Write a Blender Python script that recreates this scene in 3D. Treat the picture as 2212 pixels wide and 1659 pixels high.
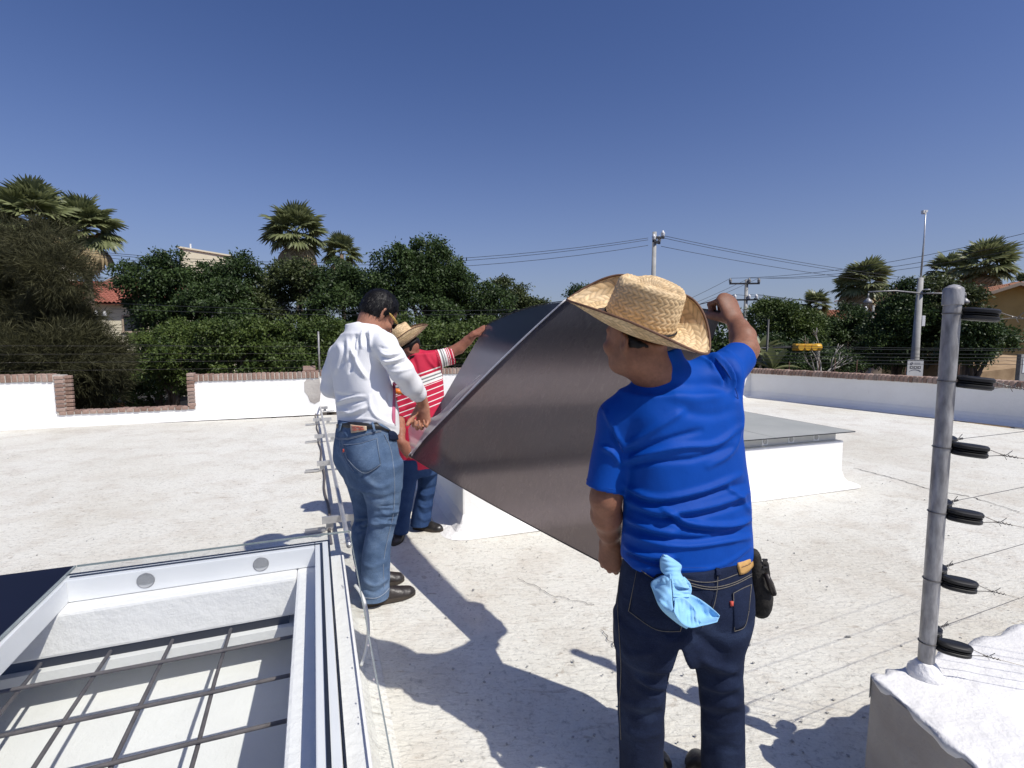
import bpy, bmesh, math, random
import numpy as np
from mathutils import Vector, Matrix
R = math.radians
sc = bpy.context.scene
for o in list(bpy.data.objects):
    bpy.data.objects.remove(o)
# ------------------------------------------------------------------ camera, sky, sun, exposure
CAM_H, PITCH, FPX = 1.5, 5.15, 1110.0          # metres, degrees down, focal length for a 2212 px wide frame
cam_d = bpy.data.cameras.new('camera'); cam = bpy.data.objects.new('camera', cam_d)
sc.collection.objects.link(cam); sc.camera = cam
cam.location = (0, 0, CAM_H); cam.rotation_euler = (R(90 - PITCH), 0, 0)
cam_d.sensor_width = 36.0; cam_d.lens = 36.0 * FPX / 2212.0
cam_d.clip_start = 0.05; cam_d.clip_end = 3000
SUN_EL, SHADOW_AZ = 52.0, -54.0                # elevation; compass bearing shadows fall to (0 = +Y, clockwise)
SUN_AZ = SHADOW_AZ + 180.0
world = bpy.data.worlds.new('World'); sc.world = world; world.use_nodes = True
wn = world.node_tree.nodes; wn.clear()
sky = wn.new('ShaderNodeTexSky'); sky.sky_type = 'NISHITA'; sky.sun_disc = False
sky.sun_elevation = R(SUN_EL); sky.sun_rotation = R(SUN_AZ)
sky.air_density = 1.0; sky.dust_density = 5.0; sky.ozone_density = 10.0; sky.altitude = 1500
bg = wn.new('ShaderNodeBackground'); bg.inputs['Strength'].default_value = 0.094
wo = wn.new('ShaderNodeOutputWorld')
hue = wn.new('ShaderNodeMix'); hue.data_type = 'RGBA'; hue.blend_type = 'MULTIPLY'; hue.inputs[0].default_value = 1.0; hue.inputs[7].default_value = (0.93, 0.89, 1.06, 1)
world.node_tree.links.new(sky.outputs[0], hue.inputs[6]); 
# pale haze towards the horizon, the same all round
wl = world.node_tree.links; tc = wn.new('ShaderNodeTexCoord'); sx = wn.new('ShaderNodeSeparateXYZ'); wl.new(tc.outputs['Generated'], sx.inputs[0])
om = wn.new('ShaderNodeMath'); om.operation = 'SUBTRACT'; om.use_clamp = True; om.inputs[0].default_value = 1.0; wl.new(sx.outputs['Z'], om.inputs[1])
pw = wn.new('ShaderNodeMath'); pw.operation = 'POWER'; pw.use_clamp = True; wl.new(om.outputs[0], pw.inputs[0]); pw.inputs[1].default_value = 5.5
hz_ = wn.new('ShaderNodeMix'); hz_.data_type = 'RGBA'; wl.new(pw.outputs[0], hz_.inputs[0]); wl.new(hue.outputs[2], hz_.inputs[6]); hz_.inputs[7].default_value = (3.5, 4.05, 4.9, 1)
wl.new(hz_.outputs[2], bg.inputs[0]); world.node_tree.links.new(bg.outputs[0], wo.inputs[0])
sd = bpy.data.lights.new('sun', 'SUN'); sun = bpy.data.objects.new('sun', sd); sc.collection.objects.link(sun)
sd.energy = 4.2; sd.angle = R(0.53); sd.color = (1.0, 0.955, 0.88)
sa, ca = math.sin(R(SUN_AZ)), math.cos(R(SUN_AZ)); ce, se = math.cos(R(SUN_EL)), math.sin(R(SUN_EL))
SUN_DIR = Vector((sa * ce, ca * ce, se))
sun.rotation_euler = SUN_DIR.to_track_quat('Z', 'Y').to_euler(); sun.location = SUN_DIR * 60
vs = sc.view_settings; vs.view_transform = 'Standard'; vs.look = 'None'; vs.exposure = 0.12; vs.gamma = 1.0
vs.use_curve_mapping = False
sc.cycles.max_bounces = 8; sc.cycles.transparent_max_bounces = 24
# ------------------------------------------------------------------ helpers
C = sc.collection
rng = np.random.default_rng(7); random.seed(7)
def V3(*a): return np.array(a, float)
_s, _c = math.sin(R(PITCH)), math.cos(R(PITCH))
def ray(u, v):
    x, y = (u - 1106) / FPX, (829.5 - v) / FPX
    return V3(x, _c + y * _s, -_s + y * _c)
def atz(u, v, z=0.0):
    d = ray(u, v); return V3(0, 0, CAM_H) + d * ((z - CAM_H) / d[2])
def aty(u, v, Y):
    d = ray(u, v); return V3(0, 0, CAM_H) + d * (Y / d[1])
def pxm(Y, v=830):                                # metres per (2212) pixel at distance Y
    return Y / (ray(1106, v)[1] * FPX)
def project(P):
    P = np.asarray(P, float); y = P[..., 1]; z = P[..., 2] - CAM_H
    fw = y * _c - z * _s; up = y * _s + z * _c
    return 1106 + FPX * P[..., 0] / fw, 829.5 - FPX * up / fw
def nrm(v):
    v = np.asarray(v, float); return v / (np.linalg.norm(v) + 1e-12)
def tag(o, label=None, cat=None, group=None, kind=None):
    if label: o['label'] = label
    if cat: o['category'] = cat
    if group: o['group'] = group
    if kind: o['kind'] = kind
    return o
def empty(name, loc=(0, 0, 0), rz=0.0, label=None, cat=None, group=None):
    o = bpy.data.objects.new(name, None); C.objects.link(o); o.location = tuple(loc); o.rotation_euler = (0, 0, rz)
    o.empty_display_size = 0.1
    return tag(o, label, cat, group)
def link(name, me, m=None, parent=None):
    """an object for mesh data given in world coordinates (or the parent's local ones if the parent sits elsewhere)"""
    o = bpy.data.objects.new(name, me); C.objects.link(o)
    if m is not None and len(me.materials) == 0: me.materials.append(m)
    if parent is not None: o.parent = parent
    return o
def mesh_np(name, verts, faces, smooth=True, cols=None):
    me = bpy.data.meshes.new(name); verts = np.asarray(verts, np.float32)
    if isinstance(faces, np.ndarray):
        k = faces.shape[1]; nf = len(faces)
        me.vertices.add(len(verts)); me.vertices.foreach_set('co', verts.ravel())
        me.loops.add(nf * k); me.loops.foreach_set('vertex_index', faces.astype(np.int32).ravel())
        me.polygons.add(nf); me.polygons.foreach_set('loop_start', np.arange(0, nf * k, k, dtype=np.int32))
        me.update(calc_edges=True)
    else:
        me.from_pydata([tuple(map(float, v)) for v in verts], [], [tuple(int(i) for i in f) for f in faces])
    if smooth: me.polygons.foreach_set('use_smooth', np.ones(len(me.polygons), bool))
    if cols is not None:
        a = me.color_attributes.new('tint', 'FLOAT_COLOR', 'POINT')
        c4 = np.ones((len(verts), 4), np.float32); c4[:, :cols.shape[1]] = cols
        a.data.foreach_set('color', c4.ravel())
    me.validate(); me.update()
    return me
class MB:
    """collects simple shapes and links them as ONE mesh object"""
    def __init__(s): s.v, s.f = [], []
    def add(s, vs_, fs_):
        n = len(s.v); s.v += [tuple(map(float, p)) for p in vs_]; s.f += [tuple(i + n for i in f) for f in fs_]; return s
    def hexa(s, p):                                   # 8 points: bottom 4 ccw, top 4 ccw
        return s.add(p, [(3, 2, 1, 0), (4, 5, 6, 7), (0, 1, 5, 4), (1, 2, 6, 5), (2, 3, 7, 6), (3, 0, 4, 7)])
    def box(s, o, ax, ay, az):                         # origin corner and three edge vectors
        o, ax, ay, az = (np.asarray(q, float) for q in (o, ax, ay, az))
        return s.hexa([o, o + ax, o + ax + ay, o + ay, o + az, o + ax + az, o + ax + ay + az, o + ay + az])
    def cbox(s, c, sx, sy, sz, rz=0.0):
        u = V3(math.cos(rz), math.sin(rz), 0); w = V3(-u[1], u[0], 0); c = np.asarray(c, float)
        return s.box(c - u * sx / 2 - w * sy / 2 - V3(0, 0, sz / 2), u * sx, w * sy, V3(0, 0, sz))
    def tube(s, pts, r, n=8, cap=True):
        pts = [np.asarray(p, float) for p in pts]; rs = r if hasattr(r, '__len__') else [r] * len(pts)
        base = len(s.v); ref = None; vs_ = []
        for i, p in enumerate(pts):
            t = nrm(pts[min(i + 1, len(pts) - 1)] - pts[max(i - 1, 0)])
            if ref is None: ref = nrm(np.cross(t, V3(0.31, 0.17, 1) if abs(t[2]) < .9 else V3(1, 0.2, 0)))
            ref = nrm(ref - t * (ref @ t)); b = np.cross(t, ref)
            for k in range(n):
                a = 2 * math.pi * k / n; vs_.append(p + rs[i] * (ref * math.cos(a) + b * math.sin(a)))
        fs_ = [(i * n + k, i * n + (k + 1) % n, (i + 1) * n + (k + 1) % n, (i + 1) * n + k) for i in range(len(pts) - 1) for k in range(n)]
        if cap: fs_ += [tuple(range(n - 1, -1, -1)), tuple((len(pts) - 1) * n + k for k in range(n))]
        return s.add(vs_, fs_)
    def lathe(s, prof, c=(0, 0, 0), n=20, ax=(0, 0, 1)):
        ax = nrm(ax); e1 = nrm(np.cross(ax, V3(0, 1, 0) if abs(ax[1]) < .9 else V3(1, 0, 0))); e2 = np.cross(ax, e1); c = np.asarray(c, float)
        vs_ = [c + ax * z + r * (e1 * math.cos(2 * math.pi * k / n) + e2 * math.sin(2 * math.pi * k / n)) for r, z in prof for k in range(n)]
        m = len(prof)
        fs_ = [(i * n + k, i * n + (k + 1) % n, (i + 1) * n + (k + 1) % n, (i + 1) * n + k) for i in range(m - 1) for k in range(n)]
        fs_ += [tuple(range(n - 1, -1, -1)), tuple((m - 1) * n + k for k in range(n))]
        return s.add(vs_, fs_)
    def prism(s, poly, h):                             # extrude a closed 3-D polygon by the vector h
        n = len(poly); P = [np.asarray(p, float) for p in poly]; h = np.asarray(h, float)
        return s.add(P + [p + h for p in P], [tuple(range(n - 1, -1, -1)), tuple(range(n, 2 * n))] + [(i, (i + 1) % n, n + (i + 1) % n, n + i) for i in range(n)])
    def build(s, name, m, parent=None, smooth=False, bevel=0.0, seg=2, autosmooth=None):
        me = bpy.data.meshes.new(name); me.from_pydata(s.v, [], s.f)
        if bevel > 0 or True:
            bm = bmesh.new(); bm.from_mesh(me)
            bmesh.ops.recalc_face_normals(bm, faces=bm.faces)
            if bevel > 0:
                ed = [e for e in bm.edges if len(e.link_faces) == 2 and e.calc_face_angle(0) > 0.5]
                bmesh.ops.bevel(bm, geom=ed, offset=bevel, segments=seg, affect='EDGES', profile=0.6)
            bm.to_mesh(me); bm.free()
        if smooth: me.polygons.foreach_set('use_smooth', np.ones(len(me.polygons), bool))
        o = link(name, me, m, parent)
        if autosmooth:
            me.polygons.foreach_set('use_smooth', np.ones(len(me.polygons), bool))
            for e, edge in zip(range(len(me.edges)), me.edges): pass
            me.set_sharp_from_angle(angle=R(autosmooth))
        return o
def dup(o, parent=None, loc=None, rot=None, scale=None):
    c = o.copy(); C.objects.link(c)
    if parent is not None: c.parent = parent
    if loc is not None: c.location = tuple(loc)
    if rot is not None: c.rotation_euler = tuple(rot)
    if scale is not None: c.scale = tuple(scale)
    return c
# ------------------------------------------------------------------ materials
def new_mat(name):
    m = bpy.data.materials.new(name); m.use_nodes = True; nt = m.node_tree
    return m, nt, nt.nodes, nt.links, nt.nodes['Principled BSDF']
def ramp(nd, stops):
    r = nd.new('ShaderNodeValToRGB'); cr = r.color_ramp
    while len(cr.elements) < len(stops): cr.elements.new(0.5)
    for e, (p, c) in zip(cr.elements, stops):
        e.position = p; e.color = (c, c, c, 1) if not hasattr(c, '__len__') else (*c, 1)
    return r
def mixc(nd, ln, fac, a, b, mode='MIX'):
    m = nd.new('ShaderNodeMix'); m.data_type = 'RGBA'; m.blend_type = mode
    for sock, val in ((m.inputs[0], fac), (m.inputs[6], a), (m.inputs[7], b)):
        if hasattr(val, 'is_output'): ln.new(val, sock)
        elif hasattr(val, '__len__'): sock.default_value = (*val, 1)
        else: sock.default_value = val
    return m.outputs[2]
def noise(nd, ln, vec, scale, detail=4, rough=0.55, dist=0.0):
    n = nd.new('ShaderNodeTexNoise'); n.inputs['Scale'].default_value = scale; n.inputs['Detail'].default_value = detail
    n.inputs['Roughness'].default_value = rough; n.inputs['Distortion'].default_value = dist
    if vec is not None: ln.new(vec, n.inputs['Vector'])
    return n.outputs['Fac']
def coords(nd, ln, kind='Object', scale=None, rot=None):
    t = nd.new('ShaderNodeTexCoord'); o = t.outputs[kind]
    if scale is not None or rot is not None:
        mp = nd.new('ShaderNodeMapping')
        if scale is not None: mp.inputs['Scale'].default_value = scale
        if rot is not None: mp.inputs['Rotation'].default_value = rot
        ln.new(o, mp.inputs['Vector']); o = mp.outputs[0]
    return o
def bump(nd, ln, bsdf, h, strength=0.3, dist=0.01, prev=None):
    b = nd.new('ShaderNodeBump'); b.inputs['Strength'].default_value = strength; b.inputs['Distance'].default_value = dist
    ln.new(h, b.inputs['Height'])
    if prev is not None: ln.new(prev, b.inputs['Normal'])
    ln.new(b.outputs[0], bsdf.inputs['Normal']); return b.outputs[0]
def pm(name, c1, c2=None, scale=8.0, rough=0.6, bmp=0.0, bscale=None, bdist=0.01, metal=0.0, spec=0.5, tint=False, sheen=0.0, stretch=None, coat=0.0):
    m, nt, nd, ln, b = new_mat(name)
    c2 = c2 or c1; v = coords(nd, ln, 'Object', stretch)
    n = noise(nd, ln, v, scale); r = ramp(nd, [(0.32, c1), (0.68, c2)]); ln.new(n, r.inputs[0]); col = r.outputs[0]
    if tint:
        a = nd.new('ShaderNodeAttribute'); a.attribute_name = 'tint'; col = mixc(nd, ln, 1.0, col, a.outputs['Color'], 'MULTIPLY')
    ln.new(col, b.inputs['Base Color'])
    b.inputs['Roughness'].default_value = rough; b.inputs['Metallic'].default_value = metal
    b.inputs['Specular IOR Level'].default_value = spec; b.inputs['Coat Weight'].default_value = coat
    if sheen: b.inputs['Sheen Weight'].default_value = sheen
    if bmp: bump(nd, ln, b, noise(nd, ln, v, bscale or scale * 4), bmp, bdist)
    return m
M = {}
def mat_floor():
    m, nt, nd, ln, b = new_mat('painted_roof_floor'); v = coords(nd, ln, 'Object')
    vs_ = coords(nd, ln, 'Object', (1.0, 2.6, 1.0), (0, 0, R(-12)))
    big = noise(nd, ln, v, 0.5, 6, 0.62); r1 = ramp(nd, [(0.30, (0.62, 0.59, 0.505)), (0.50, (0.715, 0.70, 0.625)), (0.72, (0.765, 0.755, 0.69))]); ln.new(big, r1.inputs[0])
    mid = noise(nd, ln, v, 2.4, 10, 0.70, 0.5); r2 = ramp(nd, [(0.48, 0.0), (0.58, 0.20), (0.62, 0.28), (0.80, 0.6)]); ln.new(mid, r2.inputs[0])
    col = mixc(nd, ln, r2.outputs[0], r1.outputs[0], (0.47, 0.40, 0.32))
    def mul(a, c_):
        q = nd.new('ShaderNodeMath'); q.operation = 'MULTIPLY'; ln.new(a, q.inputs[0]); ln.new(c_, q.inputs[1]); return q.outputs[0]
    # small elongated pits and scuffs, gathered in patches
    st = noise(nd, ln, vs_, 15.0, 5, 0.60, 0.7); r3 = ramp(nd, [(0.615, 0.0), (0.66, 0.55), (0.72, 0.95)]); ln.new(st, r3.inputs[0])
    gate = noise(nd, ln, v, 1.3, 4, 0.6); rg = ramp(nd, [(0.38, 0.10), (0.60, 1.0)]); ln.new(gate, rg.inputs[0])
    col = mixc(nd, ln, mul(r3.outputs[0], rg.outputs[0]), col, (0.33, 0.275, 0.215))
    st2 = noise(nd, ln, vs_, 6.0, 8, 0.68, 1.4); r5 = ramp(nd, [(0.60, 0.0), (0.66, 0.5), (0.74, 0.8)]); ln.new(st2, r5.inputs[0]); col = mixc(nd, ln, r5.outputs[0], col, (0.40, 0.345, 0.275))
    fine = noise(nd, ln, v, 85, 6, 0.78); r4 = ramp(nd, [(0.28, 0.55), (0.42, 0.92), (0.55, 1.0), (0.8, 1.05)]); ln.new(fine, r4.inputs[0])
    fg = ramp(nd, [(0.35, 0.45), (0.65, 1.0)]); ln.new(gate, fg.inputs[0]); col = mixc(nd, ln, fg.outputs[0], col, r4.outputs[0], 'MULTIPLY')
    grit = noise(nd, ln, v, 34, 8, 0.75, 0.4); r6 = ramp(nd, [(0.32, 0.60), (0.47, 1.0)]); ln.new(grit, r6.inputs[0]); col = mixc(nd, ln, 0.95, col, r6.outputs[0], 'MULTIPLY')
    vor = nd.new('ShaderNodeTexVoronoi'); vor.feature = 'DISTANCE_TO_EDGE'; vor.inputs['Scale'].default_value = 30
    wob = nd.new('ShaderNodeVectorMath'); wob.operation = 'ADD'; nn = nd.new('ShaderNodeTexNoise'); nn.inputs['Scale'].default_value = 14
    sv = nd.new('ShaderNodeVectorMath'); sv.operation = 'SCALE'; sv.inputs['Scale'].default_value = 0.10
    ln.new(v, nn.inputs['Vector']); ln.new(nn.outputs['Color'], sv.inputs[0]); ln.new(v, wob.inputs[0]); ln.new(sv.outputs[0], wob.inputs[1]); ln.new(wob.outputs[0], vor.inputs['Vector'])
    rc_ = ramp(nd, [(0.0, 1.0), (0.05, 0.0)]); ln.new(vor.outputs['Distance'], rc_.inputs[0])
    cg = noise(nd, ln, v, 2.1, 4, 0.6); rcg = ramp(nd, [(0.60, 0.0), (0.70, 0.8)]); ln.new(cg, rcg.inputs[0])
    col = mixc(nd, ln, mul(rc_.outputs[0], rcg.outputs[0]), col, (0.22, 0.19, 0.165))
    ln.new(col, b.inputs['Base Color']); b.inputs['Roughness'].default_value = 0.85; b.inputs['Specular IOR Level'].default_value = 0.2
    p = bump(nd, ln, b, st, 0.55, 0.02); p = bump(nd, ln, b, grit, 0.35, 0.010, p); bump(nd, ln, b, fine, 0.45, 0.005, p)
    return m
M['floor'] = mat_floor()
def mat_wall(name, c1, c2, dirt=(0.5, 0.47, 0.42), amt=0.35, lump=0.25):
    m, nt, nd, ln, b = new_mat(name); v = coords(nd, ln, 'Object')
    n1 = noise(nd, ln, v, 2.2, 6, 0.6); r1 = ramp(nd, [(0.35, c1), (0.65, c2)]); ln.new(n1, r1.inputs[0])
    n2 = noise(nd, ln, v, 7, 8, 0.7, 0.8); r2 = ramp(nd, [(0.62, 0.0), (0.78, amt)]); ln.new(n2, r2.inputs[0])
    col = mixc(nd, ln, r2.outputs[0], r1.outputs[0], dirt)
    sp = noise(nd, ln, v, 60, 3, 0.6); r3 = ramp(nd, [(0.72, 0.0), (0.76, 0.5)]); ln.new(sp, r3.inputs[0]); col = mixc(nd, ln, r3.outputs[0], col, (0.42, 0.40, 0.37))
    ln.new(col, b.inputs['Base Color']); b.inputs['Roughness'].default_value = 0.7; b.inputs['Specular IOR Level'].default_value = 0.3
    n3 = noise(nd, ln, v, 18, 6, 0.6); p = bump(nd, ln, b, n3, lump, 0.02); bump(nd, ln, b, noise(nd, ln, v, 120, 4, 0.7), 0.3, 0.004, p)
    return m
M['white'] = mat_wall('white_painted_masonry', (0.80, 0.79, 0.76), (0.84, 0.835, 0.81))
M['white_rough'] = mat_wall('rough_white_coating', (0.80, 0.79, 0.77), (0.84, 0.83, 0.81), amt=0.25, lump=0.8)
M['cement'] = mat_wall('bare_cement_render', (0.33, 0.30, 0.275), (0.47, 0.445, 0.41), dirt=(0.24, 0.20, 0.18), amt=0.6, lump=0.6)
M['brick'] = None
def mat_brick():
    m, nt, nd, ln, b = new_mat('fired_brick'); v = coords(nd, ln, 'Object')
    oi = nd.new('ShaderNodeObjectInfo'); rr = ramp(nd, [(0.0, (0.20, 0.125, 0.095)), (0.45, (0.31, 0.205, 0.16)), (0.8, (0.38, 0.275, 0.225)), (1.0, (0.25, 0.19, 0.16))]); ln.new(oi.outputs['Random'], rr.inputs[0])
    n = noise(nd, ln, v, 30, 6, 0.7); r = ramp(nd, [(0.35, 0.72), (0.65, 1.12)]); ln.new(n, r.inputs[0]); col = mixc(nd, ln, 1.0, rr.outputs[0], r.outputs[0], 'MULTIPLY')
    n2 = noise(nd, ln, v, 12, 6, 0.7, 0.5); r2 = ramp(nd, [(0.58, 0.0), (0.75, 0.65)]); ln.new(n2, r2.inputs[0]); col = mixc(nd, ln, r2.outputs[0], col, (0.46, 0.41, 0.36))
    ln.new(col, b.inputs['Base Color']); b.inputs['Roughness'].default_value = 0.85; bump(nd, ln, b, n, 0.5, 0.01); return m
M['brick'] = mat_brick()
M['mortar'] = pm('lime_mortar', (0.42, 0.38, 0.33), (0.52, 0.49, 0.44), 20, 0.9, 0.4, 60)
M['frame'] = pm('white_powder_coated_steel', (0.74, 0.75, 0.76), (0.78, 0.785, 0.79), 5, 0.35, spec=0.5)
M['gasket'] = pm('black_rubber_gasket', (0.015, 0.018, 0.025), rough=0.5)
M['rebar'] = pm('grey_rebar', (0.085, 0.075, 0.072), (0.13, 0.115, 0.11), 25, 0.7, 0.3, 90)
M['galv'] = pm('galvanised_steel', (0.17, 0.165, 0.165), (0.40, 0.395, 0.39), 42, 0.45, 0.25, 90, metal=0.25, stretch=(1, 1, 0.30))
M['alu'] = pm('aluminium_strut', (0.50, 0.50, 0.50), (0.62, 0.62, 0.61), 14, 0.42, metal=0.65)
M['black'] = pm('black_plastic', (0.008, 0.008, 0.009), (0.013, 0.013, 0.013), 9, 0.45, spec=0.35)
M['wire'] = pm('steel_wire', (0.10, 0.095, 0.09), (0.17, 0.16, 0.15), 9, 0.5, metal=0.6)
M['cable'] = pm('dark_cable', (0.028, 0.03, 0.034), rough=0.7)
M['concrete'] = pm('pole_concrete', (0.30, 0.30, 0.285), (0.40, 0.395, 0.375), 4, 0.85, 0.2, 20)
M['rust'] = pm('rusted_iron', (0.10, 0.05, 0.035), (0.20, 0.11, 0.075), 18, 0.85, 0.3, 60)
M['porcelain'] = pm('white_porcelain', (0.7, 0.7, 0.7), rough=0.25)
M['dark_metal'] = pm('dark_steel', (0.04, 0.04, 0.042), rough=0.5, metal=0.4)
def mat_glass(name, tint=(0.982, 0.99, 0.988), refl=0.08, rough=0.02):
    m, nt, nd, ln, b = new_mat(name); out = nd['Material Output']; nd.remove(b)
    tr = nd.new('ShaderNodeBsdfTransparent'); tr.inputs[0].default_value = (*tint, 1)
    gl = nd.new('ShaderNodeBsdfGlossy'); gl.inputs['Roughness'].default_value = rough; gl.inputs[0].default_value = (1, 1, 1, 1)
    lw_ = nd.new('ShaderNodeLayerWeight'); lw_.inputs[0].default_value = 0.5
    p5 = nd.new('ShaderNodeMath'); p5.operation = 'POWER'; ln.new(lw_.outputs['Facing'], p5.inputs[0]); p5.inputs[1].default_value = 5.0
    fr = nd.new('ShaderNodeMath'); fr.operation = 'MULTIPLY_ADD'; ln.new(p5.outputs[0], fr.inputs[0]); fr.inputs[1].default_value = 0.45; fr.inputs[2].default_value = 0.022
    mx = nd.new('ShaderNodeMixShader'); ln.new(fr.outputs[0], mx.inputs[0]); ln.new(tr.outputs[0], mx.inputs[1]); ln.new(gl.outputs[0], mx.inputs[2])
    ln.new(mx.outputs[0], out.inputs[0]); return m
M['glass'] = mat_glass('clear_glass')
M['glass_edge'] = pm('glass_edge_green', (0.20, 0.235, 0.23), (0.30, 0.34, 0.33), 20, 0.2)
def mat_film(name, trans, base, spec_mix, streak=True, opac=0.5, blur=0.0):
    """dark translucent plastic: part passes through (slightly blurred), part scatters, a gloss coat on top"""
    m, nt, nd, ln, b = new_mat(name); out = nd['Material Output']
    v = coords(nd, ln, 'Object')
    b.inputs['Base Color'].default_value = (*base, 1); b.inputs['Roughness'].default_value = 0.33; b.inputs['Specular IOR Level'].default_value = 0.5
    tr = nd.new('ShaderNodeBsdfTransparent'); tr.inputs[0].default_value = (*trans, 1); tro = tr.outputs[0]
    if blur:
        rf = nd.new('ShaderNodeBsdfRefraction'); rf.inputs['IOR'].default_value = 1.05; rf.inputs['Roughness'].default_value = blur; rf.inputs[0].default_value = (*trans, 1)
        m2 = nd.new('ShaderNodeMixShader'); m2.inputs[0].default_value = 0.90; ln.new(tro, m2.inputs[1]); ln.new(rf.outputs[0], m2.inputs[2]); tro = m2.outputs[0]
    tl_ = nd.new('ShaderNodeBsdfTranslucent'); tl_.inputs[0].default_value = (*[min(1, x * 3.6) for x in base], 1)
    m3 = nd.new('ShaderNodeMixShader'); m3.inputs[0].default_value = .38 if spec_mix > .05 else 0; ln.new(b.outputs[0], m3.inputs[1]); ln.new(tl_.outputs[0], m3.inputs[2])
    mx = nd.new('ShaderNodeMixShader'); mx.inputs[0].default_value = opac
    ln.new(tro, mx.inputs[1]); ln.new(m3.outputs[0], mx.inputs[2])
    if streak:
        vs_ = coords(nd, ln, 'Object', (9, 9, 1.6), (0, R(14), 0))
        n = noise(nd, ln, vs_, 6, 6, 0.72, 0.6); r = ramp(nd, [(0.54, 0.0), (0.66, 1.0)]); ln.new(n, r.inputs[0])
        n3 = noise(nd, ln, v, 55, 4, 0.65); p = bump(nd, ln, b, r.outputs[0], 0.6, 0.006); bump(nd, ln, b, n3, 0.5, 0.004, p)
        nb = noise(nd, ln, v, 1.8, 6, 0.65); rr = ramp(nd, [(0.35, 0.20), (0.7, 0.40)]); ln.new(nb, rr.inputs[0]); ln.new(rr.outputs[0], b.inputs['Roughness'])
        dk = nd.new('ShaderNodeMath'); dk.operation = 'MULTIPLY_ADD'; ln.new(nb, dk.inputs[0]); dk.inputs[1].default_value = 0.16; dk.inputs[2].default_value = opac - 0.08; ln.new(dk.outputs[0], mx.inputs[0])
        sp = noise(nd, ln, v, 240, 2, 0.5); rs = ramp(nd, [(0.70, 0.0), (0.73, 0.6)]); ln.new(sp, rs.inputs[0])
        gs = noise(nd, ln, v, 2.3, 4, 0.6); rg_ = ramp(nd, [(0.42, 0.0), (0.66, 0.55)]); ln.new(gs, rg_.inputs[0])
        ms_ = nd.new('ShaderNodeMath'); ms_.operation = 'MULTIPLY'; ln.new(r.outputs[0], ms_.inputs[0]); ln.new(rg_.outputs[0], ms_.inputs[1])
        cb = mixc(nd, ln, ms_.outputs[0], base, (0.22, 0.20, 0.20)); cb = mixc(nd, ln, rs.outputs[0], cb, (0.35, 0.33, 0.33)); ln.new(cb, b.inputs['Base Color'])
    ln.new(mx.outputs[0], out.inputs[0]); return m
M['film'] = mat_film('smoked_plastic_sheet', (0.37, 0.31, 0.305), (0.022, 0.019, 0.020), 0.1, True, 0.67, 0.75)
M['film_back'] = mat_film('smoked_plastic_back_layer', (0.30, 0.29, 0.34), (0.018, 0.023, 0.040), 0.1, False, 0.52, 0.25)
M['film_edge'] = mat_film('pale_sheet_edge', (0.8, 0.8, 0.8), (0.78, 0.76, 0.76), 0.0, False, 0.95)
M['peel'] = mat_film('clear_protective_film', (0.86, 0.80, 0.80), (0.78, 0.70, 0.70), 0.1, False, 0.62)
M['tinted'] = mat_film('tinted_pane', (0.10, 0.105, 0.16), (0.018, 0.022, 0.048), 0.1, False, 0.78)
# ------------------------------------------------------------------ the roof terrace: structure
YAW = R(69.0)
eB = V3(math.sin(YAW), math.cos(YAW), 0); eA = V3(-math.cos(YAW), math.sin(YAW), 0); eZ = V3(0, 0, 1)
STREET = -3.7
# street level, one big sheet to the horizon
g = MB(); g.add([(-1500, -300, STREET), (1500, -300, STREET), (1500, 2500, STREET), (-1500, 2500, STREET)], [(0, 1, 2, 3)])
M['earth'] = pm('dry_earth', (0.075, 0.062, 0.048), (0.14, 0.115, 0.085), 0.35, 0.95, 0.4, 3)
tag(g.build('ground', M['earth']), kind='structure')
r_ = MB(); RZ = STREET + 0.004
r_.add([(-120, 15.5, RZ), (120, 15.5 + 88, RZ), (120, 15.5 + 88 + 8, RZ), (-120, 23.5, RZ)], [(0, 1, 2, 3)])
# (street behind the parapets, hidden except through the gap)
M['asphalt'] = pm('asphalt', (0.04, 0.04, 0.042), (0.06, 0.058, 0.056), 3, 0.9, 0.3, 40)
tag(r_.build('street', M['asphalt']), kind='structure')
# roof slab: a gently uneven sheet with skirt
LW0, LW1 = atz(0, 928), atz(690, 893)                 # left parapet base
RWn, RWf = atz(2212, 922), atz(1620, 857)             # right parapet base
dRW = nrm(RWn - RWf); dLW = nrm(LW1 - LW0)
FL = LW0 - dLW * 5.0; NR = RWn + dRW * 9.0
def roof_sheet():
    nx, ny = 270, 230
    xs = np.linspace(0, 1, nx); ys = np.linspace(0, 1, ny) ** 1.0
    far_l, far_r = FL - eA * -0.1, RWf + V3(0.1, 0.25, 0)
    near_l, near_r = V3(-9.5, -3.0, 0), V3(NR[0] + .1, -3.0, 0)
    P = []
    for y in ys:
        a = far_l * (1 - y) + near_l * y; b = far_r * (1 - y) + near_r * y
        for x in xs: P.append(a * (1 - x) + b * x)
    P = np.array(P)
    # bulge the far edge to follow the parapets
    k = np.arange(len(P)); 
    P[:, 2] = 0.004 * np.sin(P[:, 0] * 1.3 + 1) * np.cos(P[:, 1] * 1.1) + 0.003 * np.sin(P[:, 0] * 3.1) * np.sin(P[:, 1] * 2.7)
    F = np.array([(j * nx + i, (j + 1) * nx + i, (j + 1) * nx + i + 1, j * nx + i + 1) for j in range(ny - 1) for i in range(nx - 1)])
    return P, F
P, F = roof_sheet()
# leave the shaft of the near skylight open
P0 = atz(754, 1145, .5); P0[2] = 0
def sk(b, a, z): return P0 + eB * b + eA * a + eZ * z
lb = (P - P0) @ eB; la = (P - P0) @ eA; ins = (lb > -2.7) & (lb < -0.04) & (la < -0.03) & (la > -2.5)
keep = ~ins[F].any(1)
tag(link('roof_floor', mesh_np('roof_floor', P, F[keep]), M['floor']), kind='structure')
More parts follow.
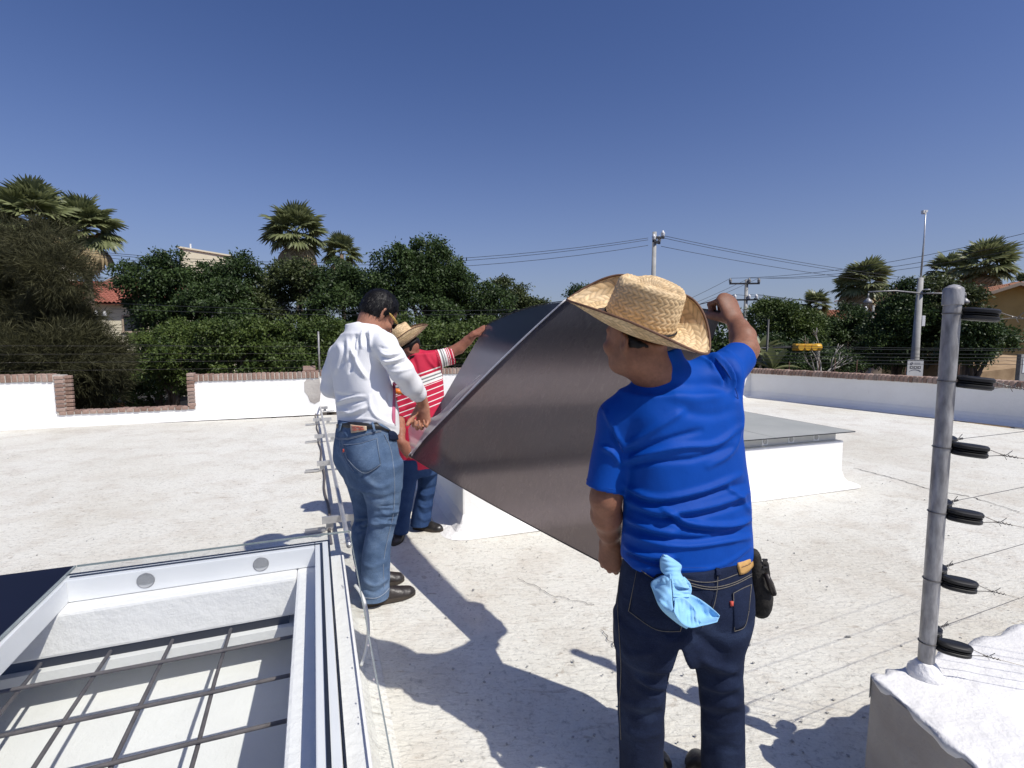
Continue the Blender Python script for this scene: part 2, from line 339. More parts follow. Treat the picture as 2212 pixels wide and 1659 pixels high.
# building body under the roof so that it does not float
bd = MB(); bd.prism([FL + V3(0, 0, -0.05), V3(-9.5, -3, -.05), V3(NR[0], -3, -.05), RWf + V3(.1, .3, -.05)][::-1], (0, 0, -0.03))
# (underside only: the shaft of the skylight passes through it)
# ---------------- parapets: things with brick caps (every brick a part)
def wall_prism(mb, a, b, z0, z1, th, side):
    d = nrm(b - a); n = V3(-d[1], d[0], 0) * side
    mb.box(a + eZ * z0, b - a, n * th, eZ * (z1 - z0))
brick_me = {}
def brick_mesh(key, sx, sy, sz):
    if key in brick_me: return brick_me[key]
    bm = bmesh.new(); bmesh.ops.create_cube(bm, size=1.0)
    for v in bm.verts: v.co = Vector((v.co.x * sx, v.co.y * sy, v.co.z * sz))
    bmesh.ops.bevel(bm, geom=list(bm.edges), offset=0.009, segments=1, affect='EDGES')
    me = bpy.data.meshes.new('brick'); bm.to_mesh(me); bm.free(); me.materials.append(M['brick']); brick_me[key] = me; return me
def put_brick(key, dims, c, d, parent, tilt=0.0):
    o = bpy.data.objects.new('brick', brick_mesh(key, *dims)); C.objects.link(o); o.parent = parent
    o.location = tuple(c); o.rotation_euler = (tilt, random.uniform(-.03, .03), math.atan2(d[1], d[0]) + random.uniform(-.02, .02))
    o.scale = (random.uniform(.93, 1.03), random.uniform(.97, 1.03), random.uniform(.95, 1.05)); return o
def brick_row(a, b, z, parent, pitch=0.078, dims=(0.064, 0.20, 0.125), key='soldier', zoff=0.0, inset=0.07):
    d = nrm(b - a); L_ = np.linalg.norm(b - a); n = max(1, int(round(L_ / pitch))); nrm_ = V3(-d[1], d[0], 0)
    for i in range(n):
        c = a + d * (L_ * (i + .5) / n) + nrm_ * inset + eZ * (z + dims[2] / 2 + random.uniform(-.005, .005))
        put_brick(key, dims, c, d, parent)
# left parapet with a notch
lw = empty('parapet_wall', LW0, label='white parapet with a brick-lined low gap below the dark trees on the left', cat='wall')
def on_lw(u, v): # point on the left parapet's plane at a pixel
    d = ray(u, v); o = V3(0, 0, CAM_H); n = V3(-dLW[1], dLW[0], 0); t = ((LW0 - o) @ n) / (d @ n); return o + d * t
def lwp(s, z): return LW0 + dLW * s + eZ * z
def s_of(u, v): return (on_lw(u, v) - LW0) @ dLW
s1, s2, s3 = s_of(122, 860), s_of(420, 850), s_of(690, 850)
zt = on_lw(60, 825)[2]; zlow = on_lw(270, 884)[2]; zt2 = on_lw(550, 820)[2]
T = 0.20
mb = MB()
def lwbox(sa, sb, z0, z1): wall_prism(mb, lwp(sa, 0), lwp(sb, 0), z0, z1, T, 1)
lwbox(-5, s1, -0.03, zt); lwbox(s1, s2, -0.03, zlow - .045); lwbox(s2, s3, -0.03, zt2)
lwo = empty('x'); bpy.data.objects.remove(lwo)
def local_build(mb, name, m, parent, **k):
    off = np.array(parent.location); mb.v = [tuple(np.array(p) - off) for p in mb.v]; return mb.build(name, m, parent, **k)
# cove where the wall meets the roof
def cove(mb, a, b, r, side):
    d = nrm(b - a); n = V3(-d[1], d[0], 0) * side; pts = [(0.0, r)] + [(r * (1 - math.sin(t)), r * (1 - math.cos(t))) for t in np.linspace(math.pi / 2 * .95, 0.1, 5)][::-1][::-1] + [(r * 1.05, 0.0)]
    prof = [(0.0, r), (r * .12, r * .62), (r * .32, r * .30), (r * .65, r * .10), (r * 1.1, 0.003), (0.0, 0.003)]
    mb.add([a + n * (x + .001) + eZ * z for x, z in prof] + [b + n * (x + .001) + eZ * z for x, z in prof],
           [(i, (i + 1) % 6, 6 + (i + 1) % 6, 6 + i) for i in range(6)] + [(0, 1, 2, 3, 4, 5)[::-1], (6, 7, 8, 9, 10, 11)])
cove(mb, lwp(-5, 0), lwp(s3, 0), 0.16, -1)
local_build(mb, 'wall_body', M['white'], lw, bevel=0.012)
def lw_local(p): return p - LW0
mo = MB()
def cap_mortar(mb, a, b, z, h=0.11, th=0.17):
    d = nrm(b - a); n = V3(-d[1], d[0], 0); mb.box(a + n * 0.0 + eZ * z - n * 0.015, b - a, n * th, eZ * h)
BZ = 0.128
cap_mortar(mo, lwp(-5, 0) , lwp(s1 + .02, 0), zt); cap_mortar(mo, lwp(s2 - .02, 0), lwp(s3, 0), zt2)
cap_mortar(mo, lwp(s1, 0), lwp(s2, 0), zlow - .05, 0.045)
mo.box(lwp(s1, zlow) - V3(-dLW[1], dLW[0], 0) * .012, dLW * .11, V3(-dLW[1], dLW[0], 0) * .2, eZ * (zt - zlow + .10))
mo.box(lwp(s2, zlow) - V3(-dLW[1], dLW[0], 0) * .012, -dLW * .07, V3(-dLW[1], dLW[0], 0) * .2, eZ * (zt2 - zlow + .10))
local_build(mo, 'mortar_bed', M['mortar'], lw)
brick_row(lw_local(lwp(-3.2, 0)), lw_local(lwp(s1 - .02, 0)), zt, lw)
brick_row(lw_local(lwp(s2 + .0, 0)), lw_local(lwp(s3, 0)), zt2, lw)
brick_row(lw_local(lwp(s1 + .02, 0)), lw_local(lwp(s2, 0)), zlow - .05, lw, pitch=0.105, dims=(0.092, 0.24, 0.062), key='flat', inset=0.09)
nW = V3(-dLW[1], dLW[0], 0)
nb = int((zt - zlow + .10) / 0.068)
for i in range(nb):
    z = zlow + .035 + i * 0.068
    put_brick('side', (0.125, 0.20, 0.056), lw_local(lwp(s1 + .052, z)) + nW * .07, dLW, lw)
    put_brick('side2', (0.10, 0.10, 0.056), lw_local(lwp(s1 + .15, z + .004)) + nW * .10, dLW, lw)
    put_brick('side', (0.125, 0.20, 0.056), lw_local(lwp(s2 - .05, z)) + nW * .07, dLW, lw)
# back parapet (set back, a little higher) running behind the workers to the far corner
bw = empty('parapet_wall', LW1, label='sunlit white parapet behind the workers with a short brick pier', cat='wall')
B0 = LW1 + nW * 0.32; dBW = nrm(RWf - B0); LB = np.linalg.norm(RWf - B0); nB = V3(-dBW[1], dBW[0], 0)
zb = aty(965, 804, B0[1] + 1.2)[2]
mb = MB(); 
def bwp(s, z): return B0 + dBW * s + eZ * z
sn0 = 1.92; sn1 = 2.35
for a0, a1, zz in ((-0.05, sn0, zb), (sn0, sn1, zb - .28), (sn1, LB + .2, zb)):
    mb.box(bwp(a0, -.03), dBW * (a1 - a0), nB * .2, eZ * (zz + .03))
cove(mb, bwp(0, 0), bwp(LB, 0), 0.16, -1)
# end return joining the two parapets
mb.box(LW1 + eZ * -.03 - dLW * .2 + nW * .2, dLW * .2, nW * .35, eZ * (zb + .03))
local_build(mb, 'wall_body', M['white'], bw, bevel=0.012)
mo = MB(); 
for a0, a1, zz, hh in ((-.05, sn0, zb, .11), (sn0, sn1, zb - .28, .045), (sn1, LB, zb, .11)): cap_mortar(mo, bwp(a0, 0), bwp(a1, 0), zz, hh)
local_build(mo, 'mortar_bed', M['mortar'], bw)
def bl(p): return p - LW1
brick_row(bl(bwp(-.05, 0)), bl(bwp(sn0, 0)), zb, bw); brick_row(bl(bwp(sn1, 0)), bl(bwp(LB, 0)), zb, bw)
brick_row(bl(bwp(sn0, 0)), bl(bwp(sn1, 0)), zb - .28, bw, pitch=0.105, dims=(0.092, 0.24, 0.062), key='flat', inset=0.09)
for i in range(4):
    put_brick('side', (0.125, 0.20, 0.056), bl(bwp(sn0 - .03, zb - .20 + i * .068)) + nB * .07, dBW, bw)
for i in range(6):   # sloping brick pier cap
    put_brick('flat', (0.092, 0.24, 0.062), bl(LW1 - dLW * (.16 - .0 * i) + nW * (.18 + i * .05) + eZ * (zt2 + .13 + i * .012)), nW, bw)
# right parapet, in shade
rw = empty('parapet_wall', RWf, label='long shaded white parapet on the right topped with dark upright bricks', cat='wall')
nR = V3(-dRW[1], dRW[0], 0)   # points to the outside (right)
if nR[0] < 0: nR = -nR
zr0, zr1 = aty(1622, 806, RWf[1])[2], aty(2212, 840, RWn[1])[2]
LR = np.linalg.norm(NR - RWf); slope = (zr1 - zr0) / np.linalg.norm(RWn - RWf)
mb = MB(); a, b = RWf - dRW * .0, NR
mb.hexa([a + eZ * -.03, b + eZ * -.03, b + nR * .2 + eZ * -.03, a + nR * .2 + eZ * -.03, a + eZ * zr0, b + eZ * (zr0 + slope * LR), b + nR * .2 + eZ * (zr0 + slope * LR), a + nR * .2 + eZ * zr0])
side = 1 if (V3(-dRW[1], dRW[0], 0) @ nR) < 0 else -1
cove(mb, a, b, 0.17, side)
local_build(mb, 'wall_body', M['white'], rw, bevel=0.012)
mo = MB(); mo.hexa([a - nR * .012 + eZ * zr0, b - nR * .012 + eZ * (zr0 + slope * LR), b + nR * .17 + eZ * (zr0 + slope * LR), a + nR * .17 + eZ * zr0,
                    a - nR * .012 + eZ * (zr0 + .10), b - nR * .012 + eZ * (zr0 + slope * LR + .10), b + nR * .17 + eZ * (zr0 + slope * LR + .10), a + nR * .17 + eZ * (zr0 + .10)])
local_build(mo, 'mortar_bed', M['mortar'], rw)
n = int(LR * .62 / 0.078)
for i in range(n):
    s_ = i * 0.078 + .04; put_brick('soldier', (0.064, 0.20, 0.125), dRW * s_ + nR * .065 + eZ * (zr0 + slope * s_ + .0625 + random.uniform(-.005, .005)), dRW, rw)
# small iron stubs standing along the right cap
for k, s_ in enumerate((0.9, 1.6, 1.95, 2.4, 3.3, 4.15, 5.2)):
    p = RWf + dRW * s_ + nR * .15; h = (0.22, .3, .34, .3, .18, .26, .2)[k]
    zz = zr0 + slope * s_
    o = MB().tube([(0, 0, 0), (0.004, 0, h)], 0.008, 6).build('iron_stub', M['rust']); o.location = tuple(p + eZ * (zz + .10))
    tag(o, 'thin rusty iron stub in the right parapet brick cap, %s from the far corner' % ['first', 'second', 'third', 'fourth', 'fifth', 'sixth', 'seventh'][k], 'iron rod', 'rusty stubs on the right parapet')
# ---------------- near skylight (left foreground)
sky1 = empty('skylight', P0, label='open glazed skylight with rebar grid and clear glass in the left foreground', cat='skylight')
def skl(b, a, z): return eB * b + eA * a + eZ * z
cb0, cb1 = -2.75, -0.03; ca0, ca1 = -2.6, -0.02; ZC = 0.385
mb = MB(); wI = 0.22
def kbox(mb, b0, b1, a0, a1, z0, z1): mb.box(skl(b0, a0, z0), eB * (b1 - b0), eA * (a1 - a0), eZ * (z1 - z0))
kbox(mb, cb1 - wI, cb1, ca0, ca1, -.45, ZC); kbox(mb, cb0, cb1 - wI, ca1 - .2, ca1, .205, ZC)
kbox(mb, cb0, cb0 + wI, ca0, ca1 - .2, -.45, ZC); kbox(mb, cb0 + wI, cb1 - wI, ca0, ca0 + .2, -.45, ZC)
M['curb'] = mat_wall('smooth_white_coating', (0.80, 0.79, 0.77), (0.84, 0.83, 0.81), amt=0.25, lump=0.35)
curb = mb.build('curb', M['curb'], sky1, bevel=0.012)
mb = MB()   # sloping fillet at the foot of the curb
for (x0, y0, x1, y1) in ((cb1, ca1, cb1, ca0), (cb0, ca1, cb1, ca1)):
    a_, b_ = skl(x0, y0, 0), skl(x1, y1, 0)
    if x0 == x1: nn_ = eB
    else: nn_ = eA
    prof = [(0, .16), (.02, .08), (.06, .025), (.13, .002), (0, .002)]
    mb.add([a_ + nn_ * x + eZ * z for x, z in prof] + [b_ + nn_ * x + eZ * z for x, z in prof], [(i, (i + 1) % 5, 5 + (i + 1) % 5, 5 + i) for i in range(5)] + [(4, 3, 2, 1, 0), (5, 6, 7, 8, 9)])
mb.build('fillet', M['floor'], sky1)
# recessed slab lip and the shaft below
mb = MB(); kbox(mb, cb0, cb1 - .26, ca1 - .19, ca1 - .03, .165, .205)
mb.build('slab_recess_shade', M['dark_metal'], sky1)  # dark strip standing in for the shadow in the recess under the curb
mb = MB(); kbox(mb, cb0, cb1 - wI - .02, ca1 - .225, ca1 - .02, .125, .165)
def zsl(a_): return .005 + .20 * a_
q_ = [(cb0, ca0 - .2), (cb1 - .05, ca0 - .2), (cb1 - .05, ca1 + .6), (cb0, ca1 + .6)]
M['shaft'] = mat_wall('dusty_white_lining', (0.69, 0.69, 0.67), (0.75, 0.75, 0.73), amt=.3, lump=.2)
mb.hexa([skl(b_, a_, zsl(a_) - .05) for b_, a_ in q_] + [skl(b_, a_, zsl(a_)) for b_, a_ in q_])
mb.build('shaft', M['shaft'], sky1)
mb = MB(); kbox(mb, cb1 - wI - .012, cb1 - wI - .003, ca0 + .2, ca1 - .2, .16, .205); mb.build('slab_recess_shade', M['dark_metal'], sky1)  # same painted shadow line along the right inner wall
# rebar grid, each bar a part
for i, bb in enumerate((-0.53, -0.752, -0.972, -1.197, -1.42, -1.65)):
    w_ = [skl(bb + random.uniform(-.004, .004), a_, .203 + random.uniform(-.002, .002)) for a_ in np.linspace(ca1 - .225, ca0 + .2, 7)]
    MB().tube(w_, 0.0074, 7).build('rebar', M['rebar'], sky1, smooth=True)
for i, aa in enumerate((-0.432, -0.700, -0.952, -1.20, -1.45, -1.7, -1.95)):
    w_ = [skl(b_, aa + random.uniform(-.004, .004) , .219 + random.uniform(-.002, .002)) for b_ in np.linspace(cb0 + wI, cb1 - wI - .005, 9)]
    MB().tube(w_, 0.0074, 7).build('rebar', M['rebar'], sky1, smooth=True)
# steel frame under the glass
ZF0, ZF1 = 0.388, 0.484
fr = MB(); 
def frame_bar(mb, b0, b1, a0, a1): kbox(mb, b0, b1, a0, a1, ZF0, ZF1)
frame_bar(fr, -.167, -.107, -2.5, -.07); frame_bar(fr, -1.20, -.169, -.130, -.0705); frame_bar(fr, -1.20, -1.14, -2.5, -.132); frame_bar(fr, -2.62, -1.202, -.130, -.0705)
fro = fr.build('steel_frame', M['frame'], sky1, bevel=0.004)
mb = MB(); kbox(mb, -.104, -.098, -2.5, -.062, .40, .486); kbox(mb, -2.62, -.104, -.066, -.058, .40, .486); kbox(mb, -.143, -.132, -2.49, -.092, .4845, .4885); kbox(mb, -1.14, -.143, -.104, -.093, .4845, .4885)
mb.build('rubber_gasket', M['gasket'], fro)
M['vsl'] = pm('vent_sleeve_grey', (0.50, 0.50, 0.50), rough=.5); M['vmesh'] = pm('vent_mesh_grey', (0.16, 0.16, 0.16), (0.40, 0.40, 0.39), 420, 0.5)
# ventilation holes with wire mesh in the far bar of the frame
for bb in (-0.863, -0.406, -1.7):
    vh = MB(); c0 = skl(bb, -.1305, .437)
    ring = [c0 + eB * (.032 * math.cos(t)) + eZ * (.032 * math.sin(t)) for t in np.linspace(0, 2 * math.pi, 25)]
    vh.tube(ring, .0028, 6, cap=False); v_ = vh.build('vent_hole', M['galv'], fro, smooth=True)
    dk = MB(); dk.prism([c0 - eA * .0008 + eB * (.031 * math.cos(t)) + eZ * (.031 * math.sin(t)) for t in np.linspace(0, 2 * math.pi, 24, endpoint=False)], -eA * .0008); dk.build('vent_sleeve', M['vsl'], fro)
    up_ = [(.030 * math.cos(t), .030 * math.sin(t)) for t in np.linspace(-.25, math.pi + .25, 18)]; lo_ = [(.030 * math.cos(t) * .97, -.0075 - .010 * math.sin(t) ** 1) for t in np.linspace(math.pi, 0, 12)]
    dk = MB(); dk.prism([c0 - eA * .0026 + eB * x + eZ * z for x, z in up_ + lo_], -eA * .0006); dk.build('vent_mesh', M['vmesh'], fro)
# panes
def pane(b0, b1, a0, a1, m, name, z=.4895, th=.008):
    mb = MB(); kbox(mb, b0, b1, a0, a1, z, z + th); o = mb.build(name, m, sky1); return o
pane(-1.150, 0, -2.45, 0, M['glass'], 'glass_pane')
tp = pane(-2.72, -1.160, -2.45, 0, M['tinted'], 'tinted_pane'); tp['label'] = 'dark navy tinted pane beside the clear glass'
mb = MB(); kbox(mb, .0005, .004, -2.45, 0, .489, .498); kbox(mb, -1.15, 0, .0005, .003, .489, .498); kbox(mb, -1.1585, -1.152, -2.45, 0, .4893, .4985)
mb.build('glass_edge', M['glass_edge'], sky1)
# white drip marks on the overhanging glass
mb = MB(); rr = random.Random(3)
for i in range(9):
    a_ = -rr.uniform(.02, 1.5); b_ = -rr.uniform(.004, .010); s_ = rr.uniform(.002, .004)
    c_ = skl(b_, a_, .4988); mb.prism([c_ + eB * (s_ * .8 * math.cos(t)) + eA * (s_ * rr.uniform(1, 1.8) * math.sin(t)) for t in np.linspace(0, 2 * math.pi, 9, endpoint=False)], eZ * .0007)
tag(mb.build('drip_marks', M['peel'], sky1), kind='stuff')
# pale plastic hose loop against the curb under the glass edge
h_ = [skl(.004 + .045 * math.sin(t), -.30 - .24 * t / 3.1, .34 - .08 * t + .02 * math.sin(2 * t)) for t in np.linspace(0, 3.1, 20)]
tag(MB().tube([P0 + q for q in h_], .0075, 8).build('plastic_hose', pm('clear_hose', (0.55, 0.56, 0.55), rough=0.3), None, smooth=True), 'short pale plastic hose hanging over the curb under the glass edge', 'hose')
# ---------------- far skylight (behind the sheet and the man in blue)
S0, S1 = atz(1000, 1150), atz(1817, 1046); dS = nrm(S1 - S0); nS = V3(-dS[1], dS[0], 0); LS = np.linalg.norm(S1 - S0)
sky2 = empty('skylight', S0, label='long white boxed skylight with vented glass lid behind the dark sheet', cat='skylight')
mb = MB(); mb.box(V3(0, 0, -.02), dS * LS, nS * 2.6, eZ * .475); mb.build('curb', M['white'], sky2, bevel=0.015)
mb = MB()
prof = [(0, .14), (.025, .07), (.07, .025), (.17, .003), (0, .003)]
for a_, b_, n_ in ((V3(-.0, 0, 0), dS * LS, -nS), (dS * LS, dS * LS + nS * 2.6, dS), (nS * 2.6, V3(0, 0, 0), -dS)):
    mb.add([a_ + n_ * x + eZ * z for x, z in prof] + [b_ + n_ * x + eZ * z for x, z in prof], [(i, (i + 1) % 5, 5 + (i + 1) % 5, 5 + i) for i in range(5)] + [(4, 3, 2, 1, 0), (5, 6, 7, 8, 9)])
for n1, n2, o_ in ((-nS, dS, dS * LS), (-nS, -dS, V3(0, 0, 0))):     # corner fans
    ring = [[o_ + (n1 * math.cos(t) + n2 * math.sin(t)) * x + eZ * z for x, z in prof[:4]] for t in np.linspace(0, math.pi / 2, 5)]
    for i in range(4):
        for j in range(3): mb.add([ring[i][j], ring[i + 1][j], ring[i + 1][j + 1], ring[i][j + 1]], [(0, 1, 2, 3)])
mb.build('fillet', M['white_rough'], sky2)
fr2 = MB(); fr2.box(dS * .05 + nS * .05 + eZ * .456, dS * (LS - .10), nS * 2.5, eZ * .092)
fro = fr2.build('steel_frame', pm('grey_lid_frame', (0.52, 0.52, 0.50), (0.57, 0.57, 0.55), 4, 0.4), sky2, bevel=0.004)
for i in range(6):
    x = LS - .32 - i * .33
    if x < .2: break
    mb = MB(); mb.box(dS * (x - .038) + nS * .0465 + eZ * .466, dS * .076, nS * .003, eZ * .07); v_ = mb.build('vent_plate', M['frame'], fro)
    mb = MB(); c0 = dS * x + nS * .0452 + eZ * .502
    mb.prism([c0 + dS * (.026 * math.cos(t)) + eZ * (.026 * math.sin(t)) for t in np.linspace(0, 2 * math.pi, 20, endpoint=False)], -nS * .002); mb.build('vent_mesh', pm('vent_mesh_pale', (0.30, 0.30, 0.29), (0.5, 0.5, 0.49), 300, 0.6), fro)
M['lid_glass'] = pm('dusty_lid_glass', (0.37, 0.375, 0.33), (0.44, 0.44, 0.39), 3, 0.35, spec=0.3)
n_p = 4; w_ = (LS + .12) / n_p
for i in range(n_p):
    mb = MB(); mb.box(dS * (-.06 + i * w_ + .004) - nS * .07 + eZ * .552, dS * (w_ - .008), nS * 2.74, eZ * .008); mb.build('glass_pane', M['lid_glass'], sky2)
mb = MB(); mb.box(dS * -.06 - nS * .0735 + eZ * .5515, dS * (LS + .12), nS * .003, eZ * .009); mb.box(dS * (LS + .0605) - nS * .07 + eZ * .5515, dS * .003, nS * 2.74, eZ * .009); mb.build('glass_edge', M['gasket'], sky2)
# ---------------- conduit on strut trestles
CA, CB_ = atz(748, 1150, .135), atz(690, 872, .135); dC = nrm(CB_ - CA); nC = V3(-dC[1], dC[0], 0); LC = np.linalg.norm(CB_ - CA)
cpts = [CA - dC * .25 + dC * t + eZ * (.006 * math.sin(t * 2.1)) for t in np.linspace(0, LC + .25, 22)]
tag(MB().tube(cpts, .017, 10).build('conduit_pipe', M['alu'], None, smooth=True), 'long grey conduit pipe lying on low metal trestles to the left parapet', 'pipe')
first = None
trest = [s_ for s_ in ((atz(u, v, .135) - CA) @ dC for u, v in ((738, 1106), (719, 990), (710, 934), (702, 900), (695, 876)))]
for k, s_ in enumerate(trest):
    p = CA + dC * s_; p[2] = 0
    if first is None:
        first = empty('strut_trestle', p, 0)
        W = .12; H_ = .115; t_ = .004; q = .054
        def chan(mb, o, ax, L_, up, sd_):        # C channel: web and two lips
            ax, up, sd_ = nrm(ax), nrm(up), nrm(sd_)
            mb.box(o, ax * L_, sd_ * q, up * t_); mb.box(o + up * t_, ax * L_, sd_ * t_, up * .019); mb.box(o + up * t_ + sd_ * (q - t_), ax * L_, sd_ * t_, up * .019)
        mb = MB(); chan(mb, nC * (-W - .03) + eZ * (H_ - .05) - dC * .03, nC, 2 * W + .06, dC, eZ); mb.build('crossbar', M['alu'], first)
        for sg in (-1, 1):
            mb = MB(); chan(mb, nC * (sg * W) + eZ * .003 - dC * .004, eZ, H_ - .002, dC, nC * -sg); mb.build('leg', M['alu'], first)
            mb = MB(); chan(mb, nC * (sg * (W + .005)) + eZ * .003 - dC * q / 2, nC * sg, .15, eZ, dC); mb.build('foot', M['alu'], first)
        t = first
    else:
        t = dup(first, loc=p)
        for ch in list(first.children): dup(ch, parent=t)
    tag(t, ['metal strut trestle under the conduit nearest the glass corner', 'second metal strut trestle under the conduit from the glass corner', 'third metal strut trestle under the conduit from the glass corner', 'fourth metal strut trestle under the conduit, second from the parapet', 'tall looking metal strut trestle under the conduit nearest the left parapet'][k], 'trestle', 'strut trestles under the conduit')
# cable run on the roof beside the trestles
cp = [CA + dC * t + nC * (.09 + .01 * math.sin(t * 5)) + eZ * (.012 - CA[2]) for t in np.linspace(.15, LC - .2, 40)]
tag(MB().tube(cp, .011, 7).build('roof_cable', M['rebar'], None, smooth=True), 'grey cable lying on the roof beneath the trestles', 'cable')
# ---------------- raised platform at the lower right that carries the fence post
PH = 0.40; PC = atz(1888, 1462, PH); PC[2] = 0
plat = empty('roof_platform', PC, label='raised rough white platform with bare cement side at the lower right', cat='platform')
mb = MB(); dW = nrm(V3(0.05, -1, 0)); LW_ = 2.2
def wavy_face():
    # near side: bare cement, ragged top edge
    n = 60; pts_t, pts_b = [], []
    for i in range(n + 1):
        s_ = LW_ * i / n; j = 0.010 * math.sin(s_ * 23) + .008 * math.sin(s_ * 51 + 1) + .006 * random.uniform(-1, 1)
        pts_t.append(dW * s_ + eZ * (PH - .008 + j * .4) - V3(1, 0, 0) * (.004 + j * .5)); pts_b.append(dW * s_ - V3(.012 + .006 * math.sin(s_ * 17), 0, 0))
    mb = MB()
    for i in range(n): mb.add([pts_t[i], pts_t[i + 1], pts_b[i + 1], pts_b[i]], [(0, 1, 2, 3)])
    return mb
wf = wavy_face(); wf.build('cement_face', M['cement'], plat, smooth=True)
mb = MB(); far = eB * 3.2
i_ = eB * .03 - eA * .03; mb.prism([i_ + eZ * -.02, i_ + dW * LW_ + eZ * -.02, dW * LW_ + far + eZ * -.02, far - eA * .03 + eZ * -.02], eZ * (PH - .03)); mb.build('platform_body', M['white'], plat)
def lumpy_top():
    nx, ny = 70, 110; vs_ = []; 
    for j in range(ny):
        for i in range(nx):
            x = i / (nx - 1); y = j / (ny - 1); p = dW * (y * LW_) + far * (x ** 1.6)
            h = .0035 * np.sin(p[0] * 41 + p[1] * 17) * np.sin(p[1] * 37) + .003 * np.sin(p[0] * 83 + 1) * np.sin(p[1] * 71 + p[0] * 20)
            edge = math.exp(-(min(np.linalg.norm(far) * x ** 1.6, y * LW_) / .10) ** 2)
            d_in = np.linalg.norm(far) * x ** 1.6
            step = -.022 * min(1, max(0, (min(d_in - .30, y * LW_ - .24)) / .012))
            vs_.append(p + eZ * (PH + .002 + h * (.12 + .9 * edge) + .003 * edge + step) - V3(1, 0, 0) * (.012 + .012 * math.sin(y * 90) * math.sin(y * 37) if i == 0 else 0) + eA * ((.010 * math.sin(x * 80)) if j == 0 else 0))
    base = len(vs_)
    fs_ = [(j * nx + i, j * nx + i + 1, (j + 1) * nx + i + 1, (j + 1) * nx + i) for j in range(ny - 1) for i in range(nx - 1)]
    for j in range(ny): vs_.append(vs_[j * nx] - eZ * .03 + V3(.012, 0, 0))
    fs_ += [(j * nx, (j + 1) * nx, base + j + 1, base + j) for j in range(ny - 1)]
    b2 = len(vs_)
    for i in range(nx): vs_.append(vs_[i] - eZ * .08)
    fs_ += [(i, b2 + i, b2 + i + 1, i + 1) for i in range(nx - 1)]
    return vs_, fs_
vs_, fs_ = lumpy_top(); link('white_top', mesh_np('white_top', vs_, fs_), mat_wall('brushed_white_coating', (0.74, 0.73, 0.70), (0.82, 0.81, 0.785), amt=0.6, lump=0.5), plat)
# ---------------- fence post with black insulators
PB = atz(1998, 1460, PH + .0); PT = aty(2055, 620, PB[1]); PHt = PT[2] - PH
lean = (PT - PB) / PHt; lean[2] = 1.0; lean = V3(lean[0] * .25, 0.0, 1.0); lean = nrm(lean)
post = empty('fence_post', PB, label='galvanised steel fence post with black insulators standing on the platform corner', cat='fence post')
PR = .0226
mb = MB(); mb.lathe([(PR, -.02), (PR, PHt - .02)], n=28, ax=lean); mb.build('pole', M['galv'], post, autosmooth=40)
mb = MB(); zc = PHt - .055; mb.lathe([(PR + .0004, zc), (PR + .004, zc + .001), (PR + .004, zc + .045), (PR + .001, zc + .052), (PR * .55, zc + .060), (.002, zc + .063)], n=28, ax=lean); mb.build('pole_cap', M['galv'], post, autosmooth=30)
mb = MB(); mb.lathe([(PR + .035, -.01), (PR + .022, .02), (PR + .008, .045), (PR + .001, .052)], n=20, ax=lean); mb.build('coating_collar', M['white_rough'], post, smooth=True)
# insulators: a flat grooved black body strapped to the post, in pairs on the lower four
def insulator(name, parent, at_p, d_out, L_, flat=.030, thick=.017):
    """grooved plastic strain insulator: flat oval with a rim groove"""
    t = nrm(d_out); w = nrm(np.cross(t, eZ)); nz = np.cross(w, t)
    mb = MB(); n = 28
    for (sc_, z0, z1) in ((1.0, -thick, -thick * .09), (.965, -thick * .09, thick * .09), (1.0, thick * .09, thick)):
        ring0, ring1, ring2, ring3 = [], [], [], []
        for k in range(n):
            a = 2 * math.pi * k / n; ca_, sa_ = math.cos(a), math.sin(a)
            x = math.copysign(abs(ca_) ** .75, ca_) * L_ / 2; y = math.copysign(abs(sa_) ** 1.1, sa_) * flat
            o_ = at_p + t * (L_ / 2 + x * sc_) + w * (y * sc_)
            oi_ = at_p + t * (L_ / 2 + x * sc_ * .90) + w * (y * sc_ * .72)
            ring0.append(oi_ + nz * z0); ring1.append(o_ + nz * (z0 * .72 + z1 * .28)); ring2.append(o_ + nz * (z0 * .28 + z1 * .72)); ring3.append(oi_ + nz * z1)
        vs_ = ring0 + ring1 + ring2 + ring3
        fs_ = [(q * n + k, q * n + (k + 1) % n, (q + 1) * n + (k + 1) % n, (q + 1) * n + k) for q in range(3) for k in range(n)] + [tuple(range(n - 1, -1, -1)), tuple(range(3 * n, 4 * n))]
        mb.add(vs_, fs_)
    o = mb.build(name, M['black'], parent, autosmooth=35)
    return o, at_p + t * L_
ins_v = [677, 822, 965, 1105, 1250, 1386]; tips = []
for i, v_ in enumerate(ins_v):
    h = aty(2050, v_, PB[1])[2] - PH; cpt = lean * h
    hh_ = [cpt + (V3(math.cos(a), math.sin(a), 0) * (PR + .0015)) for a in np.linspace(0, 2 * math.pi, 25)]
    MB().tube(hh_, .0018, 5, cap=False).build('wire_tie', M['wire'], post)
    d1 = nrm(V3(.94, -.30, -.10)); st = cpt + V3(PR * .75, -PR * .62, 0)
    o, tip = insulator('insulator', post, st, d1, .096, .026, .019); tips.append(('near', i, tip))
    if i >= 2:
        d2 = nrm(V3(.80, .60, .04)); st2 = cpt + V3(PR * .7, PR * .6, .006)
        o2, tip2 = insulator('insulator', post, st2, d2, .075, .024, .017); tips.append(('far', i, tip2))
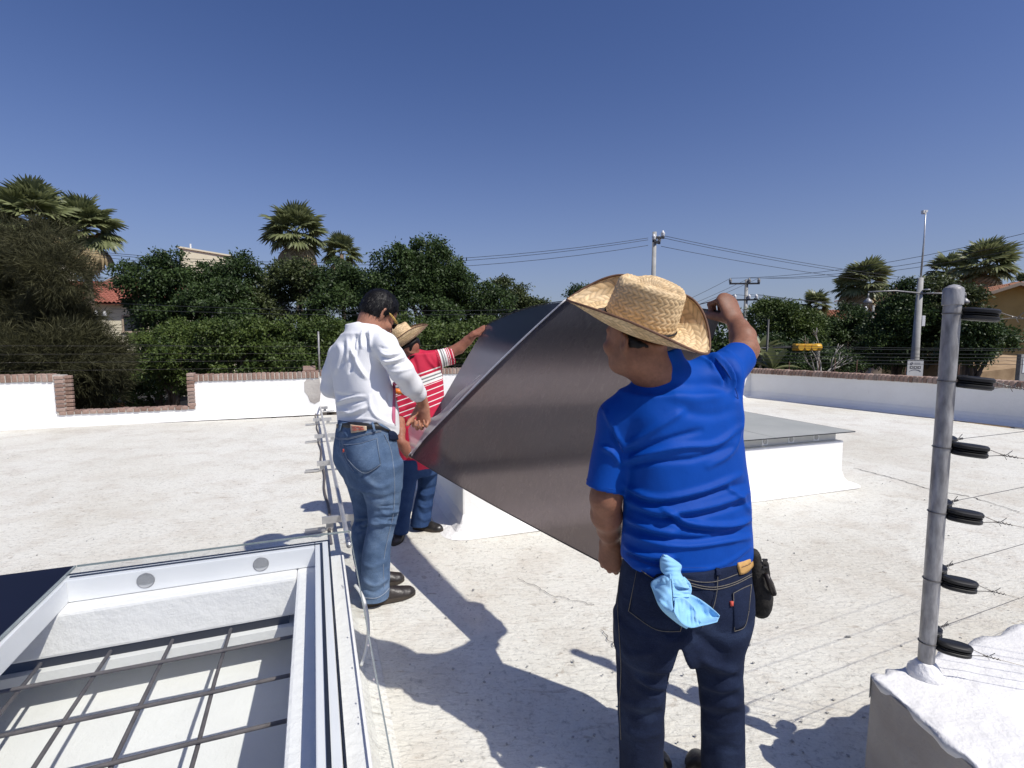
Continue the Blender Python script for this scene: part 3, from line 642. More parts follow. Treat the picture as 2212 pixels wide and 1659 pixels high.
# fence wires with twisted eyes
ends_near = {0: (2330, 720), 1: (2300, 842), 2: (2300, 1000), 3: (2330, 1175), 4: (2330, 1340), 5: (2300, 1500)}
ends_far = {2: (2330, 930), 3: (2330, 1058), 4: (2330, 1205), 5: (2330, 1270)}
for kind, i, tip in tips:
    w0 = PB + tip
    d_ = nrm(V3(.94, -.30, -.13)) if kind == 'near' else nrm(eB + V3(0, .05, .0))
    mb = MB()
    eye = w0 + d_ * .022; 
    mb.tube([w0 + V3(0, 0, .010), eye + V3(0, 0, .004), eye + d_ * .02], .0013, 5); mb.tube([w0 - V3(0, 0, .010), eye - V3(0, 0, .004), eye + d_ * .02], .0013, 5)
    hel = [eye + d_ * (.006 + .045 * t) + .0028 * (np.cross(d_, eZ) * math.cos(t * 30) + eZ * math.sin(t * 30)) for t in np.linspace(0, 1, 26)]
    mb.tube(hel, .0014, 4); mb.tube([eye + d_ * .02, eye + d_ * .028 + V3(.004, -.006, .018)], .001, 4); mb.tube([eye + d_ * .016, eye + d_ * .02 + V3(.008, .004, -.014)], .001, 4)
    L_ = 1.7; sag = [.0, .004, .007, .008, .007, .004, 0]
    mb.tube([eye + d_ * (.03 + L_ * t / 6) - eZ * sag[t] for t in range(7)], .00115, 5)
    o = mb.build('fence_wire', M['wire'])
    nm = ['topmost', 'second', 'third', 'fourth', 'fifth', 'lowest'][i]
    tag(o, ('%s fence wire from the post, running towards the lower right' if kind == 'near' else '%s fence wire level from the post, running away to the right') % nm, 'wire', 'electric fence wires on the post')

# bare cement patch left on the parapet, cracks and grit on the roof
pp = [on_lw(u, v) - LW0 - nW * .004 for u, v in ((657, 826), (664, 818), (676, 821), (690, 816), (694, 840), (691, 866), (680, 872), (670, 868), (665, 855), (658, 846))]
mb = MB(); mb.prism(pp, -nW * .003); pt_ = mb.build('cement_patch', M['cement'], lw); pt_['label'] = 'bare grey cement patch beside the man in white'
rf_ = bpy.data.objects['roof_floor']
def crack(pts, w, seed):
    r_ = random.Random(seed); P_ = [atz(u, v) for u, v in pts]; Q = []
    for a, b in zip(P_[:-1], P_[1:]):
        for i in range(14): t = i / 14; d = nrm(b - a); n_ = V3(-d[1], d[0], 0); Q.append(a + (b - a) * t + n_ * r_.uniform(-.012, .012))
    mb = MB()
    for a, b in zip(Q[:-1], Q[1:]):
        d = nrm(b - a); n_ = V3(-d[1], d[0], 0) * w * r_.uniform(.4, 1.2); mb.prism([a - n_ + eZ * .005, b - n_ + eZ * .005, b + n_ + eZ * .005, a + n_ + eZ * .005], eZ * .0012)
    mb.build('roof_crack', M['rebar'], rf_)
crack([(1845, 1012), (1935, 1035), (2010, 1058), (2100, 1075)], .005, 1); crack([(2100, 1075), (2212, 1110)], .004, 2); crack([(1300, 1362), (1345, 1420), (1440, 1520)], .0016, 3); crack([(1120, 1250), (1200, 1290), (1290, 1310)], .0014, 4)
r_ = random.Random(9); mb = MB()
for i in range(420):
    u, v = r_.uniform(0, 2212), 930 + 730 * r_.random() ** 1.1; p = atz(u, v); lb_, la_ = (p - P0) @ eB, (p - P0) @ eA
    if -2.9 < lb_ < .2 and -2.8 < la_ < .2 or p[1] > 8 or (p - PC) @ eB > -.05 and (p - PC) @ eA < .1: continue
    s_ = r_.uniform(.002, .007); a = r_.uniform(0, 6.28); q = [p + V3(math.cos(a + k * 1.57) * s_ * r_.uniform(.6, 1.3), math.sin(a + k * 1.57) * s_ * r_.uniform(.6, 1.3), .003) for k in range(4)]
    mb.prism(q, V3(r_.uniform(-.002, .002), 0, s_ * r_.uniform(.4, 1.0)))
tag(mb.build('roof_grit', M['concrete']), 'scattered crumbs of grit on the white roof', 'grit', kind='stuff')
# ------------------------------------------------------------------ background: trees, palms, houses, poles
def mat_leaf(name, c1, c2, rough=0.45, transl=0.25):
    m, nt, nd, ln, b = new_mat(name); out = nd['Material Output']
    a = nd.new('ShaderNodeAttribute'); a.attribute_name = 'tint'
    r = ramp(nd, [(0.0, c1), (1.0, c2)]); ln.new(a.outputs['Fac'], r.inputs[0])
    ln.new(r.outputs[0], b.inputs['Base Color']); b.inputs['Roughness'].default_value = rough; b.inputs['Specular IOR Level'].default_value = 0.3
    t = nd.new('ShaderNodeBsdfTranslucent'); ln.new(r.outputs[0], t.inputs[0])
    mx = nd.new('ShaderNodeMixShader'); mx.inputs[0].default_value = transl; ln.new(b.outputs[0], mx.inputs[1]); ln.new(t.outputs[0], mx.inputs[2]); ln.new(mx.outputs[0], out.inputs[0]); return m
M['leaf_dark'] = mat_leaf('ficus_leaves', (0.020, 0.038, 0.012), (0.080, 0.125, 0.036), 0.5)
M['leaf_olive'] = mat_leaf('olive_green_leaves', (0.030, 0.042, 0.014), (0.105, 0.130, 0.045), 0.5)
M['leaf_mid'] = mat_leaf('bright_leaves', (0.032, 0.058, 0.014), (0.125, 0.170, 0.040), 0.5)
M['leaf_feather'] = mat_leaf('feathery_foliage', (0.024, 0.026, 0.011), (0.088, 0.085, 0.036), 0.7, 0.2)
M['leaf_far'] = mat_leaf('distant_leaves', (0.040, 0.058, 0.030), (0.085, 0.115, 0.05), 0.6)
M['palm_green'] = mat_leaf('palm_fronds', (0.085, 0.105, 0.04), (0.27, 0.295, 0.14), 0.4, 0.3)
M['palm_dead'] = mat_leaf('dry_palm_fronds', (0.26, 0.19, 0.10), (0.52, 0.42, 0.24), 0.7, 0.2)
M['bark'] = pm('tree_bark', (0.07, 0.055, 0.042), (0.12, 0.10, 0.08), 6, 0.9, 0.5, 30)
M['bark_pale'] = pm('pale_bark', (0.26, 0.24, 0.21), (0.38, 0.36, 0.32), 6, 0.85, 0.3, 30)
M['palm_bark'] = pm('palm_trunk_bark', (0.14, 0.105, 0.075), (0.22, 0.17, 0.12), 9, 0.9, 0.5, 30, stretch=(1, 1, 4))
def leaf_quads(Pc, D, N, size, asp=.48):
    """diamond leaves at points Pc, along D, with normals N"""
    n = len(Pc); S = np.cross(D, N); S /= np.linalg.norm(S, axis=1, keepdims=True) + 1e-9
    s = size[:, None]; v = np.empty((n, 4, 3))
    v[:, 0] = Pc; v[:, 1] = Pc + D * s * .48 + S * s * asp * .5; v[:, 2] = Pc + D * s; v[:, 3] = Pc + D * s * .48 - S * s * asp * .5
    f = np.arange(n * 4).reshape(n, 4); return v.reshape(-1, 3), f
def unit(v): return v / (np.linalg.norm(v, axis=1, keepdims=True) + 1e-9)
def leafy_tree(label, blobs, Y, mat, group, nleaf=22000, leaf=.115, base_uv=None, trunk_r=.16, name='broadleaf_tree', seed=0, droop=.35, ny_depth=.9, trunks=1):
    r_ = np.random.default_rng(seed + 11)
    bl_ = []
    for (u, v, ru, rv) in blobs:
        c = aty(u, v, Y + r_.uniform(-.6, .6)); k = pxm(Y, v); bl_.append((c, ru * k, rv * k))
    cx_ = np.mean([b[0][0] for b in bl_]); root = V3(cx_, Y + .3, STREET)
    t = empty(name, root, label=label, cat='tree', group=group)
    areas = np.array([b[1] * b[2] for b in bl_]); areas /= areas.sum(); cs_ = .42 * (Y / 20) ** .5
    Pc, Dn, tn = [], [], []
    for (c, rx, rz), w in zip(bl_, areas):
        # leaf clumps spread over the lobe; twigs round the outside of each clump, gaps between clumps stay dark
        nsub = max(4, int(2.6 * rx * rz / cs_ ** 2 * 2.0)); ntw = max(6, int(nleaf * w / 20 / nsub))
        sd_ = unit(r_.normal(size=(nsub, 3)) + V3(0, -.35, .25)); srad = r_.uniform(.55, 1.04, nsub) ** .7
        sc_ = c + sd_ * np.stack([rx * srad, min(rx, rz) * ny_depth * srad, rz * srad], 1); ssz = cs_ * r_.uniform(.6, 1.25, nsub); stn = r_.uniform(0, .5, nsub)
        q = np.repeat(np.arange(nsub), ntw); td = unit(r_.normal(size=(len(q), 3)) + sd_[q] * .7 + V3(0, 0, .35)); tw = sc_[q] + td * (ssz[q] * r_.uniform(.45, 1.0, len(q)))[:, None] * V3(1, 1, .75)
        m_ = 20; q2 = np.repeat(np.arange(len(q)), m_)
        off = r_.normal(size=(len(q2), 3)) * np.array([.12, .12, .075]) * (Y / 20) ** .5
        Pc.append(tw[q2] + off); Dn.append(unit(td[q2] * .6 + r_.normal(size=(len(q2), 3)) * .7 - V3(0, 0, droop))); tn.append(np.clip(stn[q][q2] + r_.uniform(-.1, .5, len(q2)), 0, 1))
    Pc = np.concatenate(Pc); Dn = np.concatenate(Dn); tn = np.concatenate(tn)
    N = unit(r_.normal(size=Pc.shape) * .8 + V3(.2, -.5, .75))
    v_, f_ = leaf_quads(Pc - root, Dn, N, leaf * r_.uniform(.7, 1.3, len(Pc)))
    cols = np.repeat(tn, 4)[:, None] * np.ones((1, 3)); link('crown', mesh_np('crown', v_, f_, smooth=False, cols=cols), mat, t)
    mb = MB(); zc = min(b[0][2] for b in bl_)
    for k in range(trunks):
        bx = (k - (trunks - 1) / 2) * .9
        mb.tube([V3(bx, 0, 0), V3(bx + .1, .05, (zc - STREET) * .5), V3(bx - .1, 0, zc - STREET)], [trunk_r, trunk_r * .8, trunk_r * .6], 8)
        for (c, rx, rz) in bl_:
            e = c - root; st_ = V3(bx, 0, (zc - STREET) * r_.uniform(.45, .8)); mid = st_ * .5 + e * .5 + r_.normal(0, .2, 3)
            mb.tube([st_, mid, e, e + V3(r_.uniform(-.4, .4) * rx, -.2 * rx, .6 * rz)], [trunk_r * .6, trunk_r * .4, trunk_r * .25, .02], 6)
    mb.build('trunk', M['bark'], t, smooth=True); return t
HEDGE = 'dark ficus trees behind the left parapet'
leafy_tree('dark dense ficus tree at the left end of the hedge, beside the red roofed house', [(340, 615, 65, 48), (328, 650, 38, 52), (368, 590, 36, 38), (283, 596, 20, 20), (350, 705, 60, 55), (395, 640, 50, 60)], 20.5, M['leaf_dark'], HEDGE, 30000, seed=1)
leafy_tree('dark ficus tree in front of the pale building top', [(455, 640, 62, 42), (510, 605, 45, 40), (448, 600, 44, 24), (430, 670, 55, 50), (500, 680, 65, 65), (520, 580, 26, 26)], 20, M['leaf_dark'], HEDGE, 30000, seed=2)
leafy_tree('dark ficus tree below the tallest palm', [(600, 615, 55, 38), (650, 610, 50, 38), (620, 670, 70, 60), (570, 650, 50, 50), (690, 640, 45, 50)], 20.5, M['leaf_olive'], HEDGE, 30000, seed=3)
leafy_tree('dark ficus tree under the small palm, behind the man in white', [(735, 615, 50, 40), (780, 630, 45, 45), (740, 680, 70, 60), (800, 670, 40, 50)], 20, M['leaf_dark'], HEDGE, 24000, seed=4)
leafy_tree('tallest dark ficus tree of the hedge, rising above the power lines', [(880, 600, 60, 50), (920, 560, 34, 32), (855, 570, 32, 28), (850, 640, 50, 55), (940, 620, 65, 55), (905, 680, 75, 60), (925, 535, 16, 22), (965, 575, 26, 26)], 19.5, M['leaf_dark'], HEDGE, 40000, seed=5)
leafy_tree('dark ficus tree sloping down to the right above the raised hand', [(1005, 640, 45, 45), (1045, 655, 38, 40), (1000, 690, 55, 55), (960, 650, 40, 50), (1075, 665, 30, 38)], 21, M['leaf_dark'], HEDGE, 24000, seed=6)
leafy_tree('smaller dark tree at the right end of the hedge, beside the sheet', [(1105, 655, 32, 30), (1080, 630, 26, 24), (1140, 668, 24, 20), (1165, 672, 18, 14), (1110, 700, 55, 40)], 27, M['leaf_olive'], HEDGE, 16000, leaf=.14, seed=7)
FRONT = 'yellow green shrub trees along the street'
leafy_tree('yellow green shrubby tree above the parapet gap', [(366, 752, 58, 40), (420, 740, 60, 40), (330, 795, 50, 32), (390, 790, 60, 45)], 17, M['leaf_mid'], FRONT, 20000, leaf=.10, seed=8, trunk_r=.10, trunks=2)
leafy_tree('yellow green shrubby tree right of the parapet gap', [(500, 735, 65, 42), (570, 745, 60, 38), (520, 780, 70, 30)], 16.5, M['leaf_mid'], FRONT, 18000, leaf=.10, seed=9, trunk_r=.10, trunks=2)
leafy_tree('yellow green shrubby tree left of the man in white', [(640, 735, 55, 38), (690, 745, 50, 45), (730, 740, 40, 40), (650, 780, 60, 30)], 16.5, M['leaf_mid'], FRONT, 18000, leaf=.10, seed=10, trunk_r=.10, trunks=2)
leafy_tree('yellow green shrubby tree above the straw hat of the man in red', [(900, 735, 60, 40), (960, 740, 45, 38), (1005, 735, 36, 34), (940, 780, 60, 30), (1050, 740, 50, 45), (850, 745, 50, 40)], 17, M['leaf_mid'], FRONT, 22000, leaf=.10, seed=12, trunk_r=.10, trunks=2)
leafy_tree('small distant tree peeping out over the sheet beside the hat', [(1255, 640, 22, 16), (1272, 628, 9, 8), (1290, 655, 30, 22), (1238, 650, 8, 7)], 45, M['leaf_dark'], None, 5000, leaf=.2, seed=13)
RIGHT = 'trees behind the right parapet'
leafy_tree('bright green tree beside the raised fist', [(1665, 690, 45, 32), (1710, 695, 45, 34), (1740, 720, 45, 40), (1670, 735, 60, 40)], 24, M['leaf_mid'], RIGHT, 24000, leaf=.12, seed=14, droop=.1)
leafy_tree('hazy pale tree top beyond the bright green tree', [(1640, 672, 26, 14), (1690, 668, 22, 10), (1660, 690, 50, 20)], 42, M['leaf_far'], RIGHT, 6000, leaf=.2, seed=15)
leafy_tree('broad dark tree left of the street light mast', [(1945, 650, 30, 28), (1970, 625, 16, 18), (1960, 700, 60, 50), (1925, 735, 60, 50), (1990, 690, 40, 45)], 23, M['leaf_dark'], RIGHT, 26000, leaf=.13, seed=16)
leafy_tree('dark tree between the mast and the fence post', [(2020, 640, 30, 30), (2040, 690, 45, 45), (2010, 740, 50, 50), (2075, 660, 36, 36), (2070, 720, 40, 45)], 22, M['leaf_olive'], RIGHT, 26000, leaf=.13, seed=17)
leafy_tree('low dark tree in front of the yellow house', [(2100, 725, 40, 30), (2135, 742, 30, 20), (2165, 722, 20, 13), (2085, 755, 36, 26)], 18, M['leaf_dark'], RIGHT, 18000, leaf=.11, seed=18)
leafy_tree('shadowy undergrowth tree behind the bare branches', [(1780, 740, 60, 45), (1850, 745, 60, 45), (1830, 700, 45, 30), (1900, 770, 60, 30)], 27, M['leaf_dark'], RIGHT, 24000, leaf=.14, seed=19)
leafy_tree('low dark bush filling the corner under the bright green tree', [(1640, 765, 50, 35), (1720, 775, 60, 32), (1800, 785, 60, 28)], 21, M['leaf_dark'], RIGHT, 14000, leaf=.12, seed=20)
leafy_tree('dark shrubs added for the shadow behind the parapet gap', [(290, 800, 60, 40), (360, 810, 60, 40), (430, 800, 60, 45), (330, 850, 70, 28), (250, 830, 50, 35)], 21.5, M['leaf_dark'], None, 22000, leaf=.12, seed=31, name='shrub')  # added foliage, darkens the gap where shadow shows
leafy_tree('dark shrubs added for the shadow below the middle of the hedge', [(540, 790, 70, 40), (640, 795, 70, 40), (740, 790, 70, 45), (860, 790, 70, 45), (980, 780, 70, 45), (1090, 760, 60, 45)], 22, M['leaf_dark'], None, 36000, leaf=.13, seed=32, name='shrub')  # added foliage, fills the foot of the hedge with dark for its shadow
# feathery tamarisk in front of the palms on the far left
def feathery_tree():
    r_ = np.random.default_rng(5); Y = 12.0; root = V3(*(aty(110, 860, Y)[:2]), STREET)
    t = empty('feathery_tree', root, label='large feathery brown green tree on the far left hanging over the parapet', cat='tree')
    blobs = [(40, 575, 70, 50), (115, 590, 55, 50), (100, 645, 36, 45), (50, 670, 95, 70), (115, 715, 72, 55), (170, 765, 50, 42), (80, 780, 120, 55), (160, 795, 75, 45), (-40, 640, 90, 120), (180, 840, 55, 40), (40, 520, 30, 26), (110, 520, 26, 30), (75, 545, 40, 20), (230, 775, 22, 22)]
    Pc, Dn, tn = [], [], []
    for (u, v, ru, rv) in blobs:
        c = aty(u, v, Y + r_.uniform(-.7, .9)); k = pxm(Y, v); nc = int((300 if v < 600 else 640) * ru * rv / 5000)
        d = unit(r_.normal(size=(nc, 3))); rad = r_.uniform(.35, 1.12, nc) * (1 + .18 * np.sin(d[:, 0] * 9 + u) * np.sin(d[:, 2] * 8)); cc = c + d * np.stack([ru * k * rad, ru * k * .8 * rad, rv * k * rad], 1)
        m_ = 46; q = np.repeat(np.arange(nc), m_); cd = unit(d + V3(0, 0, .25) + r_.normal(size=(nc, 3)) * .5)
        off = cd[q] * (r_.random((nc * m_, 1)) * .42) + r_.normal(size=(nc * m_, 3)) * .05
        Pc.append(cc[q] + off); Dn.append(unit(cd[q] + r_.normal(size=(nc * m_, 3)) * .55 - V3(0, 0, .15))); tn.append(np.clip(np.repeat(r_.uniform(0, .6, nc), m_) + r_.uniform(0, .4, nc * m_), 0, 1))
    Pc = np.concatenate(Pc); Dn = np.concatenate(Dn); tn = np.concatenate(tn); N = unit(r_.normal(size=Pc.shape))
    v_, f_ = leaf_quads(Pc - root, Dn, N, r_.uniform(.12, .26, len(Pc)), asp=.06)
    link('crown', mesh_np('crown', v_, f_, smooth=False, cols=np.repeat(tn, 4)[:, None] * np.ones((1, 3))), M['leaf_feather'], t)
    mb = MB(); mb.tube([V3(-.3, 0, 0), V3(-.2, .1, 2.2), V3(-.3, 0, 4.0), V3(.1, 0, 6.2)], [.17, .14, .09, .03], 8)
    for i in range(22):
        z = r_.uniform(2.2, 5.2); a = r_.uniform(0, 6.28); l_ = r_.uniform(.7, 1.6); p = V3(-.25, .05, z)
        mb.tube([p, p + V3(math.cos(a) * l_ * .5, math.sin(a) * l_ * .5, .35 * l_), p + V3(math.cos(a) * l_, math.sin(a) * l_, .9 * l_)], [.05, .03, .01], 5)
    mb.build('trunk', M['bark'], t, smooth=True)
feathery_tree()
# ------- fan palms: each frond a part
def frond_mesh(seed, dead=False):
    r_ = np.random.default_rng(seed); vs_, fs_, cl = [], [], []
    def q(a, b, w0, w1, up, c):
        s_ = nrm(np.cross(b - a, up)); n = len(vs_); vs_.extend([a - s_ * w0, a + s_ * w0, b + s_ * w1, b - s_ * w1]); fs_.append((n, n + 1, n + 2, n + 3)); cl.extend([c] * 4)
    pl = .85
    for i in range(3): q(V3(i * pl / 3, 0, -.05 * i * i / 9), V3((i + 1) * pl / 3, 0, -.05 * (i + 1) ** 2 / 9), .022, .018, V3(0, 0, 1), .75)
    hub = V3(pl, 0, -.05); ns = 27
    for k in range(ns):
        a = R(-118 + 236 * k / (ns - 1)); L_ = (.92 - .22 * abs(a) / 2.1) * r_.uniform(.9, 1.08); d = V3(math.cos(a), math.sin(a), 0)
        fold = .16 * abs(math.sin(a)); c = r_.uniform(.2, .9)
        pts = [hub]; drp = (.9 if dead else .42) * r_.uniform(.6, 1.3)
        for s_ in (.40, .72, 1.0):
            pts.append(hub + d * (L_ * s_) + V3(0, 0, fold * s_ * .6 - drp * max(0, s_ - .38) ** 1.7 * 1.4 - (0.12 * s_ if dead else 0)))
        wv = [.012, .060, .060, .008]; up = nrm(V3(0, 0, 1) + .35 * (1 if k % 2 else -1) * V3(-math.sin(a), math.cos(a), 0))
        for i in range(3): q(pts[i], pts[i + 1], wv[i], wv[i + 1], up, c)
    me = mesh_np('frond', np.array(vs_), np.array(fs_), smooth=False, cols=np.array(cl)[:, None] * np.ones((1, 3))); me.materials.append(M['palm_dead' if dead else 'palm_green']); return me
FR_G = [frond_mesh(s_) for s_ in range(4)]; FR_D = [frond_mesh(s_ + 20, True) for s_ in range(3)]
def palm(u, v, rpx, Y, label, ng=34, ndd=18, lean_=0.0, seed=0, group=None):
    r_ = np.random.default_rng(seed + 100); c = aty(u, v, Y); k = pxm(Y, v); sc_ = rpx * k / 1.62; base = V3(c[0] + lean_, c[1] + .2, STREET)
    t = empty('fan_palm', base, label=label, cat='palm tree', group=group); h = c - base
    MB().tube([V3(0, 0, 0), h * .35 + V3(.05, 0, 0), h * .7, h], [.20 * sc_ + .05, .15 * sc_ + .04, .13 * sc_ + .03, .12 * sc_ + .03], 10).build('trunk', M['palm_bark'], t, smooth=True)
    for i in range(ng + ndd):
        dead = i >= ng; me = (FR_D if dead else FR_G)[int(r_.integers(0, 3 if dead else 4))]
        o = bpy.data.objects.new('dead_frond' if dead else 'frond', me); C.objects.link(o); o.parent = t
        az = i * 2.39996 + r_.uniform(-.25, .25)
        el = R(r_.uniform(-76, -34)) if dead else R(84 - 118 * ((i + .5) / ng) ** .9 + r_.uniform(-8, 8))
        s_ = sc_ * (r_.uniform(.85, 1.08) if dead else r_.uniform(.88, 1.08))
        o.matrix_basis = Matrix.Translation(Vector(h + V3(0, 0, (-.10 - .25 * r_.random()) * sc_ if dead else .05 * sc_))) @ Matrix.Rotation(az, 4, 'Z') @ Matrix.Rotation(-el, 4, 'Y') @ Matrix.Rotation(r_.uniform(-.5, .5), 4, 'X') @ Matrix.Scale(s_, 4)
    return t
PG = 'tall fan palms around the roof'
palm(72, 474, 82, 25, 'big fan palm with dry skirt on the far left, behind the feathery tree', 44, 34, seed=1, group=PG)
palm(182, 500, 74, 27, 'fan palm with drooping dry fronds, second from the left', 40, 30, seed=2, group=PG)
palm(640, 508, 68, 29, 'tall fan palm rising alone above the middle of the dark hedge', 34, 28, seed=3, group=PG)
palm(738, 550, 46, 36, 'small fan palm top half hidden in the hedge right of the tall palm', 22, 8, seed=4, group=PG)
palm(1838, 622, 36, 40, 'left crown of the palm pair behind the bare branches', 24, 14, seed=5, group=PG)
palm(1868, 612, 54, 38, 'right crown of the palm pair next to the little white tower', 38, 24, seed=6, group=PG)
palm(1762, 660, 34, 46, 'small green palm top above the bright green tree', 24, 4, seed=7, group=PG)
palm(2048, 588, 44, 42, 'fan palm just right of the street light mast', 26, 12, seed=8, group=PG)
palm(2128, 576, 60, 36, 'tallest fan palm on the right, above the tiled roof of the yellow house', 40, 28, seed=9, group=PG)
palm(2216, 612, 26, 48, 'fan palm cut off by the right edge of the photo', 24, 8, seed=10, group=PG)
# bare branching tree, banana-like plants
def bare_tree():
    r_ = random.Random(4); Y = 17.5; base = aty(1775, 806, Y); base[2] = STREET; t = empty('bare_tree', base, label='leafless pale branching tree behind the right parapet', cat='tree')
    mb = MB(); z0 = aty(1775, 806, Y)[2] - STREET
    def br(p, d, L_, rad, dep):
        q = p + d * L_; m_ = (p + q) / 2 + V3(r_.uniform(-.06, .06), 0, r_.uniform(-.04, .04)) * L_
        mb.tube([p, m_, q], [rad, rad * .85, rad * .65], 5)
        if dep: 
            for k in range(2 if dep > 1 else 3): br(q, nrm(d + V3(r_.uniform(-.65, .65), r_.uniform(-.4, .4), r_.uniform(-.1, .35))), L_ * r_.uniform(.55, .8), rad * .6, dep - 1)
    mb.tube([V3(0, 0, 0), V3(0, 0, z0 * .97)], .07, 7)
    for a in (-.75, -.35, .05, .5, .85): br(V3(0, 0, z0 * .93), nrm(V3(a, r_.uniform(-.3, .3), 1)), r_.uniform(.45, .75), .035, 3)
    mb.build('trunk', M['bark_pale'], t, smooth=True)
bare_tree()
def big_leaf_plant(u, v, Y, spread, n, label, seed):
    r_ = np.random.default_rng(seed); base = aty(u, v, Y); root = V3(base[0], base[1], STREET); t = empty('banana_plant', root, label=label, cat='plant', group='large leaved plants behind the right parapet'); h = base[2] - STREET
    MB().tube([V3(0, 0, 0), V3(.05, 0, h)], [.09, .05], 7).build('stem', M['bark'], t, smooth=True)
    for i in range(n):
        az = i * 2.4 + r_.uniform(-.3, .3); el = r_.uniform(.15, 1.25); L_ = spread * r_.uniform(.75, 1.1); d = V3(math.cos(az) * math.cos(el), math.sin(az) * math.cos(el), math.sin(el))
        s_ = nrm(np.cross(d, eZ)); vs_, fs_ = [], []
        for k in range(7):
            x = k / 6; p = V3(0, 0, h) + d * (L_ * x) - eZ * (.5 * L_ * x * x * (1 - el / 1.6)); w_ = .16 * L_ * math.sin(math.pi * min(1, x * .92 + .08)) ** .8 if x > .15 else .02
            vs_ += [p - s_ * w_ + eZ * w_ * .35, p, p + s_ * w_ + eZ * w_ * .35]
        for k in range(6): fs_ += [(3 * k, 3 * k + 1, 3 * k + 4, 3 * k + 3), (3 * k + 1, 3 * k + 2, 3 * k + 5, 3 * k + 4)]
        cl = np.full((len(vs_), 3), r_.uniform(.5, 1.0)); link('leaf', mesh_np('leaf', np.array(vs_), np.array(fs_), cols=cl), M['palm_green'], t)
big_leaf_plant(1668, 800, 16, 1.0, 15, 'low large-leaved plant just above the right parapet', 1)
big_leaf_plant(1640, 765, 18, 1.0, 12, 'taller large-leaved plant behind the forearm of the man in blue', 2)
# ------- houses
M['cream'] = pm('cream_wall', (0.66, 0.60, 0.44), (0.72, 0.66, 0.50), 1.5, 0.85, 0.1, 20)
M['ochre'] = pm('ochre_wall', (0.46, 0.30, 0.10), (0.56, 0.37, 0.13), 1.2, 0.85, 0.15, 12)
M['tan'] = pm('tan_wall', (0.36, 0.28, 0.20), (0.44, 0.35, 0.26), 1.2, 0.85, 0.15, 12)
M['rtile'] = pm('red_roof_tile', (0.24, 0.075, 0.05), (0.36, 0.13, 0.085), 5, 0.8, 0.3, 20)
M['otile'] = pm('orange_roof_tile', (0.30, 0.13, 0.07), (0.42, 0.20, 0.11), 5, 0.8, 0.3, 20)
M['darkwin'] = pm('dark_window_glass', (0.02, 0.022, 0.025), rough=0.12)
M['orange_wall'] = pm('orange_wall', (0.42, 0.17, 0.06), (0.50, 0.22, 0.09), 1.5, 0.85)
def tiled_slope(a, b, up, m, parent, rows=None, name='roof_slope'):
    """ribbed tile slope: eave from a to b, rising by the vector up"""
    L_ = np.linalg.norm(b - a); d = nrm(b - a); n = max(4, int(L_ / .22)); nn = nrm(np.cross(d, up)); nn = nn if nn[2] > 0 else -nn; vs_, fs_ = [], []
    rows = rows or max(3, int(np.linalg.norm(up) / .4))
    xs = [(i + f, hgt) for i in range(n) for f, hgt in ((0, 0), (.25, .07), (.5, .09), (.75, .07))] + [(n, 0)]
    for j in range(rows):
        for e_ in (0, 1):
            for x, hgt in xs: vs_.append(a + d * (L_ * x / n) + up * ((j + e_) / rows) + nn * (hgt + (.03 if e_ == 0 else 0)))
    w = len(xs)
    for j in range(rows):
        for i in range(w - 1): q = 2 * j * w + i; fs_.append((q, q + 1, q + w + 1, q + w))
        if j < rows - 1:
            for i in range(w - 1): q = (2 * j + 1) * w + i; fs_.append((q, q + 1, q + w + 1, q + w))
    nb_ = len(vs_); vs_ += [a - nn * .06, b - nn * .06, b + up - nn * .06, a + up - nn * .06]; fs_ += [(nb_ + 3, nb_ + 2, nb_ + 1, nb_)]
    return link(name, mesh_np(name, np.array(vs_), fs_, smooth=False), m, parent)
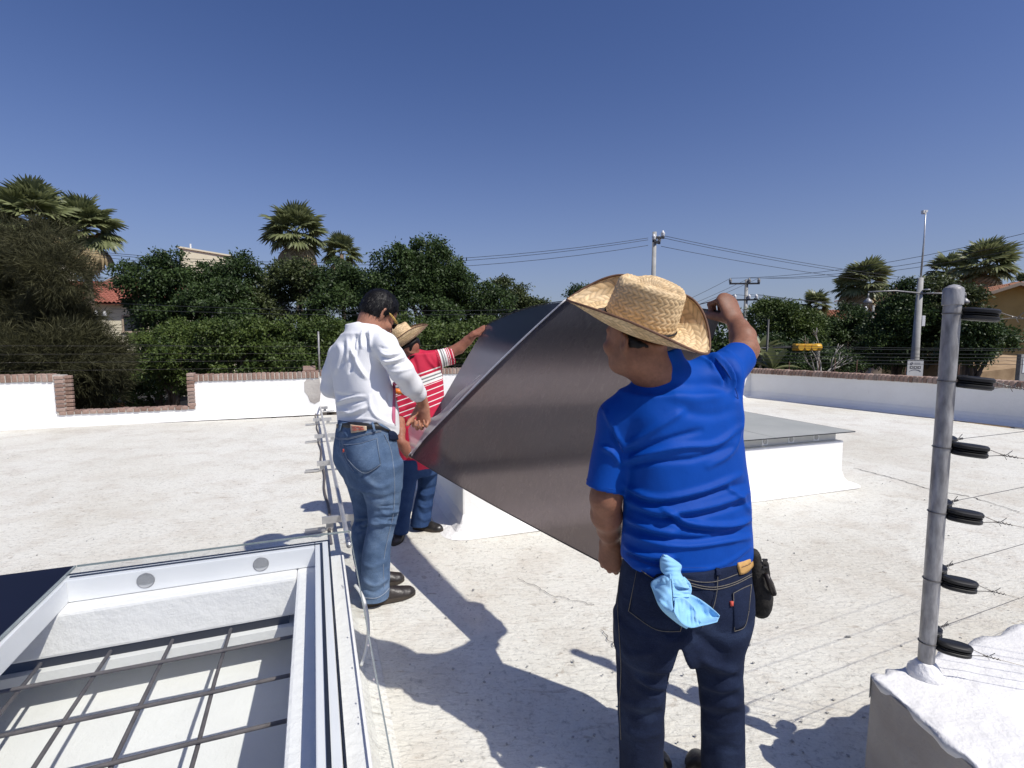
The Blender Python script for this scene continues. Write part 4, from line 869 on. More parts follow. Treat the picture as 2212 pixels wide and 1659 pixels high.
def house(name, label, c, yaw, w, d, h, wall_m, roof_m, ridge=1.3, eave=.5, wins=(), z0=STREET, gable_front=True):
    t = empty(name, (c[0], c[1], z0), yaw, label, 'house'); mb = MB()
    mb.box(V3(-w / 2, 0, 0), V3(w, 0, 0), V3(0, d, 0), V3(0, 0, h))
    if gable_front:
        mb.prism([V3(-w / 2, .002, h), V3(w / 2, .002, h), V3(0, .002, h + ridge)], V3(0, d - .004, 0))
    else:
        mb.prism([V3(-w / 2 + .002, 0, h), V3(-w / 2 + .002, d, h), V3(-w / 2 + .002, d / 2, h + ridge)], V3(w - .004, 0, 0))
    mb.build('wall', wall_m, t)
    e = eave
    if gable_front:
        k = ridge / (w / 2); zz = h - e * k + .05
        tiled_slope(V3(-w / 2 - e, d + e, zz), V3(-w / 2 - e, -e, zz), V3(w / 2 + e, 0, ridge + e * k), roof_m, t); tiled_slope(V3(w / 2 + e, -e, zz), V3(w / 2 + e, d + e, zz), V3(-w / 2 - e, 0, ridge + e * k), roof_m, t)
        mb = MB()
        for sg in (-1, 1): mb.box(V3(sg * (w / 2 + e), -e - .05, zz - .12), V3(-sg * (w / 2 + e), 0, ridge + e * k), V3(0, .12, 0), V3(0, 0, .16))
        mb.build('barge_board', M['tan'], t)
    else:
        k = ridge / (d / 2); zz = h - e * k + .05
        tiled_slope(V3(-w / 2 - e, -e, zz), V3(w / 2 + e, -e, zz), V3(0, d / 2 + e, ridge + e * k), roof_m, t); tiled_slope(V3(w / 2 + e, d + e, zz), V3(-w / 2 - e, d + e, zz), V3(0, -d / 2 - e, ridge + e * k), roof_m, t)
    for (x, z, ww, hh) in wins:
        mb = MB(); f = .09
        mb.box(V3(x - ww / 2 - f, -.06, z), V3(f, 0, 0), V3(0, .1, 0), V3(0, 0, hh)); mb.box(V3(x + ww / 2, -.06, z), V3(f, 0, 0), V3(0, .1, 0), V3(0, 0, hh)); mb.box(V3(x - ww / 2 - f - .05, -.1, z - .1), V3(ww + 2 * f + .1, 0, 0), V3(0, .14, 0), V3(0, 0, .1)); mb.box(V3(x - ww / 2 - f, -.06, z + hh), V3(ww + 2 * f, 0, 0), V3(0, .1, 0), V3(0, 0, f))
        wo_ = mb.build('window', M['tan'], t); mb = MB(); mb.box(V3(x - ww / 2, -.03, z), V3(ww, 0, 0), V3(0, .025, 0), V3(0, 0, hh)); mb.build('pane', M['darkwin'], wo_)
    return t
c = aty(250, 660, 31); house('house', 'cream house with red tiled roof peeping between the feathery tree and the hedge', V3(c[0] - 1.5, 31, 0), R(16), 9, 8, aty(250, 650, 31)[2] - STREET, M['cream'], M['rtile'], 1.4, .6, [(2.2, 5.6, 1.1, .9)], gable_front=False)
c = aty(215, 625, 34); house('house', 'gabled house with brownish pink front behind the red tiled roof', V3(c[0], 36, 0), R(-8), 6.0, 6, aty(215, 640, 36)[2] - STREET, pm('pinkish_render', (0.36, 0.22, 0.165), (0.42, 0.27, 0.20), 2, .9), M['otile'], 1.25, .5)
c = aty(440, 560, 42); hb = empty('apartment_building', (c[0], 42, STREET), R(24), 'tall cream building whose flat top shows above the hedge', 'building')
ht = aty(440, 541, 42)[2] - STREET
mb = MB(); mb.hexa([V3(-1.6, 0, 0), V3(1.9, 0, 0), V3(1.9, 6, 0), V3(-1.6, 6, 0), V3(-1.6, 0, ht + .1), V3(1.9, 0, ht - .35), V3(1.9, 6, ht - .35), V3(-1.6, 6, ht + .1)]); mb.build('wall', M['cream'], hb)
mb = MB(); mb.hexa([V3(-1.75, -.12, ht + .102), V3(2.05, -.12, ht - .37), V3(2.05, 6.1, ht - .37), V3(-1.75, 6.1, ht + .102), V3(-1.75, -.12, ht + .22), V3(2.05, -.12, ht - .25), V3(2.05, 6.1, ht - .25), V3(-1.75, 6.1, ht + .22)]); mb.build('roof_edge', M['cream'], hb)
MB().tube([V3(-.9, .3, ht + .1), V3(-.9, .3, ht + .5)], .06, 6).build('vent_pipe', M['white'], hb)
c = aty(-10, 540, 40); hb = empty('apartment_building', (c[0], 40, STREET), 0, 'cream building at the far left edge behind the palms', 'building'); mb = MB(); mb.box(V3(-4, 0, 0), V3(4.9, 0, 0), V3(0, 6, 0), V3(0, 0, aty(0, 535, 40)[2] - STREET)); mb.build('wall', M['cream'], hb); mb = MB(); mb.box(V3(.2, -.08, 7), V3(.5, 0, 0), V3(0, .06, 0), V3(0, 0, 1)); mb.build('window', M['darkwin'], hb)
c = aty(235, 830, 24); hb = empty('garden_hut', (c[0], 24, STREET), 0, 'low orange walled hut seen through the parapet gap', 'hut'); mb = MB(); mb.box(V3(-1.0, 0, 0), V3(1.6, 0, 0), V3(0, 3, 0), V3(0, 0, 2.2)); mb.build('wall', M['orange_wall'], hb); mb = MB(); mb.box(V3(-1.2, -.4, 2.2), V3(3.6, 0, 0), V3(0, 4, .2), V3(0, 0, .1)); mb.build('roof', M['dark_metal'], hb); mb = MB(); mb.box(V3(.8, .3, 0), V3(1.4, 0, 0), V3(0, 2, 0), V3(0, 0, 2.2)); mb.build('wall', M['dark_metal'], hb)
# right side
c = aty(2180, 700, 27); hr = house('house', 'ochre yellow house with orange tiled gable behind the fence post', V3(c[0] + .1, 27, 0), R(-22), 6.6, 9, aty(2150, 668, 27)[2] - STREET, M['ochre'], M['otile'], 1.25, .6, [(-2.6, 6.0, .8, .45), (1.5, 3.6, 1.2, 1.4)])
c = aty(2090, 780, 25); mb = MB(); hb = empty('garden_wall', (c[0], 24.5, STREET), R(-20), 'shabby tan wall with dark base in front of the yellow house', 'wall'); mb.box(V3(-2.5, 0, .8), V3(6.5, 0, 0), V3(0, .25, 0), V3(0, 0, 1.9)); mb.build('wall_body', M['tan'], hb); mb = MB(); mb.box(V3(-2.5, -.02, 0), V3(6.5, 0, 0), V3(0, .29, 0), V3(0, 0, .8)); mb.build('wall_base', M['bark'], hb)
c = aty(1880, 690, 44); house('house', 'brownish house with low tiled roof below the palm pair', V3(c[0] + .2, 44, 0), R(-20), 6.5, 6, aty(1880, 690, 44)[2] - STREET, M['tan'], M['otile'], .9, .5, [(.8, 5.4, .9, .8)], gable_front=False)
c = aty(1902, 650, 50); hb = empty('water_tower', (c[0], 50, STREET), R(-20), 'little white roof tower with a round dark window beside the palm pair', 'tower'); h1 = aty(1902, 629, 50)[2] - STREET
mb = MB(); mb.box(V3(-.75, 0, 0), V3(1.5, 0, 0), V3(0, 1.5, 0), V3(0, 0, h1)); mb.box(V3(-.85, -.1, h1 + .002), V3(1.7, 0, 0), V3(0, 1.7, 0), V3(0, 0, .12)); mb.build('wall', M['white'], hb)
mb = MB(); mb.prism([V3(.32 * math.cos(t), -.05, h1 - .75 + .32 * math.sin(t)) for t in np.linspace(0, 2 * math.pi, 18, endpoint=False)], V3(0, .04, 0)); mb.build('round_window', M['darkwin'], hb)
c = aty(2060, 640, 40); house('house', 'pale house top half hidden behind the palms right of the mast', V3(c[0], 46, 0), R(-15), 5, 6, aty(2060, 640, 46)[2] - STREET, M['tan'], M['otile'], .6, .4)
c = aty(2140, 800, 20); mb = MB(); mb.prism([c + V3(-1.6, 0, -3), c + V3(4.5, 0, -3), c + V3(4.5, 0, -.05), c + V3(1.5, .2, .12), c + V3(-.3, 0, -.05)], V3(0, 3.5, .5)); tag(mb.build('earth_mound', pm('ochre_earth', (0.26, 0.17, 0.09), (0.40, 0.28, 0.16), 2.5, .95, .5, 20)), kind='structure')
c = aty(2206, 785, 17); hb = empty('utility_cabinet', (c[0], c[1], STREET), 0, 'pale grey utility cabinet at the right edge behind the parapet', 'cabinet'); zt_ = aty(2206, 765, 17)[2] - STREET; mb = MB(); mb.box(V3(-.02, 0, 0), V3(.8, 0, 0), V3(0, .16, 0), V3(0, 0, zt_)); mb.build('cabinet_body', M['concrete'], hb, bevel=.02); mb = MB(); mb.box(V3(.05, -.012, zt_ - .62), V3(.66, 0, 0), V3(0, .011, 0), V3(0, 0, .5)); mb.build('door', M['frame'], hb)
# ------- utility poles and lines
def insul(mb, p, s_=1.0): mb.lathe([(.03 * s_, 0), (.07 * s_, .03 * s_), (.05 * s_, .07 * s_), (.075 * s_, .10 * s_), (.045 * s_, .15 * s_), (.02 * s_, .2 * s_)], c=p, n=8)
def utility_pole(u, Y, vtop, arms, label, r=.12):
    top = aty(u, vtop, Y); root = V3(top[0], Y, STREET); H = top[2] - STREET
    t = empty('utility_pole', root, label=label, cat='utility pole')
    MB().lathe([(r * 1.35, 0), (r * .85, H)], n=12).build('pole', M['concrete'], t, smooth=True); ends = []
    for (va, x0, x1, ins, az, zoff) in arms:
        z = aty(u, va, Y)[2] - STREET; d = V3(math.cos(az), math.sin(az), 0); mb = MB(); mb.box(d * x0 - V3(-d[1], d[0], 0) * (r + .06) - eZ * .05, d * (x1 - x0), V3(-d[1], d[0], 0) * .09, eZ * .1); a_ = mb.build('crossarm', M['dark_metal'], t)
        for x in ins:
            mb = MB(); insul(mb, d * x + eZ * (z * 0 + .05) - V3(-d[1], d[0], 0) * (r + .015), 1.5); i_ = mb.build('insulator', M['porcelain'] if zoff else M['concrete'], a_, smooth=True)
            ends.append(root + d * x + eZ * (z + .34) - V3(-d[1], d[0], 0) * (r + .015))
        a_.location = (0, 0, z)
    return t, ends
p1, e1 = utility_pole(1414, 26, 501, [(524, -.42, .32, (-.35, .26), R(50), 1), (514, -.1, .45, (.38,), R(10), 1)], 'concrete utility pole standing behind the crown of the straw hat')
p2, e2 = utility_pole(1613, 33, 604, [(613, -1.1, .75, (-1.05, .12, .7), R(-4), 0), (648, -.75, .62, (-.7, .15, .58), R(-8), 1)], 'concrete utility pole with two crossarms right behind the raised fist')
p3, e3 = utility_pole(205, 27, 680, [(686, -.55, .75, (-.5, .2, .7), R(-8), 1)], 'pole top with three white insulators in front of the red roofed house', .1)
p4, e4 = utility_pole(1887, 30, 660, [(675, -.6, .5, (-.5, .4), 0, 1), (717, -.5, .5, (-.4, .4), 0, 1)], 'slim concrete pole with short crossarms below the palm pair', .07)
def span(a, b, sag, label, r=.012, n=18, group='overhead power lines'):
    a, b = np.asarray(a, float), np.asarray(b, float)
    pts = [a + (b - a) * t - eZ * (sag * 4 * t * (1 - t)) for t in np.linspace(0, 1, n)]
    return tag(MB().tube(pts, r, 5).build('power_line', M['cable'], None, smooth=True), label, 'power line', group)
LN = 'thin dark power lines crossing the sky left of the pole behind the hat'
far_l = [aty(-60, v, 24) for v in (520, 526, 534)]
mid_l = [aty(u, v, 25) for u, v in ((240, 543), (240, 545), (240, 549))]
for i in range(3): span(aty(1400, (514, 518, 530)[i], 26), aty(60, (528, 531, 536)[i], 24), 1.0 + .05 * i, ['uppermost of the three power lines left of the pole behind the hat', 'middle of the three power lines left of the pole behind the hat', 'lowest of the three power lines left of the pole behind the hat'][i])
for i in range(3): span(aty(1428, (508, 513, 532)[i], 26), aty(2300, (630, 636, 640)[i], 30), .45, ['uppermost power line falling from the pole behind the hat to the right', 'second power line falling from the pole behind the hat to the right', 'lowest power line falling from the pole behind the hat to the right'][i])
for i in range(3): span(e2[i], aty(2330, (474, 492, 508)[i], 22), .55, ['upper power line rising from the crossarm pole to the right edge', 'middle power line rising from the crossarm pole to the right edge', 'lower power line rising from the crossarm pole to the right edge'][i])
for i in range(3): span(e2[i], aty(1385, (690, 700, 705)[i], 27), .1, ['left wire of the three running from the crossarm pole down behind the hat', 'middle wire of the three running from the crossarm pole down behind the hat', 'right wire of the three running from the crossarm pole down behind the hat'][i])
for i in range(3): span(e2[3 + i], aty(2400, (665, 672, 690)[i], 30), .35, ['upper secondary cable from the lower crossarm to the right', 'middle secondary cable from the lower crossarm to the right', 'lower secondary cable from the lower crossarm to the right'][i])
span(e2[3], aty(1480, 664, 36), .05, 'thick bundled cable left of the lower crossarm', .03)
span(aty(1613, 680, 33), aty(2400, 690, 31), .25, 'telephone cable low across the bright green tree', .016)
span(aty(1500, 672, 34), aty(1613, 676, 33), .03, 'short cable between the hat and the crossarm pole')
for i, (va, vb, Y) in enumerate(((744, 752, 15), (748, 756, 15.2), (758, 764, 15.4), (766, 771, 15.6), (773, 778, 15.8), (780, 786, 16))):
    span(aty(1590, va, Y), aty(2420, vb, Y - 3), .05, 'fence wire across the trees above the right parapet, %s from the top' % ['first', 'second', 'third', 'fourth', 'fifth', 'sixth'][i], .006, 12, 'wires above the right parapet')
for i, (va, vb) in enumerate(((655, 668), (667, 676), (742, 748), (772, 776))):
    span(aty(240, va, 15.5), aty(1180, vb, 16.5), .12, 'thin cable across the dark hedge, %s from the top' % ['first', 'second', 'third', 'fourth'][i], .007, 14, 'cables across the hedge')
# street light mast
Y = 20; top = aty(1985, 600, Y); root = V3(aty(1976, 780, Y)[0], Y, STREET); H = top[2] - STREET
mast = empty('street_light_mast', root, label='tall concrete street light mast with a thin antenna rod and two lamps', cat='street light')
MB().lathe([(.17, 0), (.15, H * .5), (.095, H)], n=14).build('pole', M['concrete'], mast, smooth=True)
h2 = aty(1996, 455, Y)[2] - STREET; MB().tube([V3(0, 0, H - .3), V3(.03, 0, H + 1.4), V3(.02, 0, h2)], [.035, .03, .015], 7).build('antenna_rod', M['alu'], mast, smooth=True)
mb = MB(); mb.box(V3(-.11, -.06, h2 - .12), V3(.12, 0, 0), V3(0, .12, 0), V3(0, 0, .13)); mb.lathe([(.015, 0), (.05, .03), (.05, .06)], c=V3(-.05, -.08, h2 - .05), n=8, ax=(0, -1, 0)); mb.build('antenna_head', M['porcelain'], mast)
za = aty(1930, 634, Y)[2] - STREET
for sg, ln_ in ((-1, 2.1), (1, 1.6)):
    mb = MB(); mb.tube([V3(0, -.1, za), V3(sg * ln_ * .5, -.15, za + .04 - sg * .05), V3(sg * ln_, -.2, za + .02 - sg * .02)], .03, 6); a_ = mb.build('lamp_arm', M['galv'], mast, smooth=True)
    mb = MB(); p = V3(sg * ln_, -.2, za - .02); mb.tube([p, p - eZ * .16], .025, 6); mb.lathe([(.13, 0), (.15, .08), (.08, .16), (.03, .22)], c=p - eZ * .38, n=12); lf = mb.build('lamp_housing', M['galv'], a_, smooth=True)
mb = MB(); mb.lathe([(.02, 0), (.11, .02), (.11, .05)], c=V3(.12, -.18, za + .1), n=10); mb.build('siren', M['porcelain'], mast)
mb = MB(); mb.box(V3(.10, -.1, za - 1.25), V3(.12, 0, 0), V3(0, .14, 0), V3(0, 0, .4)); mb.build('meter_box', M['porcelain'], mast, bevel=.01)
# warning sign on the mast's foot
c = aty(1977, 797, 14.6); sg = empty('warning_sign', (c[0], c[1], c[2]), R(-6), 'small white sign with striped top and three icons behind the right parapet', 'sign')
sw = .42; sh = .40
mb = MB(); mb.box(V3(-sw / 2, 0, -sh * .75), V3(sw, 0, 0), V3(0, .02, 0), V3(0, 0, sh * 1.4)); mb.build('board', pm('grey_white_board', (0.50, 0.50, 0.49), (0.56, 0.56, 0.55), 4, .6), sg)
mb = MB(); 
for k in range(11):
    x = -sw / 2 + k * sw / 11 + .004; mb.prism([V3(x, -.004, sh * .58), V3(x + .02, -.004, sh * .58), V3(x + .034, -.004, sh * .64), V3(x + .014, -.004, sh * .64)], V3(0, .003, 0))
mb.build('hazard_stripe', M['black'], sg)
mb = MB(); c0 = V3(-.10, -.004, sh * .40); mb.tube([c0 + V3(.032 * math.cos(t), 0, .032 * math.sin(t)) for t in np.linspace(0, 6.283, 15)], .006, 4); mb.box(c0 + V3(-.012, 0, -.016), V3(.024, 0, 0), V3(0, .003, 0), V3(0, 0, .032))
for k in range(2): mb.box(V3(-.03, -.004, sh * (.42 - .08 * k)), V3(.16, 0, 0), V3(0, .003, 0), V3(0, 0, .012))
mb.build('emblem', pm('faded_print', (0.26, 0.26, 0.26), rough=.7), sg)
mb = MB()
for k in range(3):
    x = -.145 + k * .102; mb.box(V3(x, -.004, sh * .02), V3(.085, 0, 0), V3(0, .003, 0), V3(0, 0, .075))
mb.build('icon_squares', pm('dark_print', (0.14, 0.14, 0.14), rough=.7), sg)
mb = MB()
for k in range(3):
    x = -.145 + k * .102 + .042; mb.prism([V3(x - .02, -.007, sh * .02 + .02), V3(x + .02, -.007, sh * .02 + .02), V3(x, -.007, sh * .02 + .058)], V3(0, .002, 0))
mb.build('icon_marks', M['porcelain'], sg)
mb = MB(); mb.tube([V3(.15 * math.cos(t), -.004, -sh * .22 + .07 * math.sin(t)) for t in np.linspace(.2, 2.94, 12)], .006, 4); mb.build('oval_mark', bpy.data.materials['dark_print'], sg)
MB().tube([V3(0, .04, -2.5), V3(0, .04, .1)], .03, 6).build('sign_post', M['galv'], sg)
# yellow traffic signal on its side arm
c = aty(1742, 750, 17); tl = empty('traffic_light', c, label='yellow traffic light hanging sideways among the right hand trees', cat='traffic light'); M['sig'] = pm('signal_yellow', (0.60, 0.32, 0.015), (0.68, 0.38, 0.02), 4, .45)
mb = MB(); mb.box(V3(-.42, -.12, -.11), V3(.66, 0, 0), V3(0, .24, 0), V3(0, 0, .22)); mb.build('housing', M['sig'], tl, bevel=.03)
for k in range(3):
    mb = MB(); c0 = V3(-.32 + .22 * k, -.12, 0); mb.lathe([(.10, 0), (.10, .16)], c=c0, n=12, ax=(0, -1, .0)); mb.build('visor', M['sig'], tl, smooth=False)
mb = MB(); mb.lathe([(.09, 0), (.12, .05), (.12, .22), (.07, .26)], c=V3(.23, 0, 0), n=12, ax=(1, 0, 0)); mb.build('end_cap', M['sig'], tl, smooth=True)
MB().tube([V3(-.4, .1, 0), V3(-2.4, .2, -.06), V3(-2.5, .2, STREET - c[2])], .035, 6).build('mast_arm', M['dark_metal'], tl, smooth=True)
# thin poles
for (u, vt, vb_, Y, lab) in ((1660, 690, 800, 16.5, 'thin dark pole between the large-leaved plants'), (2100, 700, 800, 24, 'thin pole beside the shabby tan wall')):
    p = aty(u, vt, Y); o = MB().tube([V3(0, 0, 0), V3(0, 0, p[2] - STREET)], .035, 7).build('thin_pole', M['dark_metal'], None, smooth=True); o.location = (p[0], p[1], STREET); tag(o, lab, 'pole')
p = on_lw(690, 790); pt = aty(687, 727, p[1] + .12); o = MB().tube([V3(0, 0, 0), V3(0, 0, pt[2] - zt2)], .018, 8).build('fence_rod', M['galv'], None, smooth=True); o.location = (pt[0], p[1] + .14, zt2 + .10); tag(o, 'thin galvanised rod standing on the left parapet beside the man in white', 'fence rod')
for i, dz in enumerate((.08, .22, .36, .50)):
    a_ = V3(pt[0], p[1] + .14, zt2 + .12 + dz); b_ = aty(60, 0, 9.2); b_ = lwp(-3, 0) + nW * .14; b_[2] = zt + .12 + dz
    tag(MB().tube([a_ + (b_ - a_) * t for t in np.linspace(0, 1, 8)], .0016, 4).build('fence_wire', M['wire']), 'thin fence wire above the left parapet, %s from below' % ['first', 'second', 'third', 'fourth'][i], 'wire', 'fence wires above the left parapet')
    c_ = bwp(LB * .9, 0) + nB * .14; c_[2] = zb + .12 + dz
    tag(MB().tube([a_ + (c_ - a_) * t for t in np.linspace(0, 1, 8)], .0016, 4).build('fence_wire', M['wire']), 'thin fence wire behind the workers above the back parapet, %s from below' % ['first', 'second', 'third', 'fourth'][i], 'wire', 'fence wires above the back parapet')

# a far-off belt of trees all round the neighbourhood: one mass nobody could count
def tree_belt():
    r_ = np.random.default_rng(77); Pc, tn = [], []
    for az in np.arange(-75, 76, 1.15):
        for k in range(2):
            d_ = r_.uniform(62, 95); a = az + r_.uniform(-.6, .6); h = r_.uniform(3.6, 6.8) + (1.0 if abs(a - 8) < 16 else 0); n = 620; c = V3(math.sin(R(a)) * d_, math.cos(R(a)) * d_, STREET)
            p = r_.normal(size=(n, 3)); p = unit(p) * (r_.uniform(.5, 1.0, (n, 1))) * V3(1.6 + .15 * h, 1.5, h * .52) + V3(0, 0, h * .5); Pc.append(c + p); tn.append(np.clip(r_.uniform(0, .4) + r_.uniform(0, .6, n), 0, 1))
    Pc = np.concatenate(Pc); tn = np.concatenate(tn); v_, f_ = leaf_quads(Pc, unit(r_.normal(size=Pc.shape) - V3(0, 0, .3)), unit(r_.normal(size=Pc.shape) + V3(0, -.6, .6)), r_.uniform(.35, .75, len(Pc)), .6)
    tag(link('distant_trees', mesh_np('distant_trees', v_, f_, smooth=False, cols=np.repeat(tn, 4)[:, None] * np.ones((1, 3))), M['leaf_dark']), 'far belt of dark trees along the horizon', 'trees', kind='stuff')
tree_belt()
# ------------------------------------------------------------------ people: smooth distance-field bodies turned into meshes
def smin(a, b, k):
    h = np.clip(.5 + .5 * (b - a) / k, 0, 1); return b * (1 - h) + a * h - k * h * (1 - h)
def smax(a, b, k): return -smin(-a, -b, k)
def cone(P, a, b, ra, rb, w=None, fl=1.0):
    a, b = np.asarray(a, float), np.asarray(b, float); ba = b - a; q = P - a
    if w is not None:
        w = nrm(w); q = q + (q @ w)[:, None] * w * (1 / fl - 1)
    t = np.clip(q @ ba / (ba @ ba), 0, 1); return np.linalg.norm(q - t[:, None] * ba, axis=1) - (ra + (rb - ra) * t)
def chain(P, pts, rs, k=.02):
    d = None
    for i in range(len(pts) - 1):
        c_ = cone(P, pts[i], pts[i + 1], rs[i], rs[i + 1]); d = c_ if d is None else smin(d, c_, k)
    return d
def ell(P, c, r, fr=None):
    q = P - np.asarray(c, float)
    if fr is not None: q = q @ np.asarray(fr).T
    r = np.asarray(r, float); k0 = np.linalg.norm(q / r, axis=1); k1 = np.linalg.norm(q / (r * r), axis=1) + 1e-9; return k0 * (k0 - 1) / k1
LOFT = {}
def loft(P, secs, n=2.3):
    """secs: rows (z, cx, cy, half width, half depth, yaw) sorted upwards"""
    key = id(secs)
    if key not in LOFT or LOFT[key][0] is not secs:
        S = np.array(sorted([tuple(s_) for s_ in secs])); zz = np.linspace(S[0, 0], S[-1, 0], 200); tab = []; m_ = 200 // max(4, 2 * len(S))
        for c_ in range(1, 6):
            y_ = np.interp(zz, S[:, 0], S[:, c_]); ker = np.hanning(2 * m_ + 1); ker /= ker.sum(); tab.append(np.convolve(np.pad(y_, m_, mode='edge'), ker, 'valid'))
        LOFT[key] = (secs, S, np.array(tab))
    _, S, tab = LOFT[key]; z = P[:, 2]; w_ = np.clip((z - S[0, 0]) / (S[-1, 0] - S[0, 0]) * 199, 0, 198.999); i_ = w_.astype(int); w_ = w_ - i_; T = tab[:, i_] * (1 - w_) + tab[:, i_ + 1] * w_
    cx_, cy_, hw, hd, yw = T; dx, dy = P[:, 0] - cx_, P[:, 1] - cy_
    x = (dx * np.cos(yw) + dy * np.sin(yw)) / hw; y = (-dx * np.sin(yw) + dy * np.cos(yw)) / hd
    r = (np.abs(x) ** n + np.abs(y) ** n) ** (1 / n); d = (r - 1) * np.minimum(hw, hd)
    return smax(d, np.maximum(S[0, 0] - z, z - S[-1, 0]), .006)
def surface_nets(fn, lo, hi, h):
    lo, hi = np.asarray(lo, float), np.asarray(hi, float); n = np.ceil((hi - lo) / h).astype(int) + 1
    B = 8; nb = -(-n // B); n = nb * B                       # evaluate only the blocks the surface can pass through
    ctr = np.stack(np.meshgrid(*[lo[i] + h * (np.arange(nb[i]) * B + (B - 1) / 2) for i in range(3)], indexing='ij'), -1).reshape(-1, 3)
    dc = fn(ctr); near = np.abs(dc) < h * B * .87 * 1.5 + .02; f = np.repeat(np.where(dc < 0, -1.0, 1.0)[:, None], B ** 3, 1)
    loc = h * (np.stack(np.meshgrid(*[np.arange(B)] * 3, indexing='ij'), -1).reshape(-1, 3) - (B - 1) / 2)
    ib = np.flatnonzero(near)
    for i in range(0, len(ib), 600): k_ = ib[i:i + 600]; f[k_] = fn((ctr[k_][:, None] + loc).reshape(-1, 3)).reshape(len(k_), -1)
    f = f.reshape(*nb, B, B, B).transpose(0, 3, 1, 4, 2, 5).reshape(n); s = f < 0
    sh = n - 1; cs = np.zeros(sh, int)
    offs = [(a, b, c) for a in (0, 1) for b in (0, 1) for c in (0, 1)]
    for a, b, c in offs: cs += s[a:a + sh[0], b:b + sh[1], c:c + sh[2]]
    act = (cs > 0) & (cs < 8); idx = np.full(sh, -1); I = np.argwhere(act); idx[act] = np.arange(len(I))
    cv = np.stack([f[I[:, 0] + a, I[:, 1] + b, I[:, 2] + c] for a, b, c in offs], 1); O = np.array(offs, float); acc = np.zeros((len(I), 3)); cnt = np.zeros(len(I))
    for p in range(8):
        for q in range(p + 1, 8):
            if np.abs(O[p] - O[q]).sum() == 1:
                m = (cv[:, p] < 0) != (cv[:, q] < 0); t = cv[m, p] / (cv[m, p] - cv[m, q]); acc[m] += O[p] + t[:, None] * (O[q] - O[p]); cnt[m] += 1
    V = lo + h * (I + acc / cnt[:, None]); F = []
    for a in range(3):
        b, c = (a + 1) % 3, (a + 2) % 3; s0 = [slice(None)] * 3; s1 = [slice(None)] * 3
        s0[a] = slice(0, -1); s1[a] = slice(1, None); e = s[tuple(s0)] != s[tuple(s1)]; E_ = np.argwhere(e)
        E_ = E_[(E_[:, b] > 0) & (E_[:, c] > 0) & (E_[:, b] < sh[b]) & (E_[:, c] < sh[c])]
        def cell(db, dc):
            q = E_.copy(); q[:, b] -= db; q[:, c] -= dc; return idx[q[:, 0], q[:, 1], q[:, 2]]
        quad = np.stack([cell(1, 1), cell(0, 1), cell(0, 0), cell(1, 0)], 1); fl = ~s[E_[:, 0], E_[:, 1], E_[:, 2]]
        quad[fl] = quad[fl][:, ::-1]; F.append(quad)
    return V, np.concatenate(F)
def vnormals(V, F):
    n = np.cross(V[F[:, 2]] - V[F[:, 0]], V[F[:, 3]] - V[F[:, 1]]); N = np.zeros_like(V)
    for k in range(4): np.add.at(N, F[:, k], n)
    return unit(N)
def seg_d(u, v, pts):
    d = np.full(u.shape, 1e9)
    for (a, b), (c, e) in zip(pts[:-1], pts[1:]):
        dx, dy = c - a, e - b; t = np.clip(((u - a) * dx + (v - b) * dy) / (dx * dx + dy * dy + 1e-9), 0, 1); d = np.minimum(d, np.hypot(u - a - t * dx, v - b - t * dy))
    return d
def smooth_curve(pts, n=6):
    P = np.array(pts, float)
    if len(P) < 3: return [tuple(p) for p in P]
    t = np.arange(len(P)); tt = np.linspace(0, len(P) - 1, n * (len(P) - 1) + 1); out = []
    for x in tt:
        i = min(int(x), len(P) - 2); f_ = x - i; p0 = P[max(i - 1, 0)]; p1, p2 = P[i], P[i + 1]; p3 = P[min(i + 2, len(P) - 1)]
        out.append(tuple(.5 * ((2 * p1) + (-p0 + p2) * f_ + (2 * p0 - 5 * p1 + 4 * p2 - p3) * f_ ** 2 + (-p0 + 3 * p1 - 3 * p2 + p3) * f_ ** 3)))
    return out
FOLD = 1.0
